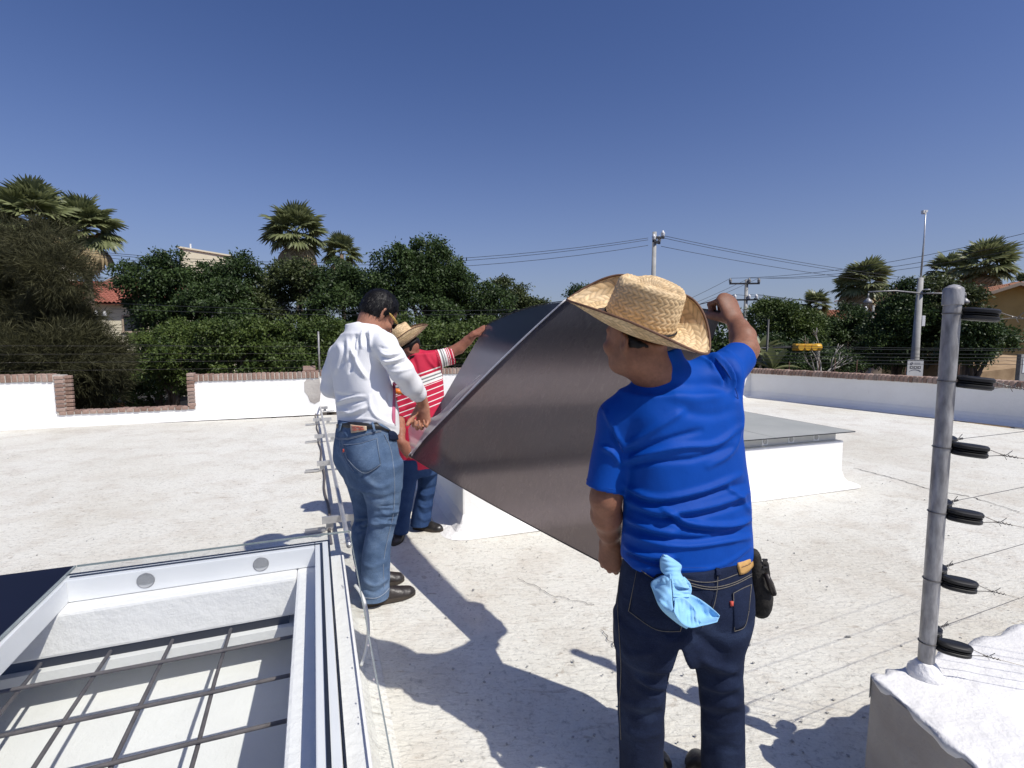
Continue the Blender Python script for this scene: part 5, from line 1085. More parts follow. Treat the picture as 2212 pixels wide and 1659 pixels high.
def cloth_mesh(name, fn, lo, hi, h, mat_, parent, folds=(), nz=0.0, nzs=14.0, attr=None, stretch=(1, 1, 1), root=None, seed=0, relax=1):
    V, F = surface_nets(fn, lo, hi, h); N = vnormals(V, F)
    for _ in range(relax):                              # light smoothing that keeps the volume
        A = np.zeros_like(V); c = np.zeros(len(V))
        for k in range(4):
            np.add.at(A, F[:, k], V[F[:, (k + 1) % 4]] + V[F[:, (k + 3) % 4]]); np.add.at(c, F[:, k], 2)
        V = V * .5 + .5 * A / c[:, None]
    N = vnormals(V, F); u, v = project(V); view = unit(V - V3(0, 0, CAM_H)); w = np.clip(-(N * view).sum(1) * 2.2, 0, 1); D = np.zeros(len(V))
    for f_ in folds:
        pts, amp, wd = f_[:3]; pts = smooth_curve(pts); d = seg_d(u, v, pts)
        L_ = np.hypot(pts[-1][0] - pts[0][0], pts[-1][1] - pts[0][1]) + 1e-6
        tt = ((u - pts[0][0]) * (pts[-1][0] - pts[0][0]) + (v - pts[0][1]) * (pts[-1][1] - pts[0][1])) / L_ ** 2
        tap = np.clip(np.minimum(tt + .08, 1.08 - tt) * 4.5, 0, 1)
        D += amp * FOLD * np.exp(-(d / wd) ** 2) * tap
    V = V + N * (D * w)[:, None]
    if nz:
        s_ = np.array(stretch) * nzs; q = V * s_ + seed
        wob = np.sin(q[:, 0] + 1.7 * np.sin(q[:, 2] * .7)) * np.sin(q[:, 1] * 1.1 + 1.3 * np.sin(q[:, 0] * .8)) * np.sin(q[:, 2] + 1.9 * np.sin(q[:, 0] * .6 + q[:, 1])) + .5 * np.sin(q[:, 2] * 2.3 + 2 * np.sin(q[:, 0] * 1.3)) * np.sin(q[:, 0] * 1.9 + q[:, 1] * 2.1)
        V = V + N * (nz * wob)[:, None]
    rt = np.zeros(3) if root is None else np.asarray(root)
    me = mesh_np(name, V - rt, F)
    if attr is not None:
        a = me.attributes.new('print', 'FLOAT', 'POINT'); a.data.foreach_set('value', attr(V).astype(np.float32))
    return link(name, me, mat_, parent)
def hit(fn, uv, y0=.9, y1=6.0):
    """points on the cloth surface seen at the given pixels"""
    uv = np.asarray(uv, float); D = np.array([ray(a, b) for a, b in uv]); D = D / np.linalg.norm(D, axis=1, keepdims=True); t = np.full(len(D), y0)
    best = np.full(len(D), 1e9); bt_ = t.copy()
    for _ in range(140):                                  # rays that just miss the edge settle where they pass closest
        f_ = fn(V3(0, 0, CAM_H) + D * t[:, None]); g_ = np.abs(f_) < best; best = np.where(g_, np.abs(f_), best); bt_ = np.where(g_, t, bt_); t = t + np.clip(f_, -.05, .25) * .6
    t = np.where(best < .004, t, bt_); t = np.where(t > bt_ + .15, bt_, t)
    P_ = V3(0, 0, CAM_H) + D * t[:, None]; e = 1e-3
    g = np.stack([fn(P_ + np.eye(3)[i] * e) - fn(P_ - np.eye(3)[i] * e) for i in range(3)], 1); return P_, unit(g)
def patch(name, fn, top, bot, m, parent, root, off=.003, nu=14, nv=12, bulge=0.0, thick=.002):
    T, B = np.array(smooth_curve(top, 8)), np.array(smooth_curve(bot, 8)); ti = np.linspace(0, 1, nu)
    T = np.stack([np.interp(ti, np.linspace(0, 1, len(T)), T[:, k]) for k in (0, 1)], 1); B = np.stack([np.interp(ti, np.linspace(0, 1, len(B)), B[:, k]) for k in (0, 1)], 1)
    uv = np.concatenate([T * (1 - s_) + B * s_ for s_ in np.linspace(0, 1, nv)]); P_, N_ = hit(fn, uv)
    s_, u_ = np.meshgrid(np.linspace(0, 1, nv), ti, indexing='ij'); bl_ = (bulge * np.sin(np.pi * s_) * np.sin(np.pi * u_)).ravel()
    Vf = P_ + N_ * (off + bl_)[:, None] - root; Vb = P_ + N_ * (off - thick - .004) - root
    F = [(j * nu + i, (j + 1) * nu + i, (j + 1) * nu + i + 1, j * nu + i + 1) for j in range(nv - 1) for i in range(nu - 1)]; k = nu * nv
    rim = [i for i in range(nu)] + [j * nu + nu - 1 for j in range(1, nv)] + [(nv - 1) * nu + i for i in range(nu - 2, -1, -1)] + [j * nu for j in range(nv - 2, 0, -1)]
    F += [(rim[i], rim[(i + 1) % len(rim)], k + rim[(i + 1) % len(rim)], k + rim[i]) for i in range(len(rim))]
    return link(name, mesh_np(name, np.concatenate([Vf, Vb]), F), m, parent)
def seam(name, fn, pts, r, m, parent, root, off=.002, n=5):
    uv = smooth_curve(pts, 8); P_, N_ = hit(fn, uv); return MB().tube([p + q * off - root for p, q in zip(P_, N_)], r, n).build(name, m, parent, smooth=True)
def head_fn(c, fw, up, neck_to, neck_r=.056, s=1.0):
    fw, up = nrm(fw), nrm(up); up = nrm(up - fw * (up @ fw)); lf = np.cross(up, fw); Rm = np.stack([fw, lf, up]); c = np.asarray(c, float); nt_ = np.asarray(neck_to, float)
    def fn(P):
        q = (P - c) @ Rm.T / s
        d = ell(q, (-.012, 0, .032), (.098, .077, .088)); d = smin(d, ell(q, (.034, 0, -.030), (.060, .060, .085)), .03)
        d = smin(d, ell(q, (.048, 0, -.088), (.040, .044, .028)), .03); d = smin(d, ell(q, (.0, 0, -.062), (.062, .056, .04)), .03)
        d = smin(d, cone(q, V3(.088, 0, .004), V3(.112, 0, -.034), .009, .015), .012)
        for sg in (-1, 1):
            d = smin(d, cone(q, V3(.088, sg * .012, .018), V3(.074, sg * .044, .018), .010, .009), .012)
            d = smax(d, -ell(q, (.098, sg * .031, -.002), (.016, .017, .011)), .008); d = smin(d, ell(q, (.078, sg * .031, -.002), (.0125,) * 3), .004)
            d = smin(d, ell(q, (.068, sg * .040, -.035), (.024, .022, .02)), .02)
            ec = V3(-.010, sg * .079, -.010); er = np.stack([nrm(V3(1, sg * -.55, .15)), nrm(V3(sg * .5 * 1, 1, 0) * 1.0), V3(0, 0, 1)]); er[1] = nrm(np.cross(er[2], er[0]))
            ear = ell(q, ec, (.020, .0075, .034), er); ear = smax(ear, -ell(q, ec + V3(.002, sg * .007, .002), (.011, .006, .020), er), .004); d = smin(d, ear, .006)
        d = smin(d, ell(q, (.092, 0, -.058), (.012, .024, .006)), .006); d = smin(d, ell(q, (.090, 0, -.071), (.012, .021, .007)), .006)
        return smin(d * s, cone(P, c - up * .055 * s - fw * .02 * s, nt_, neck_r, neck_r * 1.12), .03)
    return fn, Rm
def hand_fn(wr, d, n, right=True, curl=(30, 40, 25), thumb=(.55, .3), s=1.0, spread=.1, curls=None, grip=0.0):
    d = nrm(d); n = nrm(np.asarray(n, float) - d * (np.asarray(n, float) @ d)); sd_ = np.cross(d, n); wr = np.asarray(wr, float); segs = []
    fin = [(-.030, .088, (.044, .026, .021), .0088), (-.010, .094, (.049, .030, .023), .0092), (.010, .091, (.045, .028, .022), .0088), (.029, .082, (.035, .021, .019), .0078)]
    tsg = -1 if right else 1
    if not right: fin = [(-x, l, L_, r) for x, l, L_, r in fin]
    for k, (x, l, L_, r) in enumerate(fin):
        p = wr + (sd_ * x + d * l) * s; cc_ = (curls[k] if curls else curl); a = 0.0; dd = nrm(d + sd_ * (x / .03) * spread)
        for j in range(3):
            a += R(cc_[j]); q = p + (dd * math.cos(a) - n * math.sin(a)) * L_[j] * s; segs.append((p, q, r * s * (1 - .08 * j), r * s * (.94 - .1 * j))); p = q
    tb = wr + (sd_ * tsg * .022 + d * .022 - n * .008) * s; t1 = tb + (sd_ * tsg * thumb[0] * .9 + d * .75 - n * thumb[1]) * .042 * s
    t2 = t1 + nrm(sd_ * tsg * (.25 - grip) + d * .95 - n * thumb[1] * 1.6) * .033 * s; t3 = t2 + nrm(sd_ * tsg * (-.05 - grip) + d * .9 - n * thumb[1] * 2.2) * .026 * s
    def fn(P):
        a_ = cone(P, wr + d * .022 * s, wr + d * .078 * s, .036 * s, .040 * s, n, .40); b_ = cone(P, wr - d * .02 * s, wr + d * .03 * s, .026 * s, .030 * s, n, .62); o = smin(a_, b_, .015)
        for p, q, ra, rb in segs: o = smin(o, cone(P, p, q, ra, rb), .0055)
        o = smin(o, cone(P, tb, t1, .016 * s, .0125 * s), .012); o = smin(o, cone(P, t1, t2, .0118 * s, .0105 * s), .005); return smin(o, cone(P, t2, t3, .0105 * s, .0085 * s), .005)
    return fn
def skin_body(parent, root, mat_, fns, inner, pieces, h):
    """one continuous body: bare arms, hands and head joined to the trunk and legs inside the clothes"""
    lo = np.min([p[0] for p in pieces], 0); hi = np.max([p[1] for p in pieces], 0)
    def fn(P):
        d = np.minimum.reduce([g(P) for g in inner]) + .030
        for g in fns: d = smin(d, g(P), .012)
        return d
    V, F = surface_nets(fn, lo, hi, h); A = np.zeros_like(V); c = np.zeros(len(V))
    for k in range(4): np.add.at(A, F[:, k], V[F[:, (k + 1) % 4]] + V[F[:, (k + 3) % 4]]); np.add.at(c, F[:, k], 2)
    V = V * .6 + .4 * A / c[:, None]; return link('body', mesh_np('body', V - root, F), mat_, parent)
def bbox(pts, pad):
    P_ = np.array([np.asarray(p, float) for p in pts]); return P_.min(0) - pad, P_.max(0) + pad
def secs_px(rows, yaw, ratio):
    out = []
    for row in rows:
        v, uc, half, Y = row[:4]; rt = row[4] if len(row) > 4 else ratio; yw = row[5] if len(row) > 5 else yaw; c_ = aty(uc, v, Y); app = (aty(uc + half, v, Y) - aty(uc - half, v, Y))[0] / 2
        hw = app / math.sqrt(math.cos(yw) ** 2 + (rt * math.sin(yw)) ** 2); out.append((c_[2], c_[0], c_[1], hw, hw * rt, yw))
    return out
def limb_px(rows):   # (u, v, Y, half px) -> points and radii
    return [aty(u, v, Y) for u, v, Y, h in rows], [h * pxm(Y, v) * .99 for u, v, Y, h in rows]
def mat_skin(name, c1, c2):
    m, nt, nd, ln, b = new_mat(name); v = coords(nd, ln); n = noise(nd, ln, v, 14, 6, .6); r = ramp(nd, [(.3, c1), (.7, c2)]); ln.new(n, r.inputs[0]); n2 = noise(nd, ln, v, 3.5, 5, .65, .5); r2 = ramp(nd, [(.3, .80), (.7, 1.14)]); ln.new(n2, r2.inputs[0]); n4 = noise(nd, ln, v, 70, 4, .7); r4 = ramp(nd, [(.35, .86), (.6, 1.05)]); ln.new(n4, r4.inputs[0])
    ln.new(mixc(nd, ln, 1.0, mixc(nd, ln, 1.0, r.outputs[0], r2.outputs[0], 'MULTIPLY'), r4.outputs[0], 'MULTIPLY'), b.inputs['Base Color'])
    b.inputs['Roughness'].default_value = .56; b.inputs['Specular IOR Level'].default_value = .32; b.inputs['Subsurface Weight'].default_value = .12; b.inputs['Subsurface Radius'].default_value = (.012, .005, .003); b.inputs['Subsurface Scale'].default_value = .6
    bump(nd, ln, b, noise(nd, ln, v, 160, 4, .7), .25, .0015); return m
M['skin_dark'] = mat_skin('tanned_skin', (0.215, 0.095, 0.055), (0.28, 0.13, 0.08))
M['skin'] = mat_skin('light_brown_skin', (0.40, 0.185, 0.115), (0.47, 0.23, 0.15))
M['skin_red'] = mat_skin('sunburnt_skin', (0.30, 0.12, 0.075), (0.36, 0.155, 0.10))
M['hair'] = pm('black_hair', (0.005, 0.005, 0.006), (0.010, 0.009, 0.009), 60, .48, .4, 140, .004, spec=.22, stretch=(1, 1, .25))
def mat_cloth(name, c1, c2, sc_=6, rough=.7, weave=900, sheen=.2, spec=.3):
    m, nt, nd, ln, b = new_mat(name); v = coords(nd, ln); n = noise(nd, ln, v, sc_, 5, .6); r = ramp(nd, [(.35, c1), (.65, c2)]); ln.new(n, r.inputs[0]); ln.new(r.outputs[0], b.inputs['Base Color'])
    b.inputs['Roughness'].default_value = rough; b.inputs['Specular IOR Level'].default_value = spec * .6; b.inputs['Sheen Weight'].default_value = sheen * .5
    p = bump(nd, ln, b, noise(nd, ln, v, weave, 2, .5), .18, .001); bump(nd, ln, b, noise(nd, ln, v, 30, 4, .6), .2, .006, p); return m
M['blue_shirt'] = mat_cloth('royal_blue_jersey', (0.001, 0.050, 0.30), (0.0015, 0.060, 0.355), 4, .62, 700, .0, .22)
M['white_shirt'] = mat_cloth('white_jersey', (0.78, 0.785, 0.80), (0.82, 0.825, 0.835), 4, .8)
M['pink'] = mat_cloth('pink_tape', (0.52, 0.13, 0.22), (0.56, 0.16, 0.25), 6, .8)
def mat_denim(name, dark, mid, pale):
    m, nt, nd, ln, b = new_mat(name); v = coords(nd, ln); n1 = noise(nd, ln, v, 5.5, 5, .6, .4); n2 = noise(nd, ln, v, 380, 2, .6)
    r = ramp(nd, [(.30, dark), (.52, mid), (.78, pale)]); ln.new(n1, r.inputs[0]); r2 = ramp(nd, [(.3, .72), (.7, 1.22)]); ln.new(n2, r2.inputs[0]); col = mixc(nd, ln, 1.0, r.outputs[0], r2.outputs[0], 'MULTIPLY')
    ln.new(col, b.inputs['Base Color']); b.inputs['Roughness'].default_value = .9; b.inputs['Specular IOR Level'].default_value = .12
    p = bump(nd, ln, b, n2, .3, .001); bump(nd, ln, b, noise(nd, ln, coords(nd, ln, 'Object', (1, 1, 2.5)), 16, 5, .6), .35, .012, p); return m
M['denim_dark'] = mat_denim('dark_denim', (0.009, 0.013, 0.030), (0.014, 0.021, 0.048), (0.030, 0.045, 0.088))
M['denim'] = mat_denim('washed_denim', (0.052, 0.090, 0.165), (0.095, 0.150, 0.245), (0.19, 0.26, 0.36))
M['denim_blue'] = mat_denim('blue_denim', (0.016, 0.036, 0.095), (0.026, 0.055, 0.135), (0.05, 0.09, 0.18))
M['stitch'] = pm('pale_stitching', (0.09, 0.085, 0.075), (0.18, 0.16, 0.13), 200, .8)
M['stitch_blue'] = pm('faded_stitching', (0.20, 0.24, 0.30), (0.30, 0.34, 0.40), 200, .8)
M['patch_leather'] = pm('tan_leather_patch', (0.48, 0.27, 0.08), (0.56, 0.33, 0.11), 30, .6, .2, 90)
M['patch_pale'] = pm('pale_leather_patch', (0.52, 0.40, 0.27), (0.60, 0.47, 0.33), 30, .6, .2, 90)
M['red_print'] = pm('red_print', (0.50, 0.06, 0.04), (0.56, 0.09, 0.06), 30, .7)
M['belt'] = pm('black_belt_leather', (0.008, 0.008, 0.009), (0.016, 0.015, 0.016), 20, .45, .2, 60)
M['shoe'] = pm('black_shoe_leather', (0.010, 0.009, 0.009), (0.022, 0.019, 0.017), 18, .42, .25, 50)
M['shoe_brown'] = pm('dark_brown_shoe_leather', (0.018, 0.014, 0.012), (0.032, 0.025, 0.020), 18, .42, .25, 50)
M['sole'] = pm('shoe_sole_rubber', (0.035, 0.027, 0.02), (0.055, 0.042, 0.03), 18, .8)
M['stripe'] = None
def shoe(parent, root, heel, toe, m, s=1.0, h=.075):
    heel, toe = np.asarray(heel, float).copy(), np.asarray(toe, float).copy(); heel[2] = toe[2] = 0; f_ = nrm(toe - heel); L_ = np.linalg.norm(toe - heel); w = V3(-f_[1], f_[0], 0)
    def fn(P):
        q = P - heel; x = (q @ f_) / L_; y = q @ w; z = q[:, 2]
        hw = np.interp(x, [0, .08, .25, .45, .7, .88, 1.0], [.022, .034, .036, .039, .049, .042, .016]) * s; ht = np.interp(x, [0, .06, .2, .36, .5, .75, .92, 1.0], [.055, .085, .092, .085, .068, .050, .040, .022]) * s
        yo = y - .006 * np.sin(x * 3.0); d = (np.sqrt((yo / hw) ** 2 + (np.maximum(z - .012, 0) / ht) ** 2) - 1) * np.minimum(hw, .03); return smax(smax(d, np.maximum(-x, x - 1) * L_, .012), .016 - z, .004)
    lo, hi = bbox([heel, toe, heel + eZ * .11], .075); lo[2] = -.01
    o = cloth_mesh('shoe', fn, lo, hi, .0055, m, parent, root=root, nz=.0006, nzs=60)
    mb = MB(); n = 22; ring = []
    for k in range(n):
        a = 2 * math.pi * k / n; x = .5 + .5 * math.cos(a) * 1.02; hw = np.interp(x, [0, .08, .25, .45, .7, .88, 1.0], [.03, .038, .039, .041, .051, .045, .026]) * s; ring.append(heel + f_ * (x * L_ * 1.0) + w * (hw * math.copysign(abs(math.sin(a)) ** .6, math.sin(a)) + .006 * math.sin(x * 3)) + eZ * .001 - root)
    mb.prism(ring, eZ * .024); mb.build('sole', M['sole'], o, bevel=.004)
    return o
def hair_strands(hair, hc, Rm, root, n=3200, L_=.026, seed=0):
    """loose locks lying on the hair so that its outline is not a smooth cap"""
    r_ = np.random.default_rng(seed); me = hair.data; V = np.empty(len(me.vertices) * 3, np.float32); me.vertices.foreach_get('co', V); V = V.reshape(-1, 3).astype(float) + root
    N = np.empty(len(me.vertices) * 3, np.float32); me.vertices.foreach_get('normal', N); N = N.reshape(-1, 3).astype(float); q = (V - hc) @ Rm.T
    k = r_.choice(np.flatnonzero(q[:, 2] > -.075), n); V, N, q = V[k], N[k], q[k]; crown = np.array([-.045, .01, .12]); d = q - crown; d = d @ Rm; d = unit(d - N * (d * N).sum(1, keepdims=True)); d = unit(d + N * r_.uniform(-.02, .20, (n, 1)) + r_.normal(size=(n, 3)) * .13)
    v_, f_ = leaf_quads(V + N * .0005 - root, d, unit(N + r_.normal(size=(n, 3)) * .35), L_ * r_.uniform(.6, 1.25, n), .075); tag(link('hair_strands', mesh_np('hair_strands', v_, f_, smooth=False), M['hair'], hair), kind='stuff')
# -------- woven straw hat
M['straw'] = None
def mat_straw():
    m, nt, nd, ln, b = new_mat('woven_straw'); a = nd.new('ShaderNodeAttribute'); a.attribute_name = 'tint'; v = coords(nd, ln)
    n = noise(nd, ln, v, 26, 5, .6); r = ramp(nd, [(.3, (0.66, 0.46, 0.235)), (.7, (0.80, 0.60, 0.35))]); ln.new(n, r.inputs[0]); col = mixc(nd, ln, 1.0, r.outputs[0], a.outputs['Color'], 'MULTIPLY'); ln.new(col, b.inputs['Base Color'])
    b.inputs['Roughness'].default_value = .55; b.inputs['Specular IOR Level'].default_value = .35; return m
M['straw'] = mat_straw()
M['hat_trim'] = pm('brown_hat_trim', (0.10, 0.045, 0.022), (0.16, 0.08, 0.045), 30, .7)
def weave(phi, t, rad, rowh, sw, rs):
    row = np.floor(t / rowh); y = t / rowh - row; sl = np.where(row % 2 == 0, 1.0, -1.0); n = np.round(2 * np.pi * rad / sw); st = phi / (2 * np.pi) * n + sl * y * .9 + row * .37; k = np.floor(st); x = st - k
    h = (np.sin(np.pi * x) ** .6) * (np.sin(np.pi * y) ** .4); rnd = np.modf(np.abs(np.sin((k % n) * 12.9898 + row * 78.233 + rs) * 43758.5453))[0]
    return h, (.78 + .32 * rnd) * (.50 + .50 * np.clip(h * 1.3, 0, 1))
def straw_hat(parent, root, c, fw, up, s=1.0, roll=(.085, .085), crown_h=.118, seed=0, band=True, dent=True, droop=.02, tilt_front=0.0, amp=1.0):
    up = nrm(up); fw = nrm(np.asarray(fw, float) - up * (np.asarray(fw, float) @ up)); lf = np.cross(up, fw); c = np.asarray(c, float)
    def W(x, y, z): return (c + (x[:, None] * fw + y[:, None] * lf + z[:, None] * up) * s) - root
    nphi, nt_ = 420, 64; ph, t = np.meshgrid(np.linspace(0, 2 * np.pi, nphi, endpoint=False), np.linspace(0, 1, nt_), indexing='ij'); ph, t = ph.ravel(), t.ravel()
    # crown: side wall then top
    side = np.clip(t / .56, 0, 1); sh_ = np.clip((t - .56) / .14, 0, 1); topf = np.clip((t - .70) / .30, 0, 1)
    rr = np.where(t < .56, 1 - .09 * side ** 1.3, np.where(t < .70, .91 - .12 * (1 - np.cos(sh_ * np.pi / 2)), .79 * (1 - topf)))
    zz = crown_h * np.where(t < .56, side * .86, np.where(t < .70, .86 + .12 * np.sin(sh_ * np.pi / 2), .98 + .02 * topf))
    x, y = rr * .104 * np.cos(ph), rr * .087 * np.sin(ph)
    if dent:
        gr = np.exp(-(y / .022) ** 2) * np.clip(1.15 - np.abs(x + .0) / .10, 0, 1); zz = zz - np.where(t > .50, .036 * gr * np.clip((t - .50) / .12, 0, 1), 0)
        pinch = np.exp(-((np.abs(y) - .050) / .020) ** 2) * np.clip((x - .015) / .07, 0, 1); zz = zz - np.where(t > .40, .022 * pinch * np.clip((t - .4) / .2, 0, 1), 0); y = y * (1 - .07 * np.clip((x - .01) / .09, 0, 1) * side)
    arc = t * .24; h, tc = weave(ph, arc, .09, .0150, .0165, seed); nx_, ny_ = np.cos(ph), np.sin(ph)
    nzl = np.where(t < .58, 0, np.clip((t - .58) / .1, 0, 1)); off = .0030 * amp * (h - .4); x += off * nx_ * (1 - nzl); y += off * ny_ * (1 - nzl); zz += off * nzl
    F = []; q = np.arange(nphi * nt_).reshape(nphi, nt_)
    F = np.stack([q[:, :-1], np.roll(q, -1, 0)[:, :-1], np.roll(q, -1, 0)[:, 1:], q[:, 1:]], -1).reshape(-1, 4)
    crown = link('straw_hat', mesh_np('straw_hat', W(x, y, zz), F, cols=tc[:, None] * np.ones((1, 3))), M['straw'], parent)
    # brim
    nphi, ns = 480, 46; ph, u_ = np.meshgrid(np.linspace(0, 2 * np.pi, nphi, endpoint=False), np.linspace(0, 1, ns), indexing='ij'); ph, u_ = ph.ravel(), u_.ravel()
    def brim(ph, u_, lift=0.0):
        cs, sn = np.cos(ph), np.sin(ph); fr = np.clip(cs, 0, 1); bk = np.clip(-cs, 0, 1); wd = .086 + .034 * fr ** 3 + .016 * bk ** 2; side_ = np.abs(sn) ** 1.6; rl = np.where(sn > 0, roll[0], roll[1])
        ang = 1.25 * side_ * np.clip(u_ - .12, 0, 1) ** 1.15 * (rl / .085); inw = wd * u_ * (1 - .36 * side_ * u_ ** 1.5 * rl / .085)
        r0x, r0y = .104, .087; x_ = (r0x + inw) * cs; y_ = (r0y + inw) * sn * (1 - .10 * fr ** 2 * u_); z_ = wd * u_ * np.sin(ang) * 1.05 - droop * u_ ** 1.5 * (fr * (1 + tilt_front) + bk * .9) + .003 + lift; return x_, y_, z_
    x, y, z = brim(ph, u_); h, tc = weave(ph, u_ * .10 + .003, .14, .0160, .0180, seed + 5); z = z + .0028 * amp * (h - .4)
    q = np.arange(nphi * ns).reshape(nphi, ns); F = np.stack([q[:, :-1], q[:, 1:], np.roll(q, -1, 0)[:, 1:], np.roll(q, -1, 0)[:, :-1]], -1).reshape(-1, 4); Vt = W(x, y, z)
    xb, yb, zb_ = brim(ph, u_, -.0045); h2, tc2 = weave(ph, u_ * .10 + .003, .14, .0125, .0135, seed + 9); zb_ = zb_ - .0014 * amp * (h2 - .4); Vb = W(xb, yb, zb_)
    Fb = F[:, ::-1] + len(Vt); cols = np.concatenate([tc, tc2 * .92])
    link('brim', mesh_np('brim', np.concatenate([Vt, Vb]), np.concatenate([F, Fb]), cols=cols[:, None] * np.ones((1, 3))), M['straw'], crown)
    pe = np.linspace(0, 2 * np.pi, 121); x, y, z = brim(pe, np.ones(121), -.002); MB().tube(list(W(x, y, z)), .0036 * s, 7, cap=False).build('brim_edge', M['hat_trim'], crown, smooth=True)
    if band: MB().tube(list(W(.1045 * np.cos(pe) * 1.012, .0875 * np.sin(pe) * 1.012, np.full(121, .012))), .0032 * s, 6, cap=False).build('hat_band', M['black'], crown, smooth=True)
    return crown
def under_hat(fn, c, fw, up, s):
    """keeps a head inside the hat's crown and under its brim"""
    up = nrm(up); fw = nrm(np.asarray(fw, float) - up * (np.asarray(fw, float) @ up)); lf = np.cross(up, fw); c = np.asarray(c, float)
    def g(P):
        q = (P - c) / s; x, y, z = q @ fw, q @ lf, q @ up; r = (np.sqrt((x / .104) ** 2 + (y / .087) ** 2) - .90) * .087 * s; lim = np.minimum(r, 0) * 0 + np.maximum(r, (-.012 - z) * s); out = np.maximum(r, 0); cut = np.minimum(r, (z + .012) * s)
        return smax(smax(fn(P), cut, .004), (z - .085) * s, .004)
    return g
def tilt_up(deg_, az): return V3(math.sin(R(deg_)) * math.sin(R(az)), math.sin(R(deg_)) * math.cos(R(az)), math.cos(R(deg_)))
def azv(a, el=0.0): return V3(math.sin(R(a)) * math.cos(R(el)), math.cos(R(a)) * math.cos(R(el)), math.sin(R(el)))
# ================================================================== the man in blue
YB = 1.60
rootB = V3(.55, YB, 0)
blue = empty('person', rootB, label='person in a royal blue T-shirt and straw hat seen from behind holding the sheet', cat='person')
yB = R(20)
tB = secs_px([(845, 1462, 118, YB), (890, 1466, 132, YB), (960, 1474, 135, YB), (1010, 1480, 135, YB), (1060, 1484, 139, YB), (1120, 1485, 141, YB), (1175, 1485, 145, YB), (1236, 1484, 147, YB)], yB, .60)
Lsh, Rsh = aty(1338, 905, 1.58), aty(1543, 822, 1.66); nkB = aty(1440, 845, 1.60); sleL = aty(1305, 1056, 1.57); sleR = aty(1598, 771, 1.78)
def sleeve(P, a, b, ra, rb, hollow=True):
    d = nrm(np.asarray(b) - np.asarray(a)); c_ = cone(P, a, np.asarray(b) + d * .05, ra, rb); cut = (P - b) @ d; o = smax(c_, cut, .004)
    if hollow: o = smax(o, -np.maximum(cone(P, a, np.asarray(b) + d * .05, ra - .009, rb - .009), -.055 - cut), .003)
    return o
hem_n = nrm(V3(.10, .0, 1))
def f_shirtB(P):
    d = loft(P, tB, 2.35); d = smin(d, cone(P, nkB, Lsh, .088, .064), .035); d = smin(d, cone(P, nkB, Rsh, .088, .074), .04); d = smin(d, cone(P, Rsh, aty(1560, 900, 1.62), .070, .05), .05)
    d = smin(d, smax(cone(P, aty(1448, 862, 1.6), aty(1412, 762, 1.60), .088, .078), (P - aty(1416, 772, 1.58)) @ nrm(V3(-.38, .22, .9)), .004), .022)
    d = smin(d, sleeve(P, Lsh, sleL, .064, .0575), .022); d = smin(d, sleeve(P, Rsh, sleR, .074, .0535), .03)
    hz = aty(1345, 1196, YB); hz2 = aty(1500, 1236, YB); sl = (hz2[2] - hz[2]) / (hz2[0] - hz[0]); zz = np.where(P[:, 0] < hz2[0], hz[2] + sl * (P[:, 0] - hz[0]), hz2[2] + .28 * (P[:, 0] - hz2[0])); d = smax(d, zz - P[:, 2], .005)
    return d
z2 = lambda zx, zy: (1134 + zx * .293, 540 + zy * .293)
z3 = lambda zx, zy: (1188 + zx * .3814, 1026 + zy * .3814)
M['blue_seam'] = pm('blue_seam_thread', (0.001, 0.036, 0.22), rough=.8)
foldB = []; FOLD = 1.6
def FB(fmap, pts, amp, w): foldB.append(([fmap(*p) for p in pts], amp, w))
FB(z2, [(700, 1470), (830, 1400), (1000, 1290), (1180, 1180)], .006, 9); FB(z2, [(720, 1500), (860, 1470), (1050, 1400), (1300, 1330)], -.006, 8)
FB(z2, [(740, 1560), (900, 1500), (1150, 1450), (1400, 1430), (1580, 1300)], .008, 8); FB(z2, [(730, 1600), (950, 1560), (1250, 1540), (1520, 1450)], -.006, 8)
FB(z2, [(640, 1290), (650, 1380), (720, 1500)], -.005, 6); FB(z2, [(590, 1180), (640, 1290), (700, 1420)], .006, 7); FB(z2, [(560, 1420), (640, 1450), (720, 1530)], -.003, 6); FB(z2, [(580, 1460), (650, 1500), (700, 1580)], .007, 6)
FB(z2, [(1300, 770), (1400, 830), (1470, 930), (1480, 990)], -.010, 5); FB(z2, [(1350, 755), (1460, 800), (1530, 900), (1550, 1010)], .008, 6); FB(z2, [(1420, 760), (1520, 850), (1570, 980), (1560, 1100)], -.009, 5); FB(z2, [(1480, 740), (1580, 850), (1610, 980)], .006, 6); FB(z2, [(1250, 770), (1340, 800), (1400, 880)], .006, 6)
FB(z2, [(1000, 950), (1200, 990), (1400, 990), (1560, 1080)], -.004, 14); FB(z2, [(1050, 1060), (1250, 1100), (1450, 1080)], .005, 16); FB(z2, [(1150, 1180), (1350, 1220), (1540, 1180)], -.004, 14); FB(z2, [(1560, 1050), (1590, 1250), (1520, 1480), (1350, 1600)], .006, 8)
FB(z3, [(420, 60), (600, 130), (850, 90), (1080, 0)], .008, 8); FB(z3, [(430, 95), (580, 160), (830, 130), (1100, 50)], -.007, 7); FB(z3, [(430, 140), (620, 210), (900, 175), (1130, 100)], .008, 8); FB(z3, [(450, 190), (650, 250), (900, 220), (1140, 150)], -.007, 7)
FB(z3, [(630, 180), (780, 265), (1000, 285), (1150, 250)], .010, 7); FB(z3, [(640, 220), (780, 300), (980, 320), (1150, 290)], -.008, 7); FB(z3, [(430, 240), (560, 300), (720, 330)], .008, 8); FB(z3, [(430, 280), (580, 340), (800, 370), (1000, 345), (1150, 320)], -.006, 8)
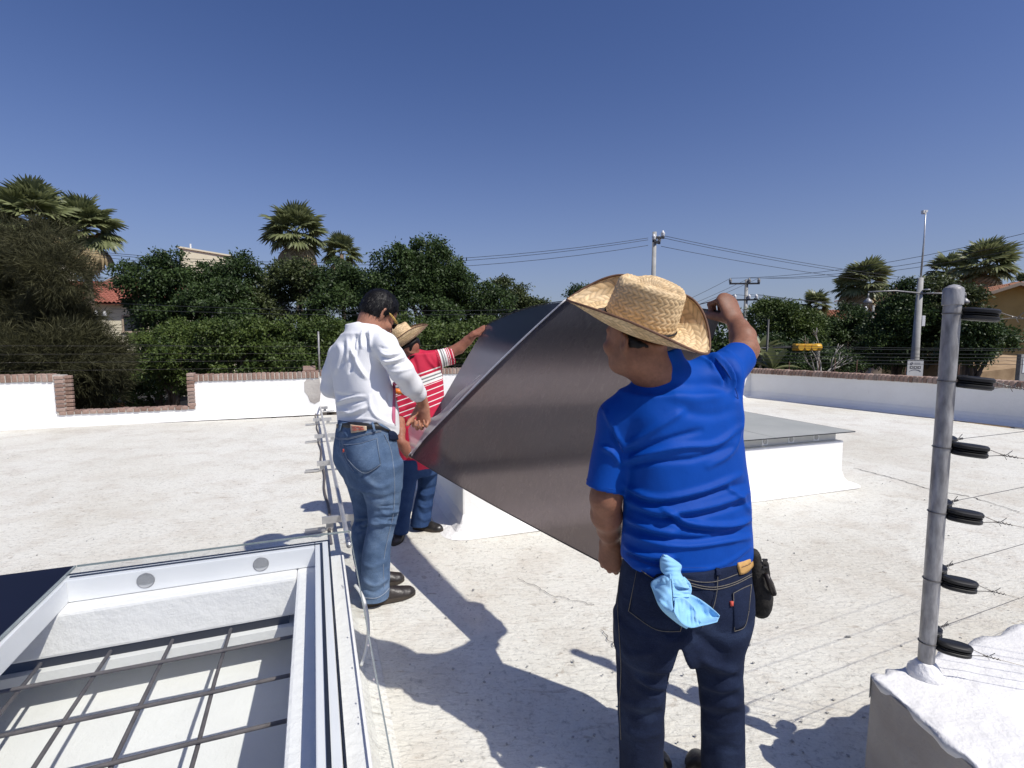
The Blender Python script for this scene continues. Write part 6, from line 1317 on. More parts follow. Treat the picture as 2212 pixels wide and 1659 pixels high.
FB(z3, [(425, 330), (600, 385), (800, 400), (1050, 365), (1150, 350)], .007, 7); FB(z3, [(425, 400), (520, 450), (700, 470)], .009, 6); FB(z3, [(430, 440), (560, 490), (720, 500)], -.006, 6); FB(z3, [(1000, 60), (1080, 130), (1145, 220)], .006, 7)
FB(z3, [(450, 520), (700, 535), (950, 520), (1150, 400)], .003, 4)
lo, hi = bbox([aty(1255, 700, YB), aty(1640, 1250, YB), V3(.5, 1.40, .9), V3(.5, 1.95, 1.3)], .03)
shirtB = cloth_mesh('shirt', f_shirtB, lo, hi, .0054, M['blue_shirt'], blue, [(a, b, w * .82) for a, b, w in foldB], nz=.0010, nzs=22, root=rootB)
shirtB['label'] = 'royal blue T-shirt with creases across the back'
for pts in ([(560, 1150), (610, 1230), (640, 1300), (680, 1400), (722, 1490)], [(1385, 775), (1480, 890), (1540, 1000), (1570, 1100), (1575, 1200)]): seam('shirt_seam', f_shirtB, [z2(*p) for p in pts], .0011, M['blue_seam'], shirtB, rootB, .0012)
for k in (0, 9): seam('hem_stitch', f_shirtB, [z3(*p) for p in ((432, 440 + k), (600, 508 + k), (850, 524 + k), (1000, 508 + k), (1140, 405 + k))], .0007, M['blue_seam'], shirtB, rootB, .0016)
# sleeve hems and collar band as stitched rims
def ring_px(fn_c, d, r, n=30): 
    d = nrm(d); e1 = nrm(np.cross(d, V3(.1, 1, .2))); e2 = np.cross(d, e1); return [fn_c + (e1 * math.cos(t) + e2 * math.sin(t)) * r for t in np.linspace(0, 2 * math.pi, n)]
MB().tube([p - rootB for p in ring_px(sleL - nrm(sleL - Lsh) * .016, sleL - Lsh, .0582)], .0016, 5, cap=False).build('sleeve_hem', M['blue_shirt'], shirtB, smooth=True)
MB().tube([p - rootB for p in ring_px(sleR - nrm(sleR - Rsh) * .014, sleR - Rsh, .0545)], .0016, 5, cap=False).build('sleeve_hem', M['blue_shirt'], shirtB, smooth=True)
# skin
hcB = aty(1377, 727, 1.565); hfB, RmB = head_fn(hcB, azv(-42, 2), tilt_up(14, 146), aty(1440, 850, 1.60), .066)
HAT_B = (aty(1380, 700, 1.575), V3(-.86, .42, .24), tilt_up(27, 152), 1.06)
hfB = under_hat(hfB, *HAT_B)
elL, wrL = aty(1309, 1100, 1.58), aty(1319, 1168, 1.70); handL = hand_fn(wrL, V3(.05, .30, -.95), V3(-.60, -.75, -.25), False, (28, 60, 35), (.4, .6), 1.14)
def f_armL(P):
    d = cone(P, Lsh, aty(1309, 1075, 1.575), .050, .047); d = smin(d, chain(P, [aty(1309, 1075, 1.575), aty(1310, 1112, 1.60), aty(1316, 1145, 1.66), wrL], [.047, .047, .037, .028], .02), .02); return smin(d, handL(P), .014)
elR, wrR = aty(1608, 756, 1.86), aty(1590, 698, 1.95); handR = hand_fn(wrR, V3(-.16, .50, .84), V3(.30, -.85, .45), True, (72, 88, 50), (.5, .75), 1.18, grip=.5)
def f_armR(P):
    d = cone(P, Rsh, elR, .050, .046); d = smin(d, chain(P, [elR, aty(1604, 728, 1.90), aty(1596, 708, 1.93), wrR], [.047, .0445, .034, .030], .015), .02); return smin(d, handR(P), .014)
bL = bbox([sleL + V3(0, 0, .04), wrL + V3(0, .08, -.17), V3(sleL[0] - .05, 1.5, 1.0), V3(sleL[0] + .06, 1.9, 1.0)], .03); bR = bbox([sleR + V3(-.06, -.05, -.05), elR + V3(.06, .06, 0), wrR + V3(-.09, .12, .12), wrR + V3(.08, .1, .1)], .02); bH = bbox([hcB + .13, hcB - V3(.13, .13, .23), aty(1440, 840, 1.6)], .03)
def hair_fn(hc, Rm, front=-.01, low=-.045, th=.007, bump_=0.0, top=None, shift=0.0):
    def fn(P):
        q = (P - hc) @ Rm.T; d = ell(q, (-.012, 0, .032), (.098 + th, .077 + th, .088 + th)); d = smin(d, ell(q, (-.035, 0, -.02), (.062 + th, .064 + th, .06)), .03)
        line = np.where(np.abs(q[:, 1]) > .052, np.clip((q[:, 0] - .0) * 1.6, -.035, .2) - .03 + shift, low)          # above and behind the ears
        cut = np.maximum(line - q[:, 2], q[:, 0] - (front + .085 + (q[:, 2] - .04) * -.25))
        if bump_: cut = cut + .006 * np.sin(q[:, 1] * 210 + 2) * np.sin(q[:, 0] * 190)
        if top is not None: cut = np.maximum(cut, (P - top[0]) @ top[1])
        return smax(d, cut, .006) + bump_ * np.sin(q[:, 0] * 160 + 6 * np.sin(q[:, 2] * 60)) * .0012
    return fn
cloth_mesh('hair', under_hat(hair_fn(hcB, RmB, low=.018, shift=.035, th=.004, bump_=.8), *HAT_B), hcB - .14, hcB + .15, .006, M['hair'], blue, root=rootB)
# the hat
hatB = straw_hat(blue, rootB, *HAT_B, (.045, .150), .130, 1, droop=.004)
hatB['label'] = 'woven straw hat with rolled brim, brown edge and thin black band'
# jeans
yJ = R(24)
hipB = secs_px([(1190, 1484, 138, YB), (1235, 1482, 144, YB), (1290, 1480, 148, YB), (1345, 1472, 142, YB), (1385, 1466, 134, YB)], yJ, .66)
def legsecs(rows, ratio=1.0, yaw=0.0): return secs_px(rows, yaw, ratio)
lgL = legsecs([(1330, 1400, 68, 1.585, 1.3), (1400, 1396, 64, 1.585, 1.3), (1446, 1392, 59, 1.585, 1.25), (1522, 1388, 53, 1.585), (1600, 1386, 48, 1.585), (1640, 1385, 46, 1.585), (1700, 1384, 44, 1.585)], 1.05)
lgR = legsecs([(1330, 1540, 64, 1.60, 1.35), (1396, 1537, 59, 1.60, 1.35), (1446, 1542, 55, 1.605, 1.3), (1522, 1554, 49, 1.61), (1598, 1558, 47, 1.61), (1640, 1558, 47, 1.61), (1690, 1558, 45, 1.61)], 1.05)
gapz = np.array([(aty(u, v, 1.47)[2], aty(u, v, 1.6)[0], h * pxm(1.6, v)) for u, v, h in ((1474, 1700, 38), (1473, 1600, 38), (1472, 1503, 31), (1471, 1446, 19), (1470, 1412, 9), (1470, 1390, 2))])
def f_jeansB(P):
    d = loft(P, hipB, 2.25); bt = aty(1555, 1318, 1.575); d = smin(d, ell(P, bt, (.085, .105, .11)), .06); d = smin(d, ell(P, aty(1412, 1322, 1.57), (.085, .10, .11)), .06)
    d = smin(np.minimum(loft(P, lgL, 2.1), loft(P, lgR, 2.1)), d, .035)
    gx, gh = np.interp(P[:, 2], gapz[:, 0], gapz[:, 1]), np.interp(P[:, 2], gapz[:, 0], gapz[:, 2]); return smax(d, -np.maximum(np.abs(P[:, 0] - gx * P[:, 1] / 1.6) - gh, P[:, 2] - gapz[-1, 0]), .012)
fj = []; FOLD = 1.25
def FJ(pts, amp, w): fj.append(([z3(*p) for p in pts], amp, w))
FJ([(640, 890), (720, 905), (790, 850)], -.010, 9); FJ([(740, 600), (900, 740), (950, 880)], -.004, 12); FJ([(945, 560), (940, 650), (915, 760), (850, 870)], -.004, 5)
FJ([(480, 1130), (560, 1190), (680, 1200)], .007, 8); FJ([(490, 1170), (580, 1230), (670, 1240)], -.006, 8); FJ([(800, 880), (900, 960), (1000, 1020)], -.007, 12); FJ([(850, 1040), (960, 1090), (1060, 1110)], .007, 9); FJ([(840, 1100), (960, 1150), (1070, 1150)], -.006, 9)
FJ([(850, 1180), (960, 1215), (1080, 1190)], .006, 8); FJ([(850, 1230), (980, 1260), (1080, 1250)], -.006, 8); FJ([(850, 1290), (960, 1310), (1080, 1300)], .005, 7); FJ([(860, 1340), (960, 1370), (1085, 1350)], -.005, 7); FJ([(400, 1270), (520, 1310), (650, 1290)], .005, 9); FJ([(400, 1330), (520, 1370), (650, 1350)], -.005, 9); FJ([(400, 980), (470, 1020), (600, 1000)], .005, 10); FJ([(420, 1440), (520, 1480), (640, 1450)], .004, 9); FJ([(850, 1440), (960, 1470), (1080, 1440)], .004, 9); FJ([(850, 1560), (960, 1540), (1080, 1560)], -.004, 9)
lo, hi = bbox([aty(1325, 1190, YB), aty(1640, 1420, YB), V3(.5, 1.38, .03), V3(.5, 1.86, .8), V3(.86, 1.6, .05), V3(.28, 1.6, .05)], .02); lo[2] = .035
jeansB = cloth_mesh('jeans', f_jeansB, lo, hi, .0066, M['denim_dark'], blue, fj, nz=.0016, nzs=20, root=rootB, stretch=(1, 1, 1.4))
def pk(fn, root, parent, m, st, top, bot, tp_line=True):
    o = patch('pocket', fn, top, bot, m, parent, root, .0035, 14, 12, .006); t_, b_ = smooth_curve(top), smooth_curve(bot)
    for pts in (top, [top[0], bot[0]], bot, [top[-1], bot[-1]]):
        try: seam('pocket_seam', fn, pts, .0011, st, o, root, .0085 if False else .0052)
        except Exception: pass
    return o
Z3 = lambda pts: [z3(*p) for p in pts]
pk(f_jeansB, rootB, jeansB, M['denim_dark'], M['stitch'], Z3([(1032, 668), (1085, 640), (1132, 620)]), Z3([(1040, 880), (1095, 855), (1118, 770)]))
pk(f_jeansB, rootB, jeansB, M['denim_dark'], M['stitch'], Z3([(500, 520), (600, 590), (790, 665)]), Z3([(452, 770), (600, 870), (735, 880)]))
seam('yoke_seam', f_jeansB, Z3([(770, 605), (870, 630), (950, 632), (1050, 605), (1140, 560)]), .0013, M['stitch'], jeansB, rootB)
seam('yoke_seam', f_jeansB, Z3([(770, 618), (870, 643), (950, 645), (1050, 617), (1140, 572)]), .0013, M['stitch'], jeansB, rootB)
seam('centre_seam', f_jeansB, Z3([(948, 560), (942, 660), (918, 760), (860, 860)]), .0013, M['stitch'], jeansB, rootB)
seam('waist_seam', f_jeansB, Z3([(760, 585), (850, 605), (945, 600), (1060, 560)]), .0011, M['stitch'], jeansB, rootB)
seam('side_seam', f_jeansB, Z3([(405, 520), (385, 700), (395, 900), (405, 1100), (398, 1300), (405, 1500)]), .0012, M['stitch'], jeansB, rootB)
patch('belt_loop', f_jeansB, Z3([(937, 535), (958, 535)]), Z3([(936, 570), (960, 570)]), M['denim_dark'], jeansB, rootB, .006, 4, 4)
lp = patch('leather_patch', f_jeansB, Z3([(1055, 495), (1100, 478), (1135, 457)]), Z3([(1072, 563), (1110, 550), (1145, 512)]), M['patch_leather'], jeansB, rootB, .006, 8, 6)
for a, b in (((1075, 520), (1090, 515)), ((1092, 514), (1108, 507)), ((1112, 505), (1124, 497))): seam('patch_print', f_jeansB, Z3([a, ((a[0] + b[0]) / 2, a[1] - 5), b]), .0010, M['rust'], lp, rootB, .0075)
patch('red_tab', f_jeansB, Z3([(1017, 715), (1031, 713)]), Z3([(1019, 741), (1031, 739)]), M['red_print'], jeansB, rootB, .007, 3, 3)
for (hl, to) in ((atz(1388, 1705), atz(1432, 1652)), (atz(1555, 1703), atz(1496, 1647))): shoe(blue, rootB, hl, to + (to - hl) * .12, M['shoe'])
skin_body(blue, rootB, M['skin_dark'], [f_armL, f_armR, hfB], [f_shirtB, f_jeansB], [bL, bR, bH, bbox([V3(.2, 1.35, .05), V3(.95, 1.9, .9)], 0)], .0044)
# tool pouch on the right hip
pc = aty(1641, 1255, 1.62); ptch = empty('tool_pouch', pc, label='black tool pouch hanging at the right hip of the man in blue', cat='pouch')
wv_ = nrm(V3(.5, -.85, 0))
def f_pouch(P):
    d = cone(P, aty(1628, 1200, 1.60), aty(1643, 1312, 1.62), .022, .033, V3(.86, .5, 0), .9); d = smin(d, ell(P, aty(1646, 1290, 1.62), (.030, .045, .055)), .012)
    d = smin(d, cone(P, aty(1652, 1216, 1.60), aty(1660, 1262, 1.61), .010, .012), .006); d = smin(d, cone(P, aty(1655, 1262, 1.60), aty(1668, 1278, 1.60), .009, .008), .005)
    return smax(d, -cone(P, aty(1650, 1180, 1.6), aty(1643, 1215, 1.61), .010, .006), .004)
cloth_mesh('pouch_body', f_pouch, pc - V3(.09, .1, .13), pc + V3(.09, .1, .12), .0045, pm('black_canvas', (0.010, 0.009, 0.008), (0.022, 0.019, 0.015), 30, .8, .4, 80), ptch, nz=.0016, nzs=70, root=pc)
for k in range(3): MB().box(aty(1648, 1212 + k * 16, 1.578) - pc, V3(.018, .004, -.002), V3(0, .006, 0), V3(0, 0, .006)).build('strap_loop', M['belt'], ptch, bevel=.001)
MB().tube([aty(1655, 1240, 1.57) - pc, aty(1664, 1262, 1.57) - pc, aty(1672, 1284, 1.575) - pc], [.008, .011, .009], 6).build('leather_strap', M['shoe_brown'], ptch, smooth=True)
# blue wiping cloth stuffed into the back pocket
cc = aty(1460, 1270, 1.45); rag = empty('wiping_cloth', cc, label='light blue crumpled wiping cloth tucked in the back pocket of the man in blue', cat='cloth')
M['rag'] = mat_cloth('light_blue_wipe', (0.24, 0.50, 0.76), (0.30, 0.56, 0.80), 8, .85)
def rag_patch(name, A_, B_, dA, dB, mid, nv=14, nu=30):
    A_, B_ = np.array(smooth_curve([(*a, d) for a, d in zip(A_, dA)], 8)), np.array(smooth_curve([(*b, d) for b, d in zip(B_, dB)], 8)); ti = np.linspace(0, 1, nu)
    A_ = np.stack([np.interp(ti, np.linspace(0, 1, len(A_)), A_[:, k]) for k in range(3)], 1); B_ = np.stack([np.interp(ti, np.linspace(0, 1, len(B_)), B_[:, k]) for k in range(3)], 1); vs_ = []
    base = {}
    for j in range(nv):
        s_ = j / (nv - 1); L_ = A_ * (1 - s_) + B_ * s_
        for i in range(nu):
            u, v, d = L_[i]; yj = Yrag(u, v); wr_ = (.0022 * math.sin(i * .55 + s_ * 4) + .0018 * math.sin(i * 1.3 - s_ * 9 + u * .05)) * math.sin(s_ * 3.14); vs_.append(aty(u, v, yj - d - mid * math.sin(math.pi * s_) * (math.sin(math.pi * i / (nu - 1)) * .7 + .3) - wr_) - cc)
    fs_ = [(j * nu + i, (j + 1) * nu + i, (j + 1) * nu + i + 1, j * nu + i + 1) for j in range(nv - 1) for i in range(nu - 1)]
    o = link(name, mesh_np(name, np.array(vs_), fs_), M['rag'], rag); md = o.modifiers.new('thickness', 'SOLIDIFY'); md.thickness = .0022; md.offset = 0; return o
gu, gv = np.linspace(1395, 1565, 12), np.linspace(1190, 1365, 12); GY = np.clip(np.minimum(hit(f_jeansB, [(a, b) for b in gv for a in gu])[0][:, 1], hit(f_shirtB, [(a, b) for b in gv for a in gu])[0][:, 1]).reshape(12, 12), 1.36, 1.52)
def Yrag(u, v):
    x = np.clip((u - gu[0]) / (gu[1] - gu[0]), 0, 10.999); y = np.clip((v - gv[0]) / (gv[1] - gv[0]), 0, 10.999); i, j = int(x), int(y); a, b = x - i, y - j
    return GY[j, i] * (1 - a) * (1 - b) + GY[j, i + 1] * a * (1 - b) + GY[j + 1, i] * (1 - a) * b + GY[j + 1, i + 1] * a * b
rag_patch('cloth_fold', [(1430, 1243), (1407, 1258), (1412, 1280), (1428, 1315), (1462, 1345), (1483, 1358)], [(1448, 1240), (1450, 1262), (1452, 1290), (1456, 1318), (1476, 1340), (1492, 1352)], [.012, .012, .014, .016, .020, .026], [.045, .05, .052, .05, .048, .045], .008)
rag_patch('cloth_fold', [(1432, 1198), (1426, 1210), (1428, 1232), (1440, 1246), (1450, 1262)], [(1440, 1199), (1458, 1210), (1472, 1222), (1470, 1236), (1478, 1252)], [.010, .014, .020, .036, .050], [.006, .010, .012, .018, .026], .016)
rag_patch('cloth_fold', [(1450, 1250), (1452, 1262), (1453, 1275), (1454, 1290)], [(1478, 1246), (1491, 1260), (1494, 1275), (1490, 1290)], [.050, .052, .054, .050], [.014, .016, .018, .020], -.018)
rag_patch('cloth_fold', [(1454, 1288), (1470, 1286), (1492, 1284), (1530, 1307), (1555, 1330)], [(1456, 1322), (1468, 1342), (1492, 1355), (1522, 1350), (1549, 1343)], [.046, .030, .018, .022, .034], [.052, .050, .046, .044, .050], -.026)
rag_patch('cloth_fold', [(1458, 1292), (1474, 1290), (1490, 1300), (1505, 1322), (1515, 1345)], [(1456, 1322), (1466, 1340), (1480, 1352), (1495, 1356), (1512, 1352)], [.058, .054, .050, .050, .050], [.056, .056, .056, .054, .052], -.014)
rag_patch('cloth_fold', [(1428, 1246), (1440, 1240), (1462, 1238), (1480, 1250)], [(1409, 1262), (1432, 1262), (1465, 1268), (1490, 1272)], [.012, .020, .020, .012], [.013, .040, .044, .016], .010)
# ================================================================== the man in white
YW = 2.90
rootW = V3(-.86, 2.88, 0)
white = empty('person', rootW, label='bareheaded person in a white long-sleeved shirt and washed blue jeans with yellow-armed sunglasses', cat='person')
zA = lambda x, y: (648 + x * .1465, 621 + y * .1465)
zB_ = lambda x, y: (648 + x * .1465, 837 + y * .1465)
z4 = lambda x, y: (594 + x * .293, 864 + y * .293)
yW = R(-40)
tW = secs_px([(722, 782, 44, YW), (750, 776, 60, YW), (800, 776, 63, YW), (850, 787, 67, YW), (885, 794, 70, YW), (915, 795, 69, YW), (945, 795, 68, YW)], yW, .66)
LshW, RshW = aty(735, 764, 3.00), aty(832, 744, 2.78); nkW = aty(790, 728, 2.90)
aW, rW = limb_px([(832, 746, 2.78, 26), (848, 772, 2.74, 25.5), (868, 803, 2.76, 26), (888, 832, 2.84, 24), (901, 848, 2.90, 18.5), (912, 862, 2.95, 14)])
alW, rlW = limb_px([(731, 768, 3.0, 23), (718, 806, 3.02, 21), (714, 838, 3.04, 20), (740, 850, 3.14, 17), (800, 848, 3.26, 14)])
cfd = nrm(aW[-1] - aW[-2]); cuff = aty(909, 854, 2.93)
def f_shirtW(P):
    d = loft(P, tW, 2.3); d = smin(d, cone(P, nkW, LshW, .085, .060), .04); d = smin(d, cone(P, nkW, RshW, .085, .066), .04)
    d = smin(d, smax(cone(P, aty(780, 745, 2.9), aty(772, 704, 2.92), .085, .066), (P - aty(772, 703, 2.92)) @ nrm(V3(.05, .15, 1)), .004), .025)
    ar = smax(chain(P, aW, rW, .02), (P - cuff) @ cfd, .004); ar = smax(ar, -np.maximum(cone(P, aW[3], aW[5] + cfd * .02, rW[3] - .01, rW[5] - .008), -.04 - (P - cuff) @ cfd), .003)
    d = smin(d, ar, .018); d = smin(d, chain(P, alW, rlW, .02), .02)
    a_, b_, c_ = aty(726, 912, YW), aty(802, 912, YW), aty(860, 934, YW); zz = np.where(P[:, 0] < b_[0], a_[2] + (b_[2] - a_[2]) * (P[:, 0] - a_[0]) / (b_[0] - a_[0]), b_[2] + (c_[2] - b_[2]) * (P[:, 0] - b_[0]) / (c_[0] - b_[0])); return smax(d, zz - P[:, 2], .004)
fw_ = []; FOLD = 1.35
def FW(mp, pts, amp, w): fw_.append(([mp(*p) for p in pts], amp, w))
FW(zA, [(960, 680), (990, 800), (1030, 930)], -.012, 3.2); FW(zA, [(1030, 640), (1040, 760), (1040, 900)], .006, 4); FW(zA, [(820, 690), (790, 850), (800, 950)], -.007, 4); FW(zA, [(860, 720), (850, 900), (740, 1220)], -.006, 5); FW(zA, [(760, 900), (850, 1120), (980, 1340)], .008, 4.5); FW(zA, [(740, 960), (760, 1150), (730, 1260)], -.006, 4)
FW(zA, [(560, 820), (600, 1000), (520, 1260)], .005, 6); FW(zA, [(640, 800), (660, 980), (600, 1180)], -.005, 5); FW(zA, [(700, 740), (710, 900), (680, 1080)], .005, 5); FW(zA, [(930, 640), (900, 760), (920, 900)], .005, 4)
FW(zA, [(1180, 950), (1280, 1000), (1400, 980), (1500, 960)], .006, 3.2); FW(zA, [(1190, 1010), (1300, 1050), (1450, 1020)], -.006, 3); FW(zA, [(1210, 1080), (1330, 1090), (1540, 1020)], .006, 3.2); FW(zA, [(1250, 1150), (1380, 1140), (1580, 1090)], -.005, 3.2); FW(zA, [(1160, 880), (1300, 900), (1440, 880)], -.004, 3.5); FW(zA, [(1300, 1240), (1450, 1240), (1660, 1180)], .004, 4)
FW(zB_, [(520, 240), (640, 190), (780, 140), (960, 120)], .009, 4); FW(zB_, [(530, 290), (700, 240), (960, 190)], -.008, 4); FW(zB_, [(540, 370), (640, 340), (760, 380), (980, 280)], .008, 4.5); FW(zB_, [(540, 440), (680, 440), (900, 400), (1000, 320)], -.006, 4.5); FW(zB_, [(1020, 120), (1050, 300), (1150, 440), (1400, 560)], .006, 5); FW(zB_, [(540, 480), (760, 470), (1050, 470), (1300, 560), (1440, 600)], .003, 3); FW(zA, [(500, 1560), (650, 1600), (960, 1590)], -.006, 5); FW(zB_, [(1300, 100), (1330, 300), (1360, 480)], -.005, 5)
lo, hi = bbox([aty(685, 690, 3.1), aty(925, 945, 2.9), V3(-.8, 2.62, 1.3), V3(-.8, 3.34, 1.3)], .04)
shirtW = cloth_mesh('shirt', f_shirtW, lo, hi, .0062, M['white_shirt'], white, [(a, b * 1.2, w * .85) for a, b, w in fw_], nz=.0016, nzs=20, root=rootW, seed=3)
shirtW['label'] = 'white long-sleeved shirt with a pink tape along the side'
patch('pink_tape', f_shirtW, [zA(1370, 1400), zA(1402, 1400)], [zB_(1360, 520), zB_(1400, 570)], M['pink'], shirtW, rootW, .004, 4, 16)
# skin: neck, head, right hand
hcW = aty(819, 676, 2.95); hfW, RmW = head_fn(hcW, azv(46, -40), nrm(V3(.40, .30, .85)), aty(786, 735, 2.90), .064, 1.04)
wrW = aty(913, 872, 2.97); handW = hand_fn(wrW, V3(.02, .10, -1), V3(.35, .90, .1), True, (35, 70, 40), (.22, .8), 1.2, curls=[(70, 75, 40), (64, 78, 40), (58, 80, 42), (52, 80, 44)])
def f_armW(P): return smin(cone(P, aW[4], wrW, .038, .030), handW(P), .014)
bW = bbox([aW[4] + V3(0, -.03, .02), wrW + V3(.09, .1, -.19), wrW - V3(.1, .12, 0)], .03)
hlW = hand_fn(aty(812, 848, 3.28), V3(.9, .3, -.1), V3(0, -.3, .95), False, (40, 60, 40), (.5, .5), 1.0); pl_ = aty(812, 848, 3.28); bL2 = bbox([pl_ - .06, pl_ + V3(.2, .1, .08)], .04)
hrW = cloth_mesh('hair', hair_fn(hcW, RmW, -.02, -.066, .013, 1.0), hcW - .16, hcW + .17, .0055, M['hair'], white, root=rootW); hrW['label'] = 'short straight black hair'; hair_strands(hrW, hcW, RmW, rootW)
lfW = RmW[1]; 
def Hl(hc, Rm, x, y, z): return hc + Rm[0] * x + Rm[1] * y + Rm[2] * z
gl_ = MB()
for sg in (-1, 1): gl_.tube([Hl(hcW, RmW, -.025, sg * .084, .012) - rootW, Hl(hcW, RmW, .04, sg * .082, .012) - rootW, Hl(hcW, RmW, .098, sg * .068, .006) - rootW], [.0035, .0055, .0065], 6)
sg_ = gl_.build('sunglasses', pm('yellow_acetate', (0.62, 0.40, 0.10), (0.66, 0.44, 0.13), 10, .35), white, smooth=True)
for sg in (-1, 1):
    ring = [Hl(hcW, RmW, .112 - .012 * abs(math.cos(t)), sg * .034 + .028 * math.cos(t), -.002 + .020 * math.sin(t)) - rootW for t in np.linspace(0, 2 * math.pi, 16, endpoint=False)]; MB().prism(ring, RmW[0] * .004).build('lens', M['black'], sg_)
# jeans
yK = R(-48)
hipW = secs_px([(905, 793, 64, 2.88), (930, 791, 67, 2.88), (955, 790, 69, 2.88), (990, 796, 70, 2.88), (1020, 801, 63, 2.87), (1045, 806, 58, 2.86)], yK, .74)
lW1 = legsecs([(1000, 830, 40, 2.80), (1051, 825, 42, 2.80), (1093, 829, 34, 2.80), (1122, 827, 31, 2.80), (1145, 822, 29, 2.80), (1186, 813, 29.5, 2.79), (1245, 811, 30.5, 2.79), (1300, 809, 31, 2.79)], 1.05)
lW2 = legsecs([(1000, 778, 40, 2.96), (1030, 781, 36, 2.97), (1069, 791, 33, 2.98), (1113, 799, 31, 2.99), (1145, 789, 29, 2.99), (1186, 790, 28, 2.98), (1235, 797, 27, 2.97), (1272, 802, 27, 2.97)], 1.05)
def f_jeansW(P):
    d = loft(P, hipW, 2.2); d = smin(d, ell(P, aty(806, 1000, 2.78), (.10, .10, .10)), .05); d = smin(d, ell(P, aty(752, 985, 2.90), (.075, .09, .10)), .05); return smin(np.minimum(loft(P, lW1, 2.1), loft(P, lW2, 2.1)), d, .035)
fk = []
def FK(mp, pts, amp, w): fk.append(([mp(*p) for p in pts], amp, w))
FK(zB_, [(830, 1250), (860, 1330), (1000, 1260), (1180, 1150)], -.008, 4); FK(zB_, [(590, 740), (610, 900), (700, 1100), (830, 1260)], -.005, 3); FK(zB_, [(640, 640), (700, 720), (640, 740)], .004, 3)
rk = random.Random(21)
for k in range(9): x0, y0 = rk.uniform(680, 790), rk.uniform(780, 960); FK(z4, [(x0, y0), (x0 + 60, y0 + rk.uniform(-8, 24)), (x0 + rk.uniform(100, 190), y0 + rk.uniform(-30, 20))], rk.choice((-1, 1)) * rk.uniform(.004, .009), rk.uniform(2.2, 4.2))
for k in range(7): x0, y0 = rk.uniform(570, 620), rk.uniform(850, 980); FK(z4, [(x0, y0), (x0 + 40, y0 + rk.uniform(-6, 22)), (x0 + rk.uniform(60, 100), y0 + rk.uniform(-20, 20))], rk.choice((-1, 1)) * rk.uniform(.003, .008), rk.uniform(2.2, 4))
FK(z4, [(640, 560), (760, 640), (880, 600)], .006, 6); FK(z4, [(680, 700), (780, 730), (900, 690)], -.004, 5); FK(z4, [(650, 1330), (740, 1370), (840, 1310)], .006, 4); FK(z4, [(650, 1390), (740, 1420), (840, 1350)], -.005, 3.5); FK(z4, [(640, 1200), (720, 1230), (820, 1180)], .004, 5)
lo, hi = bbox([aty(715, 900, 2.88), aty(880, 1000, 2.88), V3(-.85, 2.62, .05), V3(-.85, 3.12, .5), V3(-.70, 2.8, .05), V3(-.99, 2.9, .05)], .03); lo[2] = .035
jeansW = cloth_mesh('jeans', f_jeansW, lo, hi, .0072, M['denim'], white, fk, nz=.0016, nzs=22, root=rootW, stretch=(1, 1, 1.4), seed=5); jeansW['label'] = 'washed blue jeans with a leather patch'
ZB = lambda pts: [zB_(*p) for p in pts]
pk(f_jeansW, rootW, jeansW, M['denim'], M['stitch_blue'], ZB([(648, 840), (850, 830), (1000, 790), (1132, 745)]), ZB([(700, 1040), (850, 1200), (990, 1255), (1185, 1140)]))
for dz in (0, 16): seam('yoke_seam', f_jeansW, ZB([(530, 728 + dz), (585, 750 + dz), (720, 745 + dz), (950, 690 + dz), (1200, 630 + dz)]), .0013, M['stitch_blue'], jeansW, rootW)
seam('centre_seam', f_jeansW, ZB([(585, 750), (600, 900), (680, 1080), (800, 1240)]), .0013, M['stitch_blue'], jeansW, rootW)
seam('side_seam', f_jeansW, [zB_(1240, 690), zB_(1330, 900), zB_(1375, 1150), zB_(1390, 1350), z4(880, 700), z4(868, 860), z4(830, 1020), z4(800, 1200), z4(805, 1380)], .0015, M['stitch_blue'], jeansW, rootW)
seam('hem_seam', f_jeansW, [z4(645, 1455), z4(740, 1460), z4(800, 1430), z4(842, 1385)], .0022, M['stitch_blue'], jeansW, rootW)
skin_body(white, rootW, M['skin'], [f_armW, hfW, hlW], [f_shirtW, f_jeansW], [bW, bbox([hcW + .14, hcW - .14, aty(783, 730, 2.9)], .03), bL2, bbox([V3(-1.2, 2.6, .05), V3(-.5, 3.4, 1.4)], 0)], .0048)
bt_ = patch('belt', f_jeansW, ZB([(552, 543), (640, 530), (800, 520), (1050, 498), (1250, 600), (1400, 660)]), ZB([(548, 598), (640, 585), (760, 600), (1040, 610), (1200, 620), (1380, 690)]), M['belt'], white, rootW, .006, 26, 5)
for a, b in (((605, 535), (580, 655)), ((1050, 500), (1085, 660))): patch('belt_loop', f_jeansW, ZB([(a[0], a[1]), (a[0] + 32, a[1] - 3)]), ZB([(b[0], b[1]), (b[0] + 30, b[1] - 5)]), M['denim'], jeansW, rootW, .012, 4, 6)
lp = patch('leather_patch', f_jeansW, ZB([(758, 545), (870, 560), (985, 568)]), ZB([(772, 672), (880, 655), (988, 632)]), M['patch_pale'], jeansW, rootW, .010, 10, 6)
for pts in ([(785, 565), (860, 572), (950, 580)], [(790, 598), (815, 585), (840, 600), (830, 615)], [(850, 590), (880, 580), (910, 600), (930, 585)], [(790, 612), (860, 618), (950, 605)], [(790, 640), (850, 632)], [(885, 628), (960, 618)]): seam('patch_print', f_jeansW, ZB(pts), .0014, M['red_print'], lp, rootW, .0125)
patch('red_tab', f_jeansW, ZB([(645, 905), (660, 903)]), ZB([(648, 955), (662, 950)]), M['red_print'], jeansW, rootW, .008, 3, 3)
patch('phone_bulge', f_jeansW, ZB([(1300, 650), (1360, 640), (1420, 690)]), ZB([(1310, 770), (1370, 785), (1435, 770)]), M['denim_dark'], jeansW, rootW, .008, 8, 6, .006)
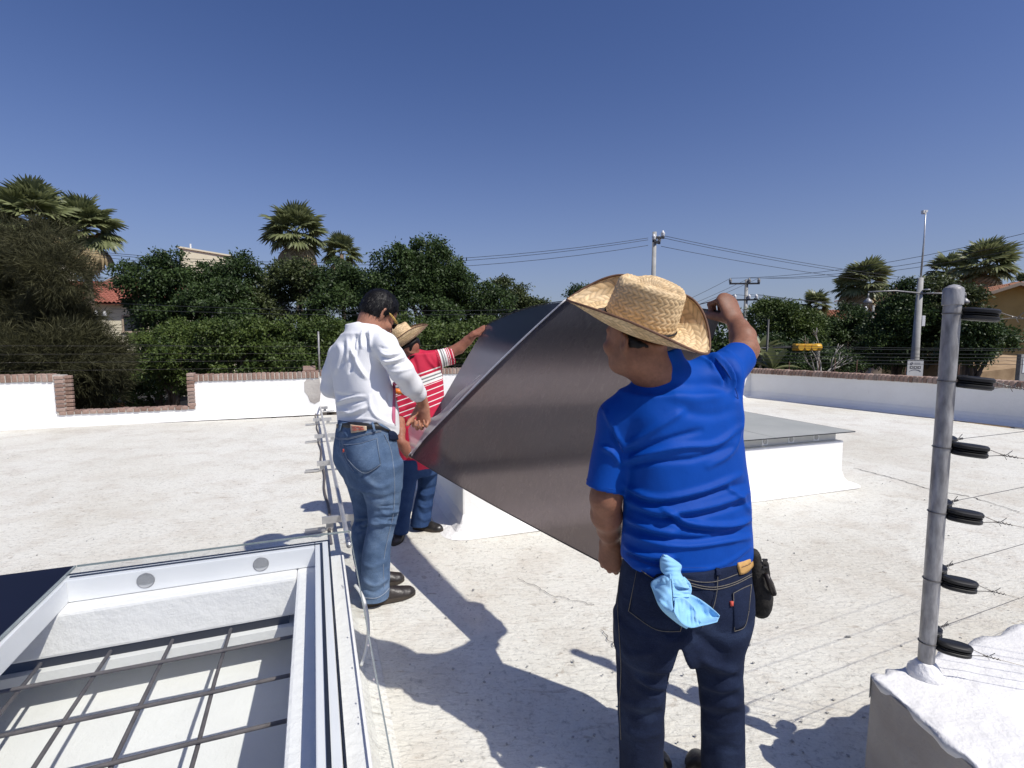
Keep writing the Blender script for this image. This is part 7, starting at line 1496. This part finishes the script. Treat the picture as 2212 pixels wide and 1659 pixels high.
h1, t1 = atz(786, 1311), atz(897, 1283); s1 = shoe(white, rootW, h1, t1, M['shoe_brown'], 1.05); s1['label'] = 'dark brown leather shoe with a pale strap'
h2, t2_ = h1 + V3(-.04, .21, 0), t1 + V3(-.10, .17, 0); shoe(white, rootW, h2, t2_, M['shoe_brown'], 1.02)
f_ = nrm(t1 - h1); w_ = V3(-f_[1], f_[0], 0)
for k in (0, .016): MB().tube([h1 + f_ * (.105 + k + .012 * t) - w_ * (.045 - .020 * t) + eZ * (.035 + .05 * t) - rootW for t in np.linspace(0, 1, 6)], .0022, 5).build('shoe_strap', M['galv'], s1, smooth=True)
# the orange cutter held in the left hand of the man in white
oc = aty(866, 847, 3.30); kn = empty('utility_knife', oc, label='orange and black utility knife held in front of the man in white', cat='knife'); MB().tube([V3(-.045, -.02, .012), V3(.015, 0, 0)], [.017, .020], 8).build('handle', pm('orange_plastic', (0.72, 0.17, 0.02), (0.78, 0.20, 0.03), 8, .4), kn, smooth=True); MB().tube([V3(.016, 0, 0), V3(.06, .0, -.018)], [.017, .012], 8).build('grip', M['black'], kn, smooth=True)
# ================================================================== the man in red
YR = 3.85
rootR = V3(-.73, 3.84, 0)
red = empty('person', rootR, label='person in a red striped polo shirt and straw hat bending over the sheet corner', cat='person')
z1 = lambda x, y: (594 + x * .293, 594 + y * .293)
yR = R(35)
tR = secs_px([(762, 908, 36, YR), (800, 906, 46, YR), (850, 906, 50, YR), (900, 907, 51, YR), (960, 906, 48, YR), (1008, 904, 44, YR)], yR, .68)
RsR, LsR = aty(938, 778, 3.86), aty(874, 792, 3.80); nkR = aty(900, 778, YR); slR = aty(979, 767, 3.90); slL = aty(862, 900, 3.72)
def f_shirtR(P):
    d = loft(P, tR, 2.3); d = smin(d, cone(P, nkR, RsR, .075, .062), .035); d = smin(d, cone(P, nkR, LsR, .075, .062), .035); d = smin(d, sleeve(P, RsR, slR, .066, .070), .03); d = smin(d, sleeve(P, LsR, slL, .062, .058), .02)
    return smin(d, smax(cone(P, aty(895, 790, YR), aty(888, 762, 3.82), .075, .062), (P - aty(888, 764, 3.82)) @ nrm(V3(-.2, -.3, 1)), .004), .02)
axR = nrm(slR - RsR); 
def printR(V):
    s_t = (aty(900, 800, YR)[2] - V[:, 2]) + .34 * (V[:, 0] + .72); s_s = (V - RsR) @ axR; on = np.clip((s_s - .02) / .02, 0, 1); return np.where(s_s > .03, 1.0 + s_s, s_t)
def mat_stripes():
    m, nt, nd, ln, b = new_mat('red_striped_jersey'); a = nd.new('ShaderNodeAttribute'); a.attribute_name = 'print'
    RED, WH, GR = (0.50, 0.008, 0.045), (0.78, 0.76, 0.72), (0.19, 0.20, 0.20)
    def band_ramp(lo_, hi_, st):
        mr = nd.new('ShaderNodeMapRange'); mr.inputs[1].default_value = lo_; mr.inputs[2].default_value = hi_; ln.new(a.outputs['Fac'], mr.inputs[0]); r = ramp(nd, [((p - lo_) / (hi_ - lo_), c_) for p, c_ in st]); r.color_ramp.interpolation = 'CONSTANT'; ln.new(mr.outputs[0], r.inputs[0]); return r.outputs[0]
    T_ = [(0.0, RED), (.030, WH), (.038, RED), (.058, WH), (.075, GR), (.086, WH), (.100, GR), (.108, WH), (.128, RED), (.134, WH), (.140, RED), (.172, WH), (.179, RED), (.216, WH), (.223, RED), (.262, WH), (.269, RED), (.300, WH), (.306, RED)]
    S_ = [(1.0, RED), (1.022, WH), (1.027, RED), (1.040, WH), (1.052, GR), (1.064, WH), (1.072, GR), (1.078, WH), (1.092, RED), (1.098, WH), (1.104, RED), (1.112, WH), (1.117, RED), (1.135, WH), (1.139, RED)]
    gt = nd.new('ShaderNodeMath'); gt.operation = 'GREATER_THAN'; gt.inputs[1].default_value = .9; ln.new(a.outputs['Fac'], gt.inputs[0]); col = mixc(nd, ln, gt.outputs[0], band_ramp(0, .6, T_), band_ramp(1, 1.25, S_)); ln.new(col, b.inputs['Base Color']); b.inputs['Roughness'].default_value = .75
    bump(nd, ln, b, noise(nd, ln, coords(nd, ln), 30, 4, .6), .3, .006); return m
fr_ = [([z1(1020, 600), z1(1060, 760), z1(1050, 900)], -.008, 4), ([z1(1180, 560), z1(1200, 660), z1(1190, 780)], -.009, 3.5), ([z1(1100, 560), z1(1140, 640), z1(1200, 700)], .006, 4), ([z1(930, 1000), z1(1000, 960), z1(1060, 940)], .006, 4), ([z1(940, 1080), z1(1000, 1120), z1(1010, 1200)], -.006, 4)]
lo, hi = bbox([aty(845, 735, YR), aty(990, 1010, YR), V3(-.7, 3.6, 1), V3(-.7, 4.1, 1)], .04)
cloth_mesh('shirt', f_shirtR, lo, hi, .0075, mat_stripes(), red, fr_, nz=.0016, nzs=20, attr=printR, root=rootR, seed=8)['label'] = 'red polo shirt with white and grey stripes'
HAT_R = (aty(876, 740, 3.80), azv(80, 22), nrm(V3(-.52, -.20, .83)), .93)
hcR = aty(879, 752, 3.80); hfR, RmR = head_fn(hcR, azv(120, -35), nrm(V3(-.30, .1, .9)), aty(896, 792, YR), .058)
hfR = under_hat(hfR, *HAT_R)
wrR2 = aty(1024, 722, 3.88); handR2 = hand_fn(wrR2, V3(.85, .12, .50), V3(-.35, -.55, .75), False, (25, 45, 30), (.5, .6), 1.0)
def f_armR2(P): return smin(chain(P, [RsR, aty(992, 752, 3.90), aty(1010, 736, 3.90), wrR2], [.045, .041, .035, .028], .015), handR2(P), .014)
wrR1 = aty(867, 956, 3.56); handR1 = hand_fn(wrR1, V3(.50, .10, -.80), V3(-.1, -1, .2), True, (30, 55, 35), (.6, .6), 1.02)
def f_armR1(P): return smin(chain(P, [LsR, slL, aty(864, 930, 3.62), wrR1], [.045, .043, .036, .028], .02), handR1(P), .014)
cloth_mesh('hair', under_hat(hair_fn(hcR, RmR), *HAT_R), hcR - .15, hcR + .16, .0065, M['hair'], red, root=rootR)
straw_hat(red, rootR, *HAT_R, (.075, .075), .15, 4, band=False, droop=-.02)['label'] = 'natural straw hat with plain brim tilted down'
gl_ = MB()
for sg in (-1, 1): gl_.tube([Hl(hcR, RmR, -.03, sg * .084, .0) - rootR, Hl(hcR, RmR, .098, sg * .070, .0) - rootR], .005, 6)
sgR = gl_.build('sunglasses', M['black'], red, smooth=True)
for sg in (-1, 1): MB().prism([Hl(hcR, RmR, .108 - .012 * abs(math.cos(t)), sg * .034 + .028 * math.cos(t), -.002 + .020 * math.sin(t)) - rootR for t in np.linspace(0, 2 * math.pi, 14, endpoint=False)], RmR[0] * .004).build('lens', M['black'], sgR)
yH = R(30); hipR = secs_px([(960, 902, 42, YR), (1000, 902, 43, YR), (1025, 903, 40, YR)], yH, .75)
lR1 = legsecs([(990, 925, 24, 3.92), (1046, 923, 20, 3.93), (1081, 916, 20, 3.93), (1110, 911, 21, 3.92), (1136, 908, 22, 3.91)], 1.05); lR2 = legsecs([(990, 884, 24, 3.78), (1046, 878, 21, 3.75), (1100, 870, 19, 3.72), (1152, 865, 17, 3.71)], 1.05)
def f_jeansR(P): return smin(np.minimum(loft(P, lR1, 2.1), loft(P, lR2, 2.1)), loft(P, hipR, 2.2), .03)
fq = [([z4(1060, 640 + 45 * k), z4(1110, 660 + 45 * k), z4(1180, 640 + 40 * k)], (.006 if k % 2 else -.006), 3.5) for k in range(6)]
lo, hi = bbox([aty(850, 950, YR), aty(955, 1000, YR), V3(-.8, 3.58, .05), V3(-.7, 4.06, .3)], .04); lo[2] = .04
jeansR = cloth_mesh('jeans', f_jeansR, lo, hi, .0080, M['denim_blue'], red, fq, nz=.002, nzs=20, root=rootR, seed=2)
skin_body(red, rootR, M['skin_red'], [f_armR2, f_armR1, hfR], [f_shirtR, f_jeansR], [bbox([slR - V3(.03, .06, .06), wrR2 + V3(.19, .08, .13)], .03), bbox([slL + V3(-.07, .06, .04), wrR1 + V3(.16, -.12, -.18), wrR1 + V3(.05, .08, 0)], .02), bbox([hcR + .14, hcR - .14, V3(-1.1, 3.5, .05), V3(-.4, 4.1, 1.2)], .03)], .0056)
hr1, tr1 = atz(892, 1142), atz(957, 1149); sR = shoe(red, rootR, hr1, tr1, M['shoe'], 1.0); sR['label'] = 'black leather shoe pointing right'
shoe(red, rootR, atz(862, 1160) + V3(0, .10, 0), atz(857, 1178) + V3(-.02, -.02, 0), M['shoe'], 1.0)
# ================================================================== the smoked sheet they carry
cA, cB, cC, cD = aty(886, 986, 3.50), aty(1049, 704, 3.90), aty(1566, 676, 2.00), aty(1338, 1236, 1.86)
shc = (cA + cB + cC + cD) / 4
sheet = empty('plastic_sheet', shc, label='large dark smoked plastic sheet held up between the men', cat='plastic sheet')
def S(s_, t_, off=0.0):
    p = (cA * (1 - s_) + cD * s_) * (1 - t_) + (cB * (1 - s_) + cC * s_) * t_; n_ = nrm(np.cross(cD - cA, cB - cA)); n_ = n_ if n_[1] < 0 else -n_
    return p + eZ * (.115 * math.sin(math.pi * s_ ** .9) * t_ ** 2) + n_ * (off + .05 * math.sin(math.pi * t_) * math.sin(math.pi * s_) + .006 * math.sin(7 * s_ + 2) * math.sin(3 * t_)) - eZ * (.015 * math.sin(math.pi * s_) * (1 - t_))
def s0(t_): return .50 * t_ ** 1.25
def grid(fn, nu, nv): 
    vs_ = [fn(i / (nu - 1), j / (nv - 1)) for j in range(nv) for i in range(nu)]; return np.array(vs_), [(j * nu + i, j * nu + i + 1, (j + 1) * nu + i + 1, (j + 1) * nu + i) for j in range(nv - 1) for i in range(nu - 1)]
def sheet_part(name, fn, nu, nv, m, th):
    v_, f_ = grid(fn, nu, nv); o = link(name, mesh_np(name, v_ - shc, f_), m, sheet); return o
o = sheet_part('front_layer', lambda a, t: S(s0(t) + (1 - s0(t)) * a, t, .012), 60, 40, M['film'], .004); o['label'] = 'smoked glossy front layer with a pale diagonal edge'
o = sheet_part('back_layer', lambda a, t: S((s0(t) + .03) * a, t, -.002), 30, 40, M['film_back'], .003); o['label'] = 'bluish back layer showing left of the pale edge'
ep = [S(s0(t), t, .013) for t in np.linspace(0, 1, 40)]
MB().tube([p - shc for p in ep], [.0045 + .004 * abs(math.sin(t * 3)) for t in np.linspace(0, 1, 40)], 6).build('pale_edge', M['film_edge'], sheet, smooth=True)
MB().tube([S(a, 0, .012) - shc for a in np.linspace(0, 1, 40)], .0028, 5).build('bottom_edge', M['black'], sheet, smooth=True)
MB().tube([S(a, 1, .004) - shc for a in np.linspace(0, 1, 40)], .0028, 5).build('top_edge', M['black'], sheet, smooth=True)
# clear film being peeled off the corner
fa = smooth_curve([(889, 986), (905, 964), (930, 934), (960, 902), (1000, 852), (1040, 812)], 8); fb = smooth_curve([(888, 972), (883, 924), (912, 908), (948, 894), (992, 848), (1038, 809)], 8); pv = []
for j in range(9):
    for i in range(len(fa)):
        s_ = j / 8; u = fa[i][0] * (1 - s_) + fb[i][0] * s_; v = fa[i][1] * (1 - s_) + fb[i][1] * s_; pv.append(aty(u, v, 3.40 - .42 * (i / len(fa)) - .05 * s_ - .012 * math.sin(i * .7 + s_ * 4) - .02))
n_ = len(fa); pc_ = aty(900, 950, 3.3)
tag(link('protective_film', mesh_np('protective_film', np.array(pv), [(j * n_ + i, j * n_ + i + 1, (j + 1) * n_ + i + 1, (j + 1) * n_ + i) for j in range(8) for i in range(n_ - 1)]), M['peel']), 'clear crinkled protective film being peeled from the corner of the dark sheet', 'film')
